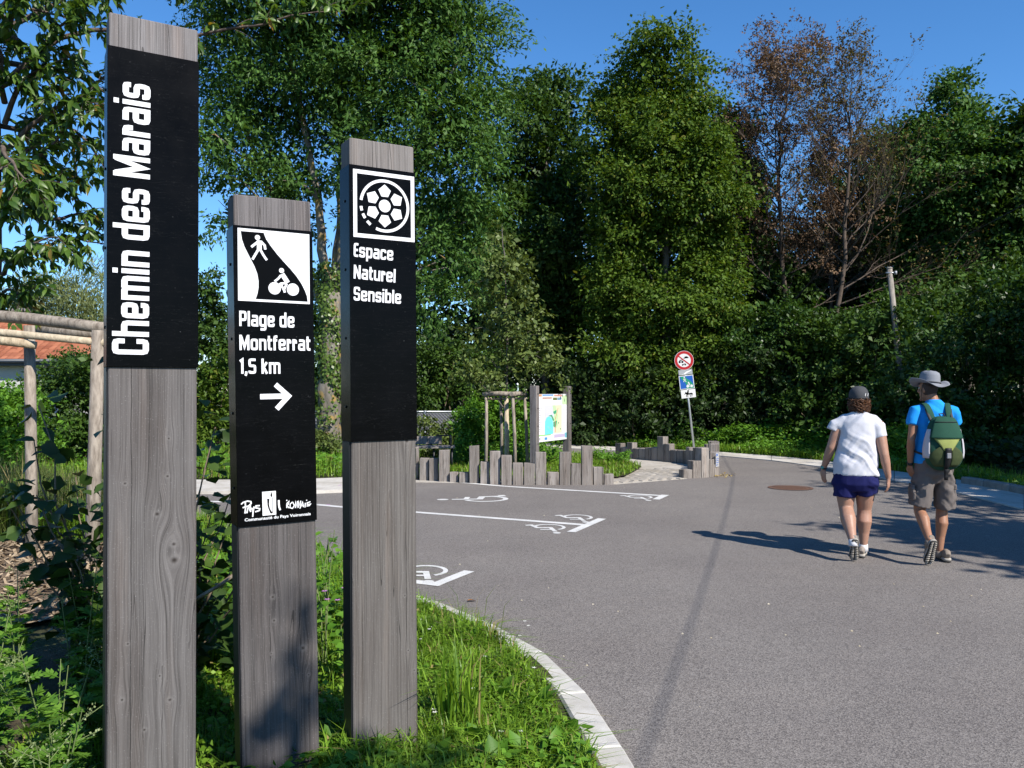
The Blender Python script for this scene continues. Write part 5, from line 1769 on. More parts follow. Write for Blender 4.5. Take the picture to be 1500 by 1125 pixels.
# straight in plan, sagging in height
k1 = np.polyfit(cb[:, 1], cb[:, 0], 1)
endp = np.array(up_.location) + top + np.array([.0, -.08, -.12])
far_y = -14.0
ys = np.linspace(far_y, endp[1], 40)
xs = np.polyval(k1, ys)
wgt = np.clip((ys - 12) / (endp[1] - 12), 0, 1)
xs = xs + (endp[0] - np.polyval(k1, endp[1])) * wgt
fz = (ys - far_y) / (endp[1] - far_y)
zs = 5.3 + (endp[2] - 5.3) * fz - 1.15 * 4 * fz * (1 - fz) * .42
ob = tube('overhead_cable', np.stack([xs, ys, zs], -1), .0062, M['cable'], None, 6)
tag(ob, 'black overhead cable running from the utility pole across the road', 'cable')
p2_ = empty('utility_pole', (float(xs[0]), far_y, 0))
tag(p2_, 'utility pole behind the totems that carries the near end of the cable', 'utility pole')
tube('shaft', [(0, 0, -.3), (0, 0, 5.4)], [.10, .08], M['pole_wood'], p2_, 12)
e2 = np.array(at(1120, 432, 27))
ob = tube('overhead_cable', [endp + np.array([-.08, .05, 0]), (endp + e2) / 2 + np.array([0, 0, -.15]), e2], .011, M['cable'], None, 6)
tag(ob, 'thin cable leaving the utility pole into the trees on its left', 'cable')

# ------------------------------------------------------------------ bench
bn = empty('bench', at0(632, 17.2), math.radians(6))
tag(bn, 'weathered plank bench with a dark metal armrest behind the palisade', 'bench')
sB = 17.2 / FPX
zb1, zb0 = zpx(640, 17.2), zpx(652, 17.2)
for z in (zb0,):
    bm = bmesh.new(); bm_box(bm, (-.95, .25, z), (.22, .30, zb1), .006)
    o = bm_obj('backrest', bm, M['bench_wood'], bn)
for k in range(3):
    bm = bmesh.new(); bm_box(bm, (-.95, -.25 + k * .155, .43), (.48, -.10 + k * .155, .475), .006)
    bm_obj('seat_plank', bm, M['bench_wood'], bn)
for x in (-.85, .05, .42):
    tube('leg', [(x, -.15, -.1), (x, -.15, .43)], .022, M['dark_metal'], bn, 6)
    tube('leg', [(x, .15, -.1), (x, .15, .43)], .022, M['dark_metal'], bn, 6)
tube('back_support', [(.0, .16, .42), (.0, .28, zb0 + .02)], .018, M['dark_metal'], bn, 6)
tube('back_support', [(-.8, .16, .42), (-.8, .28, zb0 + .02)], .018, M['dark_metal'], bn, 6)
tube('armrest', [(.38, .22, .43), (.38, .22, .67), (.10, .22, .67)], .018, M['dark_metal'], bn, 6, smooth=False)
tube('armrest', [(.40, -.16, .43), (.40, -.16, .67), (.40, .22, .67)], .018, M['dark_metal'], bn, 6, smooth=False)

# ------------------------------------------------------------------ wire fence with grey screen
M['wire'] = plain('dull wire', (.20, .21, .22), .5, .4, .4)
M['screen'] = plain('grey privacy screen', (.17, .175, .19), .7, .2)
fc = empty('wire_fence', at0(590, 21.8))
tag(fc, 'grey wire mesh fence with a dark screen behind the bench', 'fence')
sF = 21.8 / FPX
FX = [(-180, ) for _ in range(0)]
xl, xr, hF = (455 - 590) * sF, (706 - 590) * sF, zpx(603, 21.8)
nP = 3
for k in range(nP):
    a_, b_ = xl + (xr - xl) * k / nP, xl + (xr - xl) * (k + 1) / nP
    bm = bmesh.new(); bm_box(bm, (a_ + .03, .02, .02), (b_ - .03, .026, hF - .03))
    bm_obj('screen_panel', bm, M['screen'], fc)
    acc = Acc()
    w_, h_ = b_ - a_ - .06, hF - .06
    for sgn in (1, -1):
        d0 = -h_
        while d0 < w_:
            lo, hi = max(0, -d0), min(h_, w_ - d0)
            if hi > lo:
                q = [(d0 + lo, lo), (d0 + hi, hi)]
                if sgn < 0: q = [(w_ - x, z) for x, z in q]
                acc.tube([(a_ + .03 + q[0][0], -.004 * sgn, .03 + q[0][1]), (a_ + .03 + q[1][0], -.004 * sgn, .03 + q[1][1])], .006, 3, cap=False)
            d0 += .085
    tag(acc.obj('wire_mesh', M['wire'], fc), kind='stuff')
for k in range(nP + 1):
    x = xl + (xr - xl) * k / nP
    tube('fence_post', [(x, .01, -.2), (x, .01, hF + .03)], .028, M['galv'], fc, 8)
tube('top_rail', [(xl, .01, hF), (xr, .01, hF)], .02, M['galv'], fc, 8)

# ------------------------------------------------------------------ pergola of logs
pe = empty('pergola', at0(45, 7.5))
tag(pe, 'pergola of peeled logs with upright posts at the left edge', 'pergola')
pl_ = lambda x, y, Y: np.array(at(x, y, Y)) - np.array(pe.location)
tube('post', [pl_(47.5, 832, 7.6) - np.array([0, 0, .2]), pl_(46, 700, 7.6), pl_(43, 477, 7.6)], [.055, .050, .046], M['log_wood'], pe, 12)
tube('post', [pl_(132, 870, 7.0) - np.array([0, 0, .2]), pl_(138, 700, 7.0), pl_(144, 484, 7.0)], [.062, .056, .050], M['log_wood'], pe, 12)
tube('post', [pl_(-120, 860, 7.2) - np.array([0, 0, .2]), pl_(-120, 470, 7.2)], [.07, .06], M['log_wood'], pe, 12)
tube('beam', [pl_(-170, 450, 7.5), pl_(-60, 459, 7.45), pl_(40, 466.5, 7.35), pl_(110, 475, 7.2), pl_(185, 484.5, 7.05)], [.058, .055, .052, .050, .047], M['log_wood'], pe, 12)
tube('beam', [pl_(-120, 478, 7.0), pl_(0, 487, 7.0), pl_(70, 494, 7.0), pl_(160, 502.5, 7.0)], [.034, .034, .033, .031], M['pale_log_wood'], pe, 10)
tube('beam', [pl_(-60, 492, 7.35), pl_(20, 501, 7.4), pl_(53, 506, 7.45)], [.045, .042, .035], M['pale_log_wood'], pe, 10)
tube('beam', [pl_(45, 485, 8.6), pl_(138, 487, 8.2)], [.06, .05], M['log_wood'], pe, 10)

# ------------------------------------------------------------------ house
M['plaster'] = plain('pale house plaster', (.46, .455, .43), .85, .1, var=.06, scale=4, bump=.1)
M['roof_tile'] = leaf_mat('red clay tile', (.19, .065, .04), (.33, .13, .08), 0.0, .8, .1)
M['gutter'] = plain('dark gutter', (.03, .04, .055), .4, .4)
Y = 30.0
hs_ = empty('house', (-16.6, Y + .5, 0))
tag(hs_, 'white house with a red tiled hipped roof seen under the pergola', 'house')
box('wall', (-12, 0, -.3), (0, 7, 2.62), M['plaster'], hs_)
eave, pitch = 2.72, math.radians(29)
# tiles on the slope facing the road
tl = Acc()
rt = random.Random(4)
rows, tw_ = 13, .235
for i in range(rows):
    d = i * .29
    y0, z0 = -.45 + d * math.cos(pitch), eave + d * math.sin(pitch)
    xr_ = .95 - d * math.cos(pitch) * .8
    x = -13.0
    while x < xr_ - .1:
        w = min(tw_, xr_ - x) - .012
        dz, dy = .32 * math.sin(pitch), .32 * math.cos(pitch)
        j = rt.uniform(-.006, .006)
        b = [(x, y0, z0 + .035 + j), (x + w, y0, z0 + .035 + j), (x + w, y0 + dy, z0 + dz + .004), (x, y0 + dy, z0 + dz + .004), (x, y0, z0 + j), (x + w, y0, z0 + j)]
        mid = (x + w / 2, y0, z0 + .052 + j); mid2 = (x + w / 2, y0 + dy, z0 + dz + .02)
        tl.add(b + [mid, mid2], [[0, 6, 7, 3], [6, 1, 2, 7]], [[4, 5, 1], [4, 1, 6], [4, 6, 0]])
        x += tw_
slope_back = 13 * .29 * math.cos(pitch)
roof = tl.obj('roof', M['roof_tile'], hs_)
tag(roof, kind='stuff')
bm = bmesh.new()
zr = eave + 13 * .29 * math.sin(pitch)
A_ = [(-13, -.45, eave - .02), (.95, -.45, eave - .02), (.95 - slope_back * .8, -.45 + slope_back, zr - .02), (-13, -.45 + slope_back, zr - .02)]
B_pts = [(.95, 7.4, eave - .02), (-13, 7.4, eave - .02)]
va = [bm.verts.new(p) for p in A_]; vb = [bm.verts.new(p) for p in B_pts]
bm.faces.new(va); bm.faces.new([va[1], vb[0], va[2]]); bm.faces.new([vb[0], vb[1], va[3], va[2]]); bm.faces.new([va[0], va[1], vb[0], vb[1]][::-1])
bm_obj('roof_deck', bm, M['roof_tile'], hs_)
tube('gutter', [(-13, -.52, eave - .03), (1.0, -.52, eave - .03)], .075, M['gutter'], hs_, 8)
box('fascia', (-13, -.44, eave - .2), (.93, -.41, eave - .03), M['gutter'], hs_)
box('soffit', (-13, -.40, eave - .16), (.8, .02, eave - .13), M['plaster'], hs_)
chx = (28 - 750) / FPX * 33 + 16.6
c_ = box('chimney', (chx - .2, 2.3, 3.6), (chx + .2, 2.75, zpx(462, 33)), M['plaster'], hs_)
for dx in (-.14, .14):
    box('cap_leg', (chx + dx - .03, 2.4, zpx(462, 33) + .002), (chx + dx + .03, 2.65, zpx(456, 33)), M['plaster'], c_)
box('cap_slab', (chx - .27, 2.25, zpx(456, 33) + .002), (chx + .27, 2.8, zpx(452, 33)), M['stone_kerb'], c_)

# a dry leaf on the road
a = Acc()
add_leaves(a, np.array([[0, 0, .012]]), np.array([[1.0, .3, 0]]), np.array([[.1, .2, 1.0]]), np.array([.075]), np.array([.05]), LEAF6, LEAF6F)
M['fallen_leaf'] = plain('orange fallen leaf', (.36, .16, .05), .7)
o = a.obj('fallen_leaf', M['fallen_leaf'])
o.location = gr(684, 882)
tag(o, 'single orange fallen leaf lying on the asphalt near the kerb', 'leaf', kind='thing')
# pale grit scattered on the asphalt
r = np.random.default_rng(44)
n = 70
gy = r.uniform(3.3, 14, n); gx = r.uniform(-.1, .62, n) * gy
a = Acc()
for x, y in zip(gx, gy):
    s_ = r.uniform(.004, .009)
    if any(False for _ in ()): pass
    a.add([(x - s_, y - s_, .001), (x + s_, y - s_ * .6, .001), (x + s_ * .6, y + s_, .001), (x - s_ * .8, y + s_, .001), (x, y, s_ * 1.1)], [[0, 1, 4], [1, 2, 4], [2, 3, 4], [3, 0, 4]])
M['grit'] = leaf_mat('pale grit', (.25, .22, .17), (.52, .48, .40), 0, .8, .1)
tag(a.obj('gravel', M['grit']), kind='stuff')
# ================================================================== THE TWO WALKERS
def fabric(name, color, scale=900, var=.1, rough=.85):
    m = Mat(name)
    oc = m.coord()
    w = m.noise(scale, 2, .5, oc)
    b = m.noise(14, 4, .6, oc)
    c = m.mix(b, tuple(x * (1 - var) for x in color), tuple(min(1, x * (1 + var)) for x in color))
    return m.done(m.principled(c, rough, m.bump(m.math('ADD', m.math('MULTIPLY', w, .3), b), .25, .006), .2))


def skin_mat(name, a, b):
    m = Mat(name)
    oc = m.coord()
    n = m.noise(22, 4, .6, oc)
    c = m.mix(n, a, b)
    p = m.n('BsdfPrincipled', Base_Color=c, Roughness=.5)
    p.inputs['Specular IOR Level'].default_value = .35
    p.inputs['Subsurface Weight'].default_value = .12
    p.inputs['Subsurface Radius'].default_value = (.012, .005, .003)
    m.set(p.inputs['Normal'], m.bump(m.noise(140, 3, .6, oc), .12, .003))
    return m.done(p.outputs[0])


M['skin_woman'] = skin_mat('sun reddened skin', (.30, .165, .112), (.37, .21, .15))
M['skin_man'] = skin_mat('tanned skin', (.25, .12, .07), (.32, .165, .10))
M['shirt_white'] = fabric('white cotton', (.52, .52, .555), var=.03)
M['shirt_blue'] = fabric('bright blue sports shirt', (.012, .25, .68), var=.08)
M['shorts_navy'] = fabric('navy shorts', (.009, .011, .072), var=.15)
M['shorts_grey'] = fabric('grey brown cargo shorts', (.125, .108, .10), var=.14)
M['cap_grey'] = fabric('dark grey cap', (.055, .057, .062))
M['hat_grey'] = fabric('grey sun hat', (.19, .20, .225))
M['shoe_grey'] = fabric('greyish trainer', (.24, .205, .175), 500, .2)
M['shoe_brown'] = fabric('brown grey walking shoe', (.20, .165, .135), 500, .2)
M['sole'] = plain('dark rubber sole', (.035, .034, .032), .8, var=.3, scale=60, bump=.3)
M['sole_pale'] = plain('pale midsole', (.33, .30, .26), .8)
M['sock'] = fabric('white sock', (.56, .55, .56), 700, .05)
M['pack_green'] = fabric('dark green pack cloth', (.016, .062, .040))
M['pack_white'] = fabric('pale grey pack cloth', (.42, .41, .44))
M['pack_yellow'] = fabric('yellow green pack cloth', (.25, .28, .085))
M['pack_olive'] = fabric('olive pack mesh', (.05, .066, .026), 300, .3)
M['strap_black'] = plain('black webbing', (.012, .012, .013), .6)
M['buckle'] = plain('grey buckle', (.20, .20, .21), .3, .5)
M['watch'] = plain('dark watch strap', (.015, .02, .022), .4)
M['watch_teal'] = plain('watch face teal', (.08, .32, .26), .3)
M['hair_red'] = leaf_mat('auburn hair', (.06, .026, .014), (.17, .078, .038), .12, .45, .4, tint=(1.1, .9, .7))
M['hair_dark'] = plain('short dark hair', (.045, .03, .024), .7, var=.3, scale=120)
M['eye_white'] = plain('eye', (.5, .5, .5), .2)


def ring_loft(acc, pts, rads, seg=16, ref=(0, 1, 0), power=2.0):
    """closed loft of ellipses: rads (a, b), a across, b along ref"""
    pts = np.asarray(pts, float); n = len(pts)
    tan = np.gradient(pts, axis=0); tan /= np.linalg.norm(tan, axis=1)[:, None] + 1e-9
    ref = np.array(ref, float)
    V = []
    th = np.linspace(0, 2 * math.pi, seg, endpoint=False)
    cx = np.sign(np.cos(th)) * np.abs(np.cos(th)) ** (2 / power); cy = np.sign(np.sin(th)) * np.abs(np.sin(th)) ** (2 / power)
    for i in range(n):
        rr = ref if abs(np.dot(ref, tan[i])) < .9 else np.array([0, 0, 1.0])
        y = rr - tan[i] * np.dot(rr, tan[i]); y /= np.linalg.norm(y)
        x = np.cross(y, tan[i])
        a, b = rads[i] if isinstance(rads[i], (tuple, list)) else (rads[i], rads[i])
        V.append(pts[i] + np.outer(cx * a, x) + np.outer(cy * b, y))
    V = np.concatenate(V + [pts[:1], pts[-1:]])
    i = np.arange(n - 1)[:, None] * seg; j = np.arange(seg)[None]; k = (j + 1) % seg
    Q = np.stack([i + j, i + k, i + seg + k, i + seg + j], -1).reshape(-1, 4)
    jj = np.arange(seg); kk = (jj + 1) % seg
    T = np.concatenate([np.stack([np.full(seg, n * seg), kk, jj], -1), np.stack([np.full(seg, n * seg + 1), (n - 1) * seg + jj, (n - 1) * seg + kk], -1)])
    acc.add(V, Q, T)


def ellip(acc, c, r, rot=None, nu=16, nv=10):
    v = np.linspace(0, math.pi, nv + 1); pts = []
    u = np.linspace(0, 2 * math.pi, nu, endpoint=False)
    V = [np.array([0, 0, -1.0])]
    for a in v[1:-1]:
        for b in u: V.append(np.array([math.sin(a) * math.cos(b), math.sin(a) * math.sin(b), -math.cos(a)]))
    V.append(np.array([0, 0, 1.0]))
    V = np.array(V) * np.array(r)
    if rot is not None: V = V @ np.array(rot).T
    V = V + np.array(c)
    Q, T = [], []
    for j in range(nu):
        k = (j + 1) % nu
        T.append((0, 1 + k, 1 + j)); T.append((len(V) - 1, len(V) - 1 - nu + j, len(V) - 1 - nu + k))
        for i in range(nv - 2):
            a = 1 + i * nu
            Q.append((a + j, a + k, a + nu + k, a + nu + j))
    acc.add(V, Q, T)


def fuse(acc, name, mat, parent, voxel=.007, smooth=6, wrinkle=None, fac=.5):
    """grow one continuous skin round the collected volumes"""
    me = acc.mesh('tmp')
    o = bpy.data.objects.new('tmp', me)
    COL.objects.link(o)
    md = o.modifiers.new('r', 'REMESH'); md.mode = 'VOXEL'; md.voxel_size = voxel
    sm = o.modifiers.new('s', 'SMOOTH'); sm.factor = fac; sm.iterations = smooth
    bpy.context.view_layer.update()
    dg = bpy.context.evaluated_depsgraph_get()
    out = bpy.data.meshes.new_from_object(o.evaluated_get(dg))
    bpy.data.objects.remove(o); bpy.data.meshes.remove(me)
    out.name = name
    if wrinkle:
        n = len(out.vertices)
        co = np.zeros(n * 3); out.vertices.foreach_get('co', co); co = co.reshape(-1, 3)
        no = np.zeros(n * 3); out.vertices.foreach_get('normal', no); no = no.reshape(-1, 3)
        d = np.array([wrinkle(*c) for c in co])
        co += no * d[:, None]
        out.vertices.foreach_set('co', co.astype(np.float32).ravel())
    return mesh_obj(name, out, mat, parent, True)


def rotz(a): c, s = math.cos(a), math.sin(a); return np.array([[c, -s, 0], [s, c, 0], [0, 0, 1]])
def rotx(a): c, s = math.cos(a), math.sin(a); return np.array([[1, 0, 0], [0, c, -s], [0, s, c]])


def head(acc, c, yaw, s=1.0):
    R_ = rotz(yaw)
    W_h = lambda p: np.array(c) + R_ @ (np.array(p) * s)
    ellip(acc, W_h((0, -.012, .025)), (.073 * s, .092 * s, .090 * s), R_)
    ellip(acc, W_h((0, .030, -.045)), (.056 * s, .058 * s, .070 * s), R_)
    ring_loft(acc, [W_h((0, .085, .025)), W_h((0, .102, .0)), W_h((0, .108, -.022)), W_h((0, .094, -.034))], [.008, .011, .016, .012], 8)
    ellip(acc, W_h((0, .082, -.060)), (.024 * s, .012 * s, .010 * s), R_, 10, 6)
    ellip(acc, W_h((0, .072, -.098)), (.026 * s, .022 * s, .018 * s), R_, 10, 6)
    for q in (-1, 1):
        ellip(acc, W_h((q * .076, -.005, -.012)), (.010 * s, .020 * s, .032 * s), R_, 10, 6)
        ellip(acc, W_h((q * .030, .078, .028)), (.020 * s, .010 * s, .008 * s), R_, 10, 6)


def eyes(parent, c, yaw):
    R_ = rotz(yaw)
    for q in (-1, 1):
        a = Acc(); ellip(a, np.array(c) + R_ @ np.array((q * .031, .079, .010)), (.012, .009, .008), R_, 10, 6)
        a.obj('eye', M['eye_white'], parent, True)


def hand(acc, wrist, palm_dir, back_dir, L=.175, curl=.5, thumb=1):
    """palm, four unequal curled fingers and a thumb from the side of the palm"""
    d = np.array(palm_dir, float); d /= np.linalg.norm(d)
    b = np.array(back_dir, float); b -= d * np.dot(b, d); b /= np.linalg.norm(b)
    s = np.cross(d, b) * thumb
    w = np.array(wrist, float)
    ring_loft(acc, [w - d * .02, w + d * .03, w + d * .06, w + d * .088], [(.024, .02), (.036, .017), (.041, .016), (.039, .013)], 12, b)
    for i, (o_, fl) in enumerate(((.029, .070), (.010, .080), (-.010, .075), (-.029, .058))):
        p = w + d * .080 + s * o_
        pts = [p]; dd = d.copy()
        for k, f in enumerate((.45, .32, .23)):
            an = curl * (.5 + .4 * k)
            dd = d * math.cos(an) - b * math.sin(an) + s * o_ * 1.5
            p = p + dd / np.linalg.norm(dd) * fl * f
            pts.append(p)
        ring_loft(acc, pts, [.0092, .0088, .0080, .0062], 8, b)
    p = w + d * .025 + s * .028
    ring_loft(acc, [p, p + d * .028 + s * .022 - b * .008, p + d * .052 + s * .026 - b * .016, p + d * .070 + s * .024 - b * .022], [.013, .0115, .0095, .007], 8, b)


def shoe(parent, toe, pitch, yaw, upper_mat, length=.275, w=.047, ank=None):
    """a trainer with its sole; toe: ground point under the toe; pitch lifts the heel"""
    Rm = rotz(yaw) @ rotx(-pitch)
    s = length / .275
    T = lambda V: (np.asarray(V) - np.array([0, .19, 0])) @ Rm.T * s + np.array(toe)
    a = Acc()
    sec = [(-.078, .026, .030, .075), (-.060, .036, .026, .105), (-.02, .038, .026, .108), (.03, .042, .026, .085), (.08, .047, .026, .066), (.13, .048, .026, .056), (.165, .040, .027, .048), (.188, .022, .03, .040)]
    pts = [(0, y, (z0 + z1) / 2) for y, _, z0, z1 in sec]
    b = Acc(); ring_loft(b, pts, [(wd * w / .047, (z1 - z0) / 2 + .003) for _, wd, z0, z1 in sec], 14, (0, 0, 1), 2.5)
    a.add(T(b.V[0]), *[np.concatenate(f) for f in b.F.values()])
    sh = fuse(a, 'shoe', upper_mat, parent, .006, 3, lambda x, y, z: .0022 * mnoise.noise((x * 45, y * 45, z * 45)))
    # midsole and outsole
    out = [(-.082, .018), (-.07, .033), (-.04, .038), (.0, .036), (.05, .040), (.10, .050), (.14, .049), (.175, .036), (.192, .016)]
    for nm, z0, z1, g, mt in (('midsole', .010, .030, 1.06, 'sole_pale'), ('sole', -.002, .0105, 1.03, 'sole')):
        ring = [(x * g, y) for y, x in out] + [(-x * g, y) for y, x in out[::-1]]
        n = len(ring)
        V = T([(x, y, z0 + max(0, y - .13) * .25) for x, y in ring] + [(x, y, z1 + max(0, y - .13) * .25) for x, y in ring])
        acc = Acc(); acc.add(V, [[i, (i + 1) % n, n + (i + 1) % n, n + i] for i in range(n)])
        acc.F.setdefault(n, []).append(np.array([list(range(n))[::-1], list(range(n, 2 * n))]))
        so = acc.obj(nm, M[mt], sh)
    tr = Acc()
    for y in np.arange(-.07, .18, .022):
        hw = np.interp(y, [q[0] for q in out], [q[1] for q in out]) * .85
        for sx in (-1, 1):
            c = [(sx * .006, y), (sx * hw, y + .006), (sx * hw, y + .016), (sx * .006, y + .010)]
            zb_ = -.007 + max(0, y - .13) * .25
            V = T([(p[0], p[1], zb_) for p in c] + [(p[0], p[1], zb_ + .006) for p in c])
            tr.add(V, [[0, 1, 2, 3], [4, 7, 6, 5], [0, 4, 5, 1], [1, 5, 6, 2], [2, 6, 7, 3], [3, 7, 4, 0]])
    tag(tr.obj('tread', M['sole_pale'], sh), kind='stuff')
    return sh


def N3(x, y, z, s): return mnoise.noise((x * s, y * s, z * s))


# ------------------------------------------------------------------ the woman
wpos = gr(1258, 817.5)
WY = 8.02
wx = (1258 - 750) / FPX * WY
w_ang = -math.atan2(wx, WY)
wm = empty('person', (wx, WY, 0), w_ang)
tag(wm, 'woman seen from behind in white t-shirt, navy shorts and dark cap', 'person', 'walkers on the road')
k_ = .001881
X = lambda zx: (zx - 345) * k_
Z = lambda zy: (1046 - zy) * k_
b = Acc()
hc = (-.004, .03, 1.545)
head(b, hc, .25, .97)
ring_loft(b, [(0, .0, 1.36), (.0, .005, 1.42), (-.003, .015, 1.50)], [(.07, .06), (.055, .055), (.052, .055)])
ring_loft(b, [(-.036, 0, .70), (-.035, 0, .80), (-.03, 0, .92), (-.02, .0, 1.06), (-.012, 0, 1.18), (-.005, 0, 1.29), (0, 0, 1.355), (0, 0, 1.385)], [(.15, .12), (.200, .145), (.192, .140), (.170, .124), (.160, .110), (.160, .088), (.118, .068), (.066, .05)], 20)
LS, RS = np.array([-.178, 0, 1.315]), np.array([.180, 0, 1.305])
LE, LWr = np.array([X(200), -.03, Z(478)]), np.array([X(158), .06, Z(592)])
RE, RWr = np.array([X(472), -.06, Z(508)]), np.array([X(494), -.03, Z(628)])
for S_, E_, W2 in ((LS, LE, LWr), (RS, RE, RWr)):
    ring_loft(b, [S_ + (0, 0, .02), S_ * .8 + E_ * .2, S_ * .45 + E_ * .55, E_, E_ * .72 + W2 * .28, E_ * .3 + W2 * .7, W2], [.055, .062, .057, .047, .047, .036, .027], 14)
hand(b, LWr, (-.02, .02, -1), (-.75, -.65, 0), curl=.55, thumb=1)
hand(b, RWr, (-.03, .05, -1), (.9, -.35, 0), curl=.7, thumb=-1)
hipL, hipR = np.array([-.135, 0, .80]), np.array([.068, 0, .80])
kL, aL = np.array([X(277), -.02, Z(792)]), np.array([X(312), -.30, Z(938)])
kR, aR = np.array([X(371), .08, Z(795)]), np.array([X(367), .07, Z(985)])
for h_, kn, an_ in ((hipL, kL, aL), (hipR, kR, aR)):
    calf = kn * .66 + an_ * .34 + np.array([0, -.018, 0])
    ring_loft(b, [h_, h_ * .6 + kn * .4, h_ * .25 + kn * .75, kn, kn * .85 + an_ * .15, calf, kn * .35 + an_ * .65, an_, an_ + np.array([0, .02, -.05])], [.112, .104, .088, .072, .073, .078, .056, .037, .036], 16)
fuse(b, 'body', M['skin_woman'], wm, .0078, 4)
eyes(wm, hc, .25)


def folds(x, y, z, f, a, s=1.0):
    """soft creases that run slantwise, warped and fading in and out"""
    w = .9 * N3(x, y, z, 3.2) + .35 * N3(x, y, z, 8)
    t = math.sin((x * .75 * s + z) * f + w * 4.2)
    return a * (t * abs(t)) * max(0, .25 + 1.3 * N3(x + 3, y, z, 4.5))


def wr_shirt(x, y, z):
    f = max(.15, min(1, (1.34 - z) / .2))
    return f * (folds(x, y, z, 34, .011, 1) + folds(x, y, z + 2, 52, .006, -1.2)) + .004 * N3(x, y * .6, z * .6, 7)


b = Acc()
ring_loft(b, [(-.034, 0, .802), (-.034, 0, .83), (-.03, 0, .93), (-.022, 0, 1.04), (-.014, 0, 1.14), (-.006, 0, 1.24), (0, 0, 1.32), (.0, .0, 1.375), (0, .004, 1.408), (0, .006, 1.422)], [(.232, .172), (.231, .172), (.222, .165), (.204, .152), (.19, .142), (.186, .13), (.187, .115), (.145, .095), (.095, .075), (.078, .068)], 24, power=2.3)
ring_loft(b, [(-.05, 0, 1.345), (-.13, 0, 1.325), (-.19, -.004, 1.285), (X(220), -.008, Z(365)), (X(209), -.012, Z(390))], [.07, .078, .078, .070, .068], 16)
ring_loft(b, [(.05, 0, 1.345), (.13, 0, 1.325), (.185, -.006, 1.265), (X(446), -.012, Z(392)), (X(455), -.02, Z(422))], [.07, .078, .080, .072, .068], 16)
fuse(b, 't_shirt', M['shirt_white'], wm, .009, 7, wr_shirt)


def wr_shorts(x, y, z): return folds(x, y, z, 30, .012, 1.5) + folds(x, y, z + 3, 44, .008, -1.5) + .003 * N3(x, y, z, 14)


b = Acc()
ring_loft(b, [(-.036, 0, .86), (-.036, 0, .80), (-.036, -.005, .72), (-.036, 0, .66)], [(.212, .155), (.230, .168), (.232, .165), (.20, .13)], 20, power=2.3)
ring_loft(b, [(-.128, 0, .82), (-.138, -.005, .72), (X(268), -.01, Z(734))], [(.10, .15), (.108, .145), (.114, .128)], 16)
ring_loft(b, [(.056, 0, .82), (.070, .02, .72), (X(386), .04, Z(712))], [(.10, .15), (.108, .145), (.112, .128)], 16)
fuse(b, 'shorts', M['shorts_navy'], wm, .009, 6, wr_shorts)
# trainers and socks
shoe(wm, (X(318), -.235, .006), math.radians(62), .10, M['shoe_grey'], .25)
shoe(wm, (X(362), .21, .008), 0.0, -.06, M['shoe_grey'], .25)
for p, q, nm in ((aL + np.array([.002, .0, .015]), aL + np.array([.006, -.015, -.045]), 'sock'), (aR + np.array([0, 0, .01]), aR + np.array([0, .01, -.06]), 'sock')):
    b = Acc(); ring_loft(b, [p, (p + q) / 2, q], [.042, .044, .046], 14); b.obj(nm, M['sock'], wm, True)
# watch
p = LWr + (LE - LWr) * .05
b = Acc(); ring_loft(b, [p + (LE - LWr) * .03, p - (LE - LWr) * .045], [.033, .031], 16)
wt = b.obj('wristwatch', M['watch'], wm, True)
b = Acc(); ellip(b, p + np.array([-.014, -.030, 0]), (.016, .008, .013), None, 10, 6); b.obj('watch_face', M['watch_teal'], wt, True)


def strands(name, c, R_, n, mat, parent, seed, zlo, zhi, L=.06, curl=.02):
    r = np.random.default_rng(seed)
    a = Acc()
    for _ in range(n):
        th = r.uniform(0, 2 * math.pi); z = r.uniform(zlo, zhi)
        if math.sin(th) > .72: continue
        rr_ = math.sqrt(max(.15, 1 - z * z * .8))
        p = np.array([math.cos(th) * R_[0] * rr_, math.sin(th) * R_[1] * rr_, z * R_[2]]) * r.uniform(.86, 1.08)
        ph = r.uniform(0, 6.28); cu = curl * r.uniform(.5, 1.4)
        t = np.linspace(0, 1, 6)
        pts = np.stack([p[0] + np.cos(t * 7 + ph) * cu, p[1] + np.sin(t * 7 + ph) * cu, p[2] - t * L * r.uniform(.5, 1.1)], -1) + np.array(c)
        a.tube(pts, [.0032, .0035, .0033, .003, .0025, .0015], 3, cap=False)
    return tag(a.obj(name, mat, parent), kind='stuff')


b = Acc(); ellip(b, (hc[0] + .004, hc[1] - .022, hc[2] - .035), (.092, .092, .095), None, 18, 12)
fuse(b, 'hair', M['hair_dark'], wm, .009, 2, lambda x, y, z: .007 * N3(x, y, z, 40))
strands('hair_curls', (hc[0] + .008, hc[1] - .02, hc[2] - .03), (.098, .100, .09), 1300, M['hair_red'], wm, 5, -.75, .45, .05, .012)


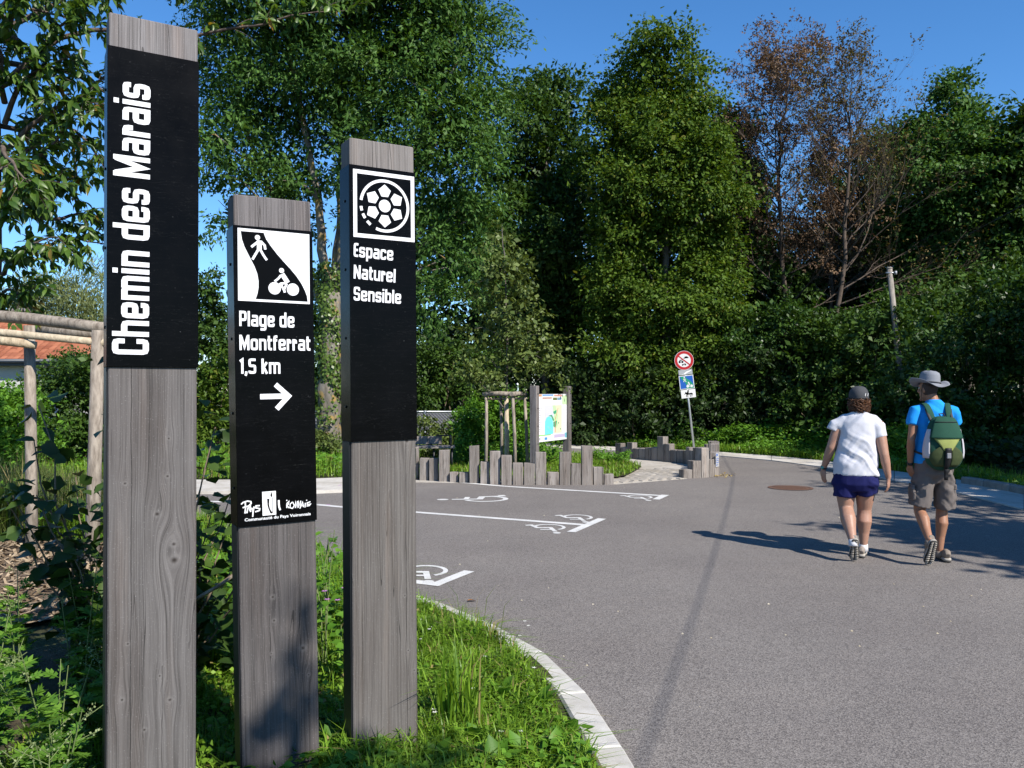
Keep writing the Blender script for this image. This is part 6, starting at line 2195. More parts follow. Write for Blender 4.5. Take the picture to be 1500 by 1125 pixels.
def cap_(parent, c, yaw):
    R_ = rotz(yaw)
    b = Acc()
    V, F = [], []
    nu, nv = 28, 9
    for j in range(nv + 1):
        f = j / nv
        el = math.radians(-12 + 102 * f)
        for i in range(nu):
            th = 2 * math.pi * i / nu
            bump_ = 1 + .012 * math.cos(th * 6)
            V.append(np.array(c) + R_ @ np.array([math.cos(th) * .098 * math.cos(el) ** .75 * bump_, math.sin(th) * .112 * math.cos(el) ** .75 * bump_, math.sin(el) * .098 + .0]))
    for j in range(nv):
        for i in range(nu):
            F.append((j * nu + i, j * nu + (i + 1) % nu, (j + 1) * nu + (i + 1) % nu, (j + 1) * nu + i))
    b.add(V, F)
    o = b.obj('cap', M['cap_grey'], parent, True)
    # visor
    b = Acc(); V = []
    for k in range(9):
        th = math.radians(35 + 110 * k / 8)
        for q in (0, 1, 2):
            rr_ = .098 + .036 * q * math.sin(math.radians(20 + 140 * k / 8))
            V.append(np.array(c) + R_ @ np.array([math.cos(th) * rr_ * .96, math.sin(th) * rr_ * 1.12, -.012 - .010 * q]))
    b.add(V, [(k * 3 + q, (k + 1) * 3 + q, (k + 1) * 3 + q + 1, k * 3 + q + 1) for k in range(8) for q in range(2)])
    v = b.obj('visor', M['cap_grey'], o, True)
    sm = v.modifiers.new('thick', 'SOLIDIFY'); sm.thickness = .004
    # hem band and the small pale marks at the back
    b = Acc()
    th = np.linspace(0, 2 * math.pi, 29)
    b.tube(np.stack([np.array(c) + R_ @ np.array([math.cos(t) * .0985, math.sin(t) * .1125, -.018 - .012 * max(0, -math.sin(t))]) for t in th]), .005, 6, cap=False)
    b.obj('hem_band', M['strap_black'], o, True)
    bm = bmesh.new()
    for dx in (.028, .060):
        q = [(dx - .006, -.022), (dx + .002, .006), (dx + .007, .002), (dx - .001, -.024)]
        bm.faces.new([bm.verts.new(Vector(np.array(c) + R_ @ np.array([x, -math.sqrt(max(0, 1 - (x / .1) ** 2)) * .1165, z + .022]))) for x, z in q])
    bm_obj('pale_mark', bm, M['white_print'], o)
    return o


cap_(wm, (hc[0] + .003, hc[1] - .008, hc[2] + .032), .35)

wm.scale = (.92, .95, .985)
# ------------------------------------------------------------------ the man
MY = 7.86
mx = (1368 - 750) / FPX * MY
phi = math.radians(20)
mm = empty('person', (mx, MY, 0), -math.atan2(mx, MY) + phi)
tag(mm, 'man seen from behind in bright blue shirt, cargo shorts and grey sun hat', 'person', 'walkers on the road')
k2 = .001835


def MP(zx, zy, y=0.0):
    """a point of the figure from its place in the picture and its depth y"""
    m = (zx - 735) * k2
    return np.array([(m + y * math.sin(phi)) / math.cos(phi), y, (1064 - zy) * k2])


b = Acc()
hm = MP(703, 165, .04); hm[2] = 1.645
head(b, hm, .62, 1.03)
ring_loft(b, [(-.01, -.01, 1.46), (-.015, .0, 1.54), (hm[0] + .01, .02, 1.62)], [(.075, .07), (.06, .062), (.056, .06)])
ring_loft(b, [(-.01, 0, .82), (-.01, 0, .92), (-.008, 0, 1.05), (-.005, 0, 1.18), (0, 0, 1.30), (0, 0, 1.42), (0, -.005, 1.485), (0, -.005, 1.52)], [(.14, .11), (.17, .12), (.165, .115), (.16, .11), (.178, .115), (.185, .105), (.12, .075), (.06, .055)], 20)
LS = np.array([-.19, 0, 1.435]); RS = np.array([.19, 0, 1.435])
LE, LWr = MP(612, 432, -.05), MP(606, 562, .05)
RE, RWr = np.array([.255, .06, 1.20]), np.array([.13, .25, 1.26])
for S_, E_, W2 in ((LS, LE, LWr), (RS, RE, RWr)):
    ring_loft(b, [S_ + (0, 0, .02), S_ * .75 + E_ * .25, S_ * .4 + E_ * .6, E_, E_ * .72 + W2 * .28, E_ * .3 + W2 * .7, W2], [.050, .053, .046, .040, .043, .033, .026], 14)
hand(b, LWr, (.12, .10, -1), (-.85, -.5, 0), curl=.75, thumb=1, L=.19)
hand(b, RWr, (-.6, .3, .6), (.2, .9, .2), curl=1.1, thumb=-1)
kL, aL = MP(655, 800, -.01), MP(703, 928, -.31)
kR, aR = MP(776, 800, .06), MP(762, 1012, .04)
for h_, kn, an_ in ((np.array([-.10, 0, .90]), kL, aL), (np.array([.09, 0, .90]), kR, aR)):
    calf = kn * .68 + an_ * .32 + np.array([0, -.02, 0])
    ring_loft(b, [h_, h_ * .6 + kn * .4, h_ * .25 + kn * .75, kn, kn * .85 + an_ * .15, calf, kn * .35 + an_ * .65, an_, an_ + np.array([0, .02, -.05])], [.092, .085, .072, .060, .060, .064, .048, .036, .036], 16)
fuse(b, 'body', M['skin_man'], mm, .0078, 4)
eyes(mm, hm, .62)
b = Acc(); ellip(b, (hm[0] + .008, hm[1] - .026, hm[2] + .012), (.079, .084, .092), rotz(.62), 18, 12)
fuse(b, 'hair', M['hair_dark'], mm, .008, 2, lambda x, y, z: .003 * N3(x, y, z, 70))


def wr_m(x, y, z):
    return folds(x, y, z, 36, .010, -1) + folds(x, y, z + 1, 50, .006, 1.3) + .003 * N3(x, y, z, 10)


b = Acc()
ring_loft(b, [(-.008, 0, .93), (-.008, 0, .96), (-.007, 0, 1.06), (-.005, 0, 1.18), (0, 0, 1.30), (0, 0, 1.40), (0, -.003, 1.465), (-.004, -.002, 1.515), (-.008, .0, 1.545)], [(.200, .138), (.20, .138), (.192, .135), (.186, .13), (.192, .128), (.192, .12), (.155, .095), (.095, .075), (.074, .068)], 24, power=2.3)
for S_, sg_, pts in ((LS, -1, [(-.12, 0, 1.44), (-.195, -.004, 1.42), MP(622, 330, -.02), MP(618, 356, -.026)]), (RS, 1, [(.12, 0, 1.44), (.195, .0, 1.42), (.228, .02, 1.35), (.24, .03, 1.31)])):
    ring_loft(b, [np.array(p) for p in pts], [.062, .076, .068, .064], 16)
fuse(b, 't_shirt', M['shirt_blue'], mm, .009, 4, wr_m)


def wr_c(x, y, z): return folds(x, y, z, 34, .012, 1.4) + folds(x, y, z + 2, 55, .008, -1.3) + .005 * N3(x, y, z, 16)


hL, hR = MP(652, 780, .0), MP(790, 790, .03)
b = Acc()
ring_loft(b, [(-.01, 0, .97), (-.01, 0, .92), (-.01, -.01, .84), (-.01, 0, .76)], [(.185, .13), (.196, .142), (.198, .145), (.11, .09)], 20, power=2.3)
ring_loft(b, [(-.10, 0, .90), np.array([-.115, -.005, .76]), hL * .4 + np.array([-.115, -.005, .76]) * .6, hL], [(.10, .125), (.108, .125), (.114, .122), (.115, .12)], 16)
ring_loft(b, [(.09, 0, .90), np.array([.10, .01, .76]), hR * .4 + np.array([.10, .01, .76]) * .6, hR], [(.10, .125), (.106, .122), (.106, .118), (.106, .115)], 16)
cs_ = fuse(b, 'cargo_shorts', M['shorts_grey'], mm, .009, 2, wr_c)
for c, sx in (((hL[0] - .080, -.025, .665), -1), ((hR[0] + .074, .005, .665), 1)):
    b = Acc()
    ring_loft(b, [np.array(c) + (0, 0, -.085), np.array(c) + (0, 0, -.07), np.array(c) + (0, 0, .05), np.array(c) + (0, 0, .06)], [(.014, .055), (.022, .068), (.022, .068), (.016, .06)], 14, power=3.5)
    pk = fuse(b, 'pocket', M['shorts_grey'], cs_, .006, 2, wr_c)
    b = Acc()
    ring_loft(b, [np.array(c) + (sx * .004, 0, .018), np.array(c) + (sx * .004, 0, .03), np.array(c) + (sx * .0, 0, .072)], [(.022, .068), (.026, .073), (.018, .070)], 14, power=3.5)
    fuse(b, 'pocket_flap', M['shorts_grey'], pk, .006, 1, wr_c)
tl_ = MP(697, 1060, -.24)
shoe(mm, (tl_[0], -.24, .006), math.radians(60), .05, M['shoe_brown'], .285)
tr_ = MP(760, 1064, .185)
shoe(mm, (tr_[0] + .01, .195, .008), 0.0, -.08, M['shoe_brown'], .285)
for p in (aL, aR):
    b = Acc(); ring_loft(b, [p + np.array([0, 0, -.0]), p + np.array([0, .01, -.06])], [.042, .046], 14); b.obj('sock', M['shoe_brown'], mm, True)
p = LWr + (LE - LWr) * .03
b = Acc(); ring_loft(b, [p + (LE - LWr) * .05, p - (LE - LWr) * .05], [.034, .031], 16); b.obj('wristband', M['watch'], mm, True)

mm.scale = (.86, .95, .985)
# sun hat
ht = empty('sun_hat', (0, 0, 0), 0, mm)
hat_c = np.array([hm[0] + .012, hm[1] - .012, hm[2] + .045])
tilt = rotz(.3) @ np.array([[math.cos(.10), 0, math.sin(.10)], [0, 1, 0], [-math.sin(.10), 0, math.cos(.10)]])
nu = 40
V, F = [], []
prof = [(.188, 0), (.172, -.004), (.150, -.004), (.128, .0), (.106, .004), (.102, .012), (.100, .045), (.096, .085), (.086, .112), (.060, .124), (.02, .127)]
for j, (rr_, z) in enumerate(prof):
    for i in range(nu):
        th = 2 * math.pi * i / nu
        c_, s_ = math.cos(th), math.sin(th)
        e = max(0, (rr_ - .10) / .09)
        zz = z + e * (.050 * c_ * c_ - .024 * s_ * s_) + .006 * e * math.sin(th * 5 + 1) + (.005 * mnoise.noise((c_ * 2, s_ * 2, z * 20)) if j > 5 else 0)
        V.append(hat_c + tilt @ np.array([c_ * rr_ * (1.0 + .08 * e), s_ * rr_ * (1.12 - .10 * e), zz]))
for j in range(len(prof) - 1):
    for i in range(nu):
        F.append((j * nu + i, j * nu + (i + 1) % nu, (j + 1) * nu + (i + 1) % nu, (j + 1) * nu + i))
b = Acc(); b.add(V, F, )
top_i = (len(prof) - 1) * nu
b.F.setdefault(nu, []).append(np.arange(top_i, top_i + nu)[None])
ho = b.obj('hat_cloth', M['hat_grey'], ht, True)
sd = ho.modifiers.new('thick', 'SOLIDIFY'); sd.thickness = .003
b = Acc(); th = np.linspace(0, 2 * math.pi, 33)
b.tube(np.stack([hat_c + tilt @ np.array([math.cos(t) * .105, math.sin(t) * .118, .018]) for t in th]), .006, 6, cap=False)
b.obj('hat_band', M['cap_grey'], ht, True)
b = Acc(); R6 = rotz(.62)
b.tube([hat_c + np.array([-.075, .02, -.01]), hm + R6 @ np.array([-.082, .02, -.06]), hm + R6 @ np.array([-.045, .05, -.125])], .0025, 5)
b.obj('chin_cord', M['strap_black'], ht)

# backpack
bp_ = empty('backpack', (mx, MY, 0), mm.rotation_euler[2])
bp_.scale = (.95, .96, .985)
tag(bp_, 'green day backpack with pale side pockets and yellow green panel on the man', 'backpack')
PZ = [.885, .90, .94, 1.00, 1.06, 1.13, 1.20, 1.28, 1.34, 1.375, 1.385]
PA = [.06, .10, .148, .172, .178, .172, .160, .142, .122, .095, .06]
PB = [.03, .05, .080, .100, .106, .104, .096, .082, .066, .048, .03]
pc = lambda z: np.array([.012, -.185 - .012 * math.sin((z - .88) * 6), z])
b = Acc()
ring_loft(b, [pc(z) for z in PZ], list(zip(PA, PB)), 24, power=2.2)
wr_p = lambda x, y, z: .007 * N3(x, y, z, 12) + .003 * N3(x, y, z, 30)
fuse(b, 'main_bag', M['pack_green'], bp_, .0075, 2, wr_p)


def patch(name, outline, off, mat, nz=10, nt=8, parent=None, thick=.006):
    """a panel sewn on the bag: outline(v) gives the angles (from straight back) between which it runs at height fraction v"""
    V, F = [], []
    for j in range(nz + 1):
        z, t0, t1 = outline(j / nz)
        a_, b_ = np.interp(z, PZ, PA), np.interp(z, PZ, PB)
        for i in range(nt + 1):
            t = t0 + (t1 - t0) * i / nt
            s_, c_ = math.sin(t), -math.cos(t)
            sx = math.copysign(abs(s_) ** (2 / 2.2), s_); cy = math.copysign(abs(c_) ** (2 / 2.2), c_)
            p = pc(z) + np.array([sx * (a_ + off), cy * (b_ + off), 0])
            V.append(p + np.array([0, -1, 0]) * wr_p(*p) * .6)
    for j in range(nz):
        for i in range(nt):
            q = j * (nt + 1) + i
            F.append((q, q + 1, q + nt + 2, q + nt + 1))
    acc = Acc(); acc.add(V, F)
    o = acc.obj(name, mat, parent or bp_, True)
    sd = o.modifiers.new('thick', 'SOLIDIFY'); sd.thickness = thick; sd.offset = 0
    return o


rad_ = math.radians
for sg_ in (-1, 1):
    patch('side_pocket', lambda v, s=sg_: (1.0 + .27 * v, s * rad_(52 + 6 * v), s * rad_(112 - 30 * v)), .008, M['pack_white'])
    patch('mesh_pocket', lambda v, s=sg_: (.925 + .19 * v, s * rad_(9), s * rad_(42 + 18 * math.sin(v * math.pi) - 24 * v * v)), .009, M['pack_olive'])
patch('front_panel', lambda v: (1.075 + .125 * v, -rad_(10 + 34 * v ** 1.3), rad_(10 + 34 * v ** 1.3)), .014, M['pack_yellow'])
patch('top_flap', lambda v: (1.185 + .19 * v + .0, -rad_(54 - 10 * v), rad_(54 - 10 * v)), .019, M['pack_green'], 12, 12, None, .012)
patch('flap_seam', lambda v: (1.335 + .006 * v, -rad_(40), rad_(40)), .028, M['strap_black'], 1, 10)
patch('centre_strap', lambda v: (.885 + .215 * v, -rad_(6.5), rad_(6.5)), .022, M['strap_black'], 10, 2)
patch('strap_end', lambda v: (.80 + .10 * v, -rad_(8), rad_(8)), .05, M['strap_black'], 3, 2)
pz_ = pc(1.03)
bm = bmesh.new(); bm_box(bm, (pz_[0] - .019, pz_[1] - .146, 1.005), (pz_[0] + .019, pz_[1] - .128, 1.055), .004)
bm_obj('buckle', bm, M['buckle'], bp_)


def ribbon(name, pts, w, mat, parent, side=(1, 0, 0), th=.012):
    acc = Acc()
    pts = np.array(pts, float)
    s_ = np.linspace(0, len(pts) - 1, 16)
    # a smooth path through the points
    P_ = []
    for t in s_:
        i = min(len(pts) - 2, int(t)); f = t - i
        p0, p1, p2, p3 = pts[max(0, i - 1)], pts[i], pts[i + 1], pts[min(len(pts) - 1, i + 2)]
        P_.append(.5 * (2 * p1 + (p2 - p0) * f + (2 * p0 - 5 * p1 + 4 * p2 - p3) * f * f + (3 * p1 - p0 - 3 * p2 + p3) * f ** 3))
    ring_loft(acc, P_, [(th / 2, w / 2)] * len(P_), 10, side, 3)
    return acc.obj(name, mat, parent, True)


for sg_ in (-1, 1):
    sp_ = ribbon('shoulder_strap', [(.012 + sg_ * .075, -.165, 1.33), (sg_ * .085, -.135, 1.42), (sg_ * .100, -.07, 1.495), (sg_ * .108, .03, 1.50), (sg_ * .115, .115, 1.42), (sg_ * .125, .145, 1.30), (sg_ * .15, .12, 1.15)], .058, M['pack_green'], bp_)
    ribbon('strap_webbing', [(.012 + sg_ * .10, -.175, 1.34), (sg_ * .105, -.145, 1.40), (sg_ * .112, -.105, 1.455)], .028, M['strap_black'], sp_)
    ribbon('lower_webbing', [(.012 + sg_ * .13, -.15, 1.02), (sg_ * .20, -.05, 1.05), (sg_ * .205, .04, 1.10), (sg_ * .16, .12, 1.16)], .02, M['strap_black'], bp_, (0, 0, 1), .006)
acc = Acc(); acc.tube([(.0, -.17, 1.385), (-.01, -.15, 1.41), (.03, -.15, 1.415), (.04, -.17, 1.385)], .006, 6)
acc.obj('grab_loop', M['strap_black'], bp_)
# ================================================================== LOW PLANTS
def grass(name, poly, n, h, w, zf, mat, seed, lean=.5, clump=.0, cull=True, test=None):
    r = np.random.default_rng(seed)
    xs = [p[0] for p in poly]; ys = [p[1] for p in poly]
    X, Y_ = [], []
    tries = 0
    cl = [(r.uniform(min(xs), max(xs)), r.uniform(min(ys), max(ys))) for _ in range(40)]
    while len(X) < n and tries < n * 30:
        tries += 1
        if clump and r.random() < clump:
            c = cl[r.integers(40)]; x, y = c[0] + r.normal(0, .09), c[1] + r.normal(0, .09)
        else:
            x, y = r.uniform(min(xs), max(xs)), r.uniform(min(ys), max(ys))
        if cull and abs(x) > y * .66 + .4: continue
        if not inside(poly, x, y): continue
        if test and not test(x, y): continue
        X.append(x); Y_.append(y)
    n = len(X)
    Z = np.array([zf(x, y) for x, y in zip(X, Y_)]) - .01
    P = np.stack([X, Y_, Z], -1)
    patch = np.array([.75 + .5 * (mnoise.noise((x * 1.3, y * 1.3, seed)) + .5) for x, y in zip(X, Y_)])
    H = r.uniform(h[0], h[1], n) * patch
    a = r.uniform(0, 6.28, n)
    D = np.stack([np.cos(a), np.sin(a), np.zeros(n)], -1)
    S = np.stack([-np.sin(a), np.cos(a), np.zeros(n)], -1)
    ln = r.uniform(.1, 1.0, n) ** 1.5 * lean * 2
    W_b = r.uniform(w[0], w[1], n)[:, None]
    mid = P + D * (H * ln * .28)[:, None] + np.array([0, 0, 1.0]) * (H * .6)[:, None]
    tip = P + D * (H * ln)[:, None] + np.array([0, 0, 1.0]) * (H * (1 - .38 * np.minimum(ln, 1.2)))[:, None]
    V = np.stack([P - S * W_b * .5, P + S * W_b * .5, mid + S * W_b * .42, mid - S * W_b * .42, tip], 1).reshape(-1, 3)
    b = (np.arange(n) * 5)[:, None]
    me = np_mesh(name, V, [b + np.array([[0, 1, 2, 3]]), b + np.array([[3, 2, 4]])])
    o = mesh_obj(name, me, mat)
    return tag(o, kind='stuff')


VZ = lambda x, y: verge_z(x, y)
KIN = [(p[0] - .185, p[1] - .12) for p in KERB]
NEARV = KIN[1:11] + [(-2.0, 7.0), (-2.4, 5.8), (-2.1, 4.6), (-2.0, 2.2), (.5, 2.2)]
grass('grass', NEARV, 30000, (.05, .13), (.004, .009), VZ, M['grass'], 1, .9)
grass('grass', KIN[2:11] + [(-1.6, 7.0), (-1.3, 5.4), (-.9, 4.2), (-.7, 3.0), (-.3, 2.3)], 9000, (.09, .20), (.005, .010), VZ, M['grass'], 2, 1.0, .3)
# longer blades spill over the kerb edge
r = np.random.default_rng(9)
for k in range(2):
    edge = []
    pts = KIN[2:13]
    band = pts + [(p[0] - .16, p[1] - .06) for p in pts][::-1]
    grass('grass', band, 2600, (.03, .085), (.004, .009), VZ, M['grass'], 20 + k, 1.3)
# ground cover of small round leaves
def cover(name, poly, n, size, hz, zf, mat, seed, shape=LEAF6, faces=LEAF6F, lift=1.0, wid=.8):
    r = np.random.default_rng(seed)
    xs = [p[0] for p in poly]; ys = [p[1] for p in poly]
    P = []
    while len(P) < n:
        x, y = r.uniform(min(xs), max(xs)), r.uniform(min(ys), max(ys))
        if abs(x) > y * .68 + .4 or not inside(poly, x, y): continue
        hh = hz * (.55 + .9 * (mnoise.noise((x * 1.1, y * 1.1, seed + .5)) + .35))
        P.append((x, y, zf(x, y) + r.random() ** .7 * max(.02, hh)))
    P = np.array(P)
    D = unit(r, n); D[:, 2] = np.abs(D[:, 2]) * .4 - .15
    N = r.normal(0, .45, (n, 3)) + np.array([.15, -.25, lift])
    L = size * r.uniform(.55, 1.3, n)
    a = Acc(); add_leaves(a, P, D, N, L, L * wid, shape, faces)
    return tag(a.obj(name, mat), kind='stuff')


cover('clover', NEARV, 9000, .034, .09, VZ, M['grass'], 3, LEAF4, LEAF4F)
cover('clover', [(-1.2, 2.3), (.30, 2.3), (.36, 3.2), (.15, 4.1), (-.3, 4.5), (-.9, 4.4)], 4200, .042, .11, VZ, M['leaf_nettle'], 4, LEAF6, LEAF6F, 1.0, .62)
MID = [(-2.2, 4.6), (-1.2, 4.4), (-.75, 5.2), (-1.0, 6.6), (-1.8, 7.2), (-2.8, 8.2), (-4.1, 9.6), (-6, 10.8), (-12, 12), (-12, 8.2), (-5.0, 8.2), (-3.8, 8.1), (-2.9, 7.4), (-2.4, 6.6)]
grass('grass', MID, 16000, (.12, .42), (.006, .012), VZ, M['grass'], 5, .8, .25)
grass('meadow_grass', [(-12, 8.0), (-4.8, 8.1), (-3.6, 8.8), (-5, 10.4), (-8, 11.4), (-13, 12)], 9000, (.25, .7), (.007, .013), VZ, M['grass_dry'], 6, .7, .35)
cover('ground_cover', MID, 9000, .06, .28, VZ, M['leaf_nettle'], 7, LEAF4, LEAF4F)
LZ = lambda x, y: .05
grass('grass', ISLAND, 16000, (.05, .16), (.008, .016), LZ, M['grass'], 8, .8, .2)
cover('ground_cover', [g2(890, 676), g2(925, 681), g2(918, 686), g2(880, 682), g2(862, 674)], 1300, .06, .30, LZ, M['leaf_nettle'], 9, LEAF4, LEAF4F)
cover('ground_cover', [(-1.2, 17.2), (.9, 17.0), (1.3, 19.0), (.5, 20.6), (-1.2, 20.6)], 5000, .065, .42, LZ, M['leaf_nettle'], 10, LEAF4, LEAF4F)
BACKL = [(-26, 14.9), (-4, 14.9), (-2.6, 15.3), (-2.2, 18), (-2.1, 21.6), (-8, 21.6), (-26, 21)]
grass('grass', BACKL, 15000, (.12, .34), (.012, .022), LZ, M['grass'], 11, .7, .2)
cover('ground_cover', BACKL, 9000, .075, .30, LZ, M['leaf_nettle'], 12, LEAF4, LEAF4F)
# nettles and brambles along the far edge of the concrete path
outer = strip_out[2:8]
def edge_band(d0, d1, pts=strip_out[1:9]):
    inner = [(x + d0 * .62, y + d0 * .78) for x, y in pts]
    out_ = [(x + d1 * .62, y + d1 * .78) for x, y in pts]
    return inner + out_[::-1]
def nz(x, y): return .0
cover('nettles', edge_band(.9, 3.2, strip_out[1:7]), 19000, .10, .80, nz, M['leaf_nettle'], 13, LEAF4, LEAF4F, .8, .75)
cover('nettles', edge_band(.0, 1.2, strip_out[0:9]), 9000, .075, .22, nz, M['leaf_nettle'], 14, LEAF4, LEAF4F, .8, .75)
grass('grass', edge_band(.0, 1.5, strip_out[0:9]), 11000, (.10, .30), (.012, .02), nz, M['grass'], 15, .9)
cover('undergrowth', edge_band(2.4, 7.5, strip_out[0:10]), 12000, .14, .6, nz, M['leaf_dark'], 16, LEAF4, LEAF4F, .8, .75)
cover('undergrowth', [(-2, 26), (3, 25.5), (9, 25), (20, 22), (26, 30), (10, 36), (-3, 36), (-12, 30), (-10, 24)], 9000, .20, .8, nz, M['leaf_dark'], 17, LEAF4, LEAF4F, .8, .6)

# ------------------------------------------------------------------ broad leaved weeds in the verge
BROAD = np.array([(0, 0, 0), (.14, .12, .04), (.30, .34, .10), (.26, .62, .12), (0, 1.0, -.10), (-.26, .62, .12), (-.30, .34, .10), (-.14, .12, .04), (0, .5, .02)])
BROADF = [np.array([[0, 1, 2, 8], [8, 2, 3, 4], [8, 4, 5, 6], [0, 8, 6, 7]])]
me_broad = single_leaf('leaf', .105, .085 * 1.3, BROAD, BROADF, M['leaf_nettle'])
WD = [((760, 1110), 'largest broad leaved weed at the lower picture edge right of the third totem'), ((700, 1085), 'broad leaved weed in the grass close to the foot of the third totem'), ((640, 1115), 'broad leaved weed at the very foot of the third totem'), ((790, 1030), 'broad leaved weed with upright leaf beside the kerb joint'), ((835, 1060), 'small broad leaved weed touching the kerb'), ((735, 1020), 'broad leaved weed behind the tall grass tuft'), ((690, 950), 'small broad leaved weed in the shorter grass by the kerb bend'), ((815, 1100), 'broad leaved weed in the corner between kerb and picture edge'), ((560, 1120), 'broad leaved weed in front of the third totem'), ((490, 1100), 'broad leaved weed in the shade between the second and third totem'), ((725, 1125), 'broad leaved weed lowest in the grass of the verge')]
r = np.random.default_rng(31)
for (x, y), lab in WD:
    p = gr(x, y, .07)
    t = empty('weed_plant', (p.x, p.y, verge_z(p.x, p.y)))
    tag(t, lab, 'weed', 'broad leaved weeds in the verge')
    n = int(r.integers(9, 15))
    a_ = np.arange(n) * 2.4 + r.uniform(0, 6)
    el = r.uniform(.35, 1.15, n)
    D = np.stack([np.cos(a_) * np.cos(el), np.sin(a_) * np.cos(el), np.sin(el)], -1)
    N = np.stack([-np.cos(a_) * np.sin(el), -np.sin(a_) * np.sin(el), np.cos(el)], -1)
    P = D * np.array([.02, .02, .03])
    place_leaves(t, 'leaf', me_broad, P, D, N, r.uniform(.55, 1.15, n))
tf = empty('grass_tuft', gr(672, 1060, .07))
tag(tf, 'tuft of tall bright grass blades standing above the verge', 'grass tuft')
gl = grass('tall_blades', [(-.10, -.10), (.10, -.10), (.10, .10), (-.10, .10)], 90, (.28, .46), (.007, .013), lambda x, y: 0, M['grass'], 41, .55, 0, False)
gl.parent = tf
st_ = grass('grass_stalks', [(gr(735, 930).x - .3, gr(735, 930).y - .25), (gr(735, 930).x + .1, gr(735, 930).y - .25), (gr(735, 930).x, gr(735, 930).y - .1), (gr(735, 930).x - .3, gr(735, 930).y - .1)], 14, (.2, .42), (.003, .005), VZ, M['grass_dry'], 42, .7, 0, False)
# little flowers
r = np.random.default_rng(77)
fa = {'flower_violet': Acc(), 'flower_white': Acc()}
for k, (x0, x1, y0, y1, nn_, m_) in enumerate([(-1.35, -.85, 4.2, 5.2, 16, 'flower_violet'), (-1.9, -1.3, 5.0, 7.0, 14, 'flower_violet'), (-.6, .2, 3.6, 5.4, 26, 'flower_white')]):
    for _ in range(nn_):
        x, y = r.uniform(x0, x1), r.uniform(y0, y1)
        z = verge_z(x, y) + (r.uniform(.3, .8) if m_ == 'flower_violet' else r.uniform(.06, .12))
        for q in range(5):
            a_ = q * 1.257
            c = np.array([x, y, z])
            d = np.array([math.cos(a_), math.sin(a_), .15]); s_ = np.array([-math.sin(a_), math.cos(a_), 0])
            R_f = .011 if m_ == 'flower_violet' else .008
            fa[m_].add([c, c + d * R_f + s_ * R_f * .5, c + d * R_f * 1.7, c + d * R_f - s_ * R_f * .5], [[0, 1, 2, 3]])
tag(fa['flower_violet'].obj('wild_flowers', M['flower_violet']), kind='stuff')
tag(fa['flower_white'].obj('wild_flowers', M['flower_white']), kind='stuff')

# ------------------------------------------------------------------ mugwort at the lower left
def lobed_leaf():
    a = Acc()
    def lobe(p, d, L, W):
        add_leaves(a, np.array([p]), np.array([d]), np.array([[0, .05, 1.0]]), np.array([L]), np.array([W]))
    lobe((0, 0, 0), (0, 1, 0), 1.0, .16)
    for y, L, an in ((.22, .34, 60), (.40, .46, 52), (.58, .42, 42)):
        for s_ in (-1, 1):
            t_ = math.radians(an)
            lobe((0, y, .0), (s_ * math.sin(t_), math.cos(t_), .12), L, .20)
    me = a.mesh('leaf'); me.materials.append(M['leaf_mugwort'])
    return me


me_lobed = lobed_leaf()
r = np.random.default_rng(51)
MW = [(-2.12, 3.35, .62), (-1.92, 3.7, .86), (-1.72, 3.15, .62), (-1.58, 2.9, .52), (-1.98, 2.95, .50), (-1.75, 3.75, .62), (-2.3, 3.9, .66), (-1.62, 3.45, .56), (-2.15, 4.25, .74), (-1.45, 2.62, .40), (-1.85, 2.62, .40), (-2.4, 3.55, .55), (-1.66, 2.62, .36), (-2.05, 3.15, .5)]
MWL = ['at the very left edge below the mulch', 'tallest, its pale spikes reaching over the mulch', 'with pale spikes leaning to the tallest totem', 'low and leafy beside the foot of the tallest totem', 'low one at the lower left edge', 'behind the others in the shade of the tallest totem', 'farthest left, half in the shade', 'with short spikes close to the tallest totem', 'rearmost, against the mulch', 'small one in the lower corner by the totem', 'small one at the bottom edge', 'leafy one cut by the left edge', 'lowest one at the bottom edge', 'in the middle of the clump']
for (x, y, h), lab in zip(MW, MWL):
    t = empty('mugwort_plant', (x, y, verge_z(x, y)))
    tag(t, 'bright green mugwort plant, ' + lab, 'plant', 'mugwort plants beside the tallest totem')
    st = Acc(); bd = Acc()
    P, D, N, S = [], [], [], []
    for k in range(5):
        an = r.uniform(0, 6.28); lean_ = r.uniform(.05, .45)
        hh = h * r.uniform(.65, 1.0)
        tipv = np.array([math.cos(an) * lean_ * hh, math.sin(an) * lean_ * hh, hh])
        pts = np.array([[0, 0, -.05], tipv * .5 + np.array([0, 0, .03]), tipv])
        st.tube(pts, [.0035, .003, .0015], 5, cap=False)
        nl = int(20 * hh / .6) + 8
        for q in range(nl):
            f = r.uniform(.12, .9)
            p = tipv * f
            a_ = q * 2.4 + r.uniform(-.4, .4)
            d = np.array([math.cos(a_), math.sin(a_), r.uniform(-.1, .55)])
            P.append(p); D.append(d); N.append(np.array([0, 0, 1.0]) + r.normal(0, .3, 3)); S.append(r.uniform(.07, .125) * (1.15 - .45 * f))
        # pale flower spikes
        if k < 2:
            for q in range(3):
                a_ = r.uniform(0, 6.28)
                b0_ = tipv * r.uniform(.72, 1.0); dv = np.array([math.cos(a_) * .8, math.sin(a_) * .8, r.uniform(.1, .7)])
                L = r.uniform(.07, .16)
                st.tube(np.array([b0_, b0_ + dv * L]), .0015, 4, cap=False)
                nb = 16
                f = r.random(nb)[:, None]
                Q = b0_ + dv * L * f + r.normal(0, .007, (nb, 3))
                add_leaves(bd, Q, unit(r, nb), unit(r, nb), np.full(nb, .010), np.full(nb, .008))
    st.obj('stem', M['stem'], t)
    place_leaves(t, 'leaf', me_lobed, P, D, N, S)
    tag(bd.obj('flower_spike', M['bud'], t), kind='stuff')

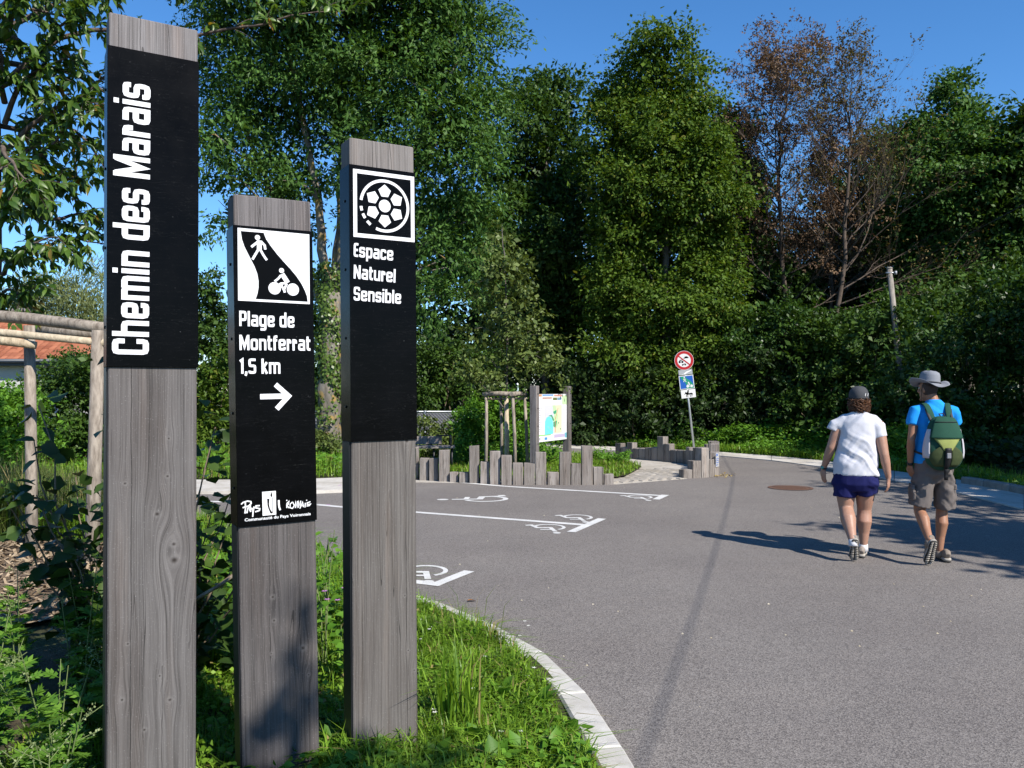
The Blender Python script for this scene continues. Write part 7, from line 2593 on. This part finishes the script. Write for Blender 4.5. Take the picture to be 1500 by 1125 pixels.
# ------------------------------------------------------------------ dark dogwood shrub behind the totems
r = np.random.default_rng(61)
dw = empty('dogwood_shrub', (-1.95, 4.35, .1))
tag(dw, 'dark large leaved shrub standing close behind the tallest totem', 'shrub')
st = Acc(); P, D, N = [], [], []
for k in range(34):
    x = r.uniform(-.55, .70); h = r.uniform(.6, 1.75) if abs(x + .1) < .35 else r.uniform(.5, 1.5)
    tip = np.array([x, r.uniform(-.35, .35), h])
    p = limb(st, r, (x * .25, r.uniform(-.1, .1), -.1), tip, .009, .003, 5, 6, .12)
    for q in range(1, 7):
        for _ in range(6):
            d = unit(r, 1)[0]; d[2] = d[2] * .4 - .25
            P.append(p[q] + d * .05 + r.normal(0, .03, 3)); D.append(d); N.append(np.array([0, -.1, 1.0]) + r.normal(0, .4, 3))
st.obj('stems', M['brown_stem'], dw)
leafage(dw, np.array(P), np.array(D), np.array(N), .095, .095 * .74 * 1.2, LEAF6, LEAF6F, M['leaf_dogwood'], r)
tube('dead_twig', [(.30, -.2, .42), (.52, -.25, .55), (.62, -.3, .62)], [.012, .009, .006], M['log_wood'], dw, 6)

# leafy weeds between the middle and the third totem
r = np.random.default_rng(71)
for (x, y, h), lab in zip([(-1.02, 4.55, .82), (-.93, 4.9, .62), (-1.12, 5.1, .72), (-.86, 4.35, .50), (-1.25, 4.6, .66), (-1.40, 5.2, .8)],
                          ['tallest leafy weed in the gap between the middle and the third totem', 'lower leafy weed in the gap between the middle and the third totem', 'leafy weed farther back behind the middle totem', 'short leafy weed close behind the third totem', 'leafy weed right behind the middle totem', 'leafy weed beside the dark shrub behind the middle totem']):
    t = empty('leafy_weed', (x, y, verge_z(x, y)))
    tag(t, lab, 'weed', 'leafy weeds behind the totems')
    st = Acc(); P, D, N, S = [], [], [], []
    for k in range(5):
        tip = np.array([r.normal(0, .11), r.normal(0, .11), h * r.uniform(.65, 1)])
        limb(st, r, (0, 0, -.05), tip, .005, .002, 5, 4, .1)
        for q in range(9):
            f = r.uniform(.25, 1.0); d = unit(r, 1)[0]; d[2] = abs(d[2]) * .3
            P.append(tip * f + d * .03); D.append(d); N.append(np.array([.1, -.3, 1.0]) + r.normal(0, .35, 3)); S.append(r.uniform(.45, .85))
    st.obj('stem', M['stem'], t)
    place_leaves(t, 'leaf', me_broad, P, D, N, S)

# ------------------------------------------------------------------ the trees that shade the right side of the road
def shade_tree(name, loc, lobes, n, label, seed, mat='leaf_mid', leaf=(.26, .15), h=5.0, slen=.6, limb_r=.05):
    return tree(name, (*loc, 0), lobes, leaf, n, 18, label, M[mat], M['bark'], [([(0, 0, -.2), (.1, 0, h * .5), (0, .1, h)], .14, .04)], seed, slen=slen, limb_r=limb_r, group='roadside trees to the right')


r = np.random.default_rng(4)
def ball(cx, cy, cz, R, n, q=.55):
    out = []
    for _ in range(n):
        d = unit(r, 1)[0] * R * r.uniform(.35, .85)
        out.append(((cx + d[0], cy + d[1], cz + d[2] * .9), (R * q, R * q, R * q * .8)))
    return out


shade_tree('roadside_tree', (11.1, 3.6), ball(-.2, 0, 5.2, 1.7, 9), 480, 'roadside tree just beyond the right edge casting shade on the road', 101)
shade_tree('roadside_tree', (12.7, 7.0), ball(0, 0, 4.6, 2.5, 12), 620, 'broad roadside tree farther along casting shade over the concrete path', 102)
shade_tree('roadside_tree', (15.6, 10.3), ball(0, 0, 5.6, 3.8, 16, .68), 1500, 'big roadside tree shading the dark bush on the right', 103, h=6.5)
shade_tree('roadside_tree', (12.9, 11.6), ball(0, 0, 5.0, 1.7, 9), 420, 'slender roadside tree between the broad tree and the big tree', 106)
shade_tree('roadside_tree', (19.5, 13.5), ball(0, 0, 6.5, 4.4, 16, .68), 1500, 'tall roadside tree farthest to the right', 104, h=8)
sx, sy = -.93 + .656 * 6.2, 3.30 - .754 * 6.2  # unseen tree added here, crown shaped to throw a shadow on the middle totem
shade_tree('small_tree', (sx, sy), [((0, 0, 5.72), (.05, .05, .22)), ((.02, .02, 5.42), (.12, .12, .22)), ((-.22, -.10, 5.25), (.10, .10, .18)), ((.08, .04, 5.1), (.26, .26, .24)), ((0, 0, 4.7), (.34, .34, .3))], 90, 'slim young tree behind the viewpoint that shades the middle totem', 105, leaf=(.09, .055), h=5.5, slen=.14, limb_r=.012)
# yellowed leaves gathered at the end of the right palisade
r = np.random.default_rng(8)
n = 60
P = np.stack([3.98 + r.normal(0, .14, n), 15.75 + r.normal(0, .22, n), np.full(n, .012)], -1)
a = Acc(); add_leaves(a, P, unit(r, n) * np.array([1, 1, .2]), np.array([0, 0, 1.0]) + r.normal(0, .3, (n, 3)), np.full(n, .05), np.full(n, .03))
M['dry_litter'] = leaf_mat('yellowed leaf litter', (.22, .14, .04), (.42, .34, .12), 0, .8, .1)
tag(a.obj('leaf_litter', M['dry_litter']), kind='stuff')
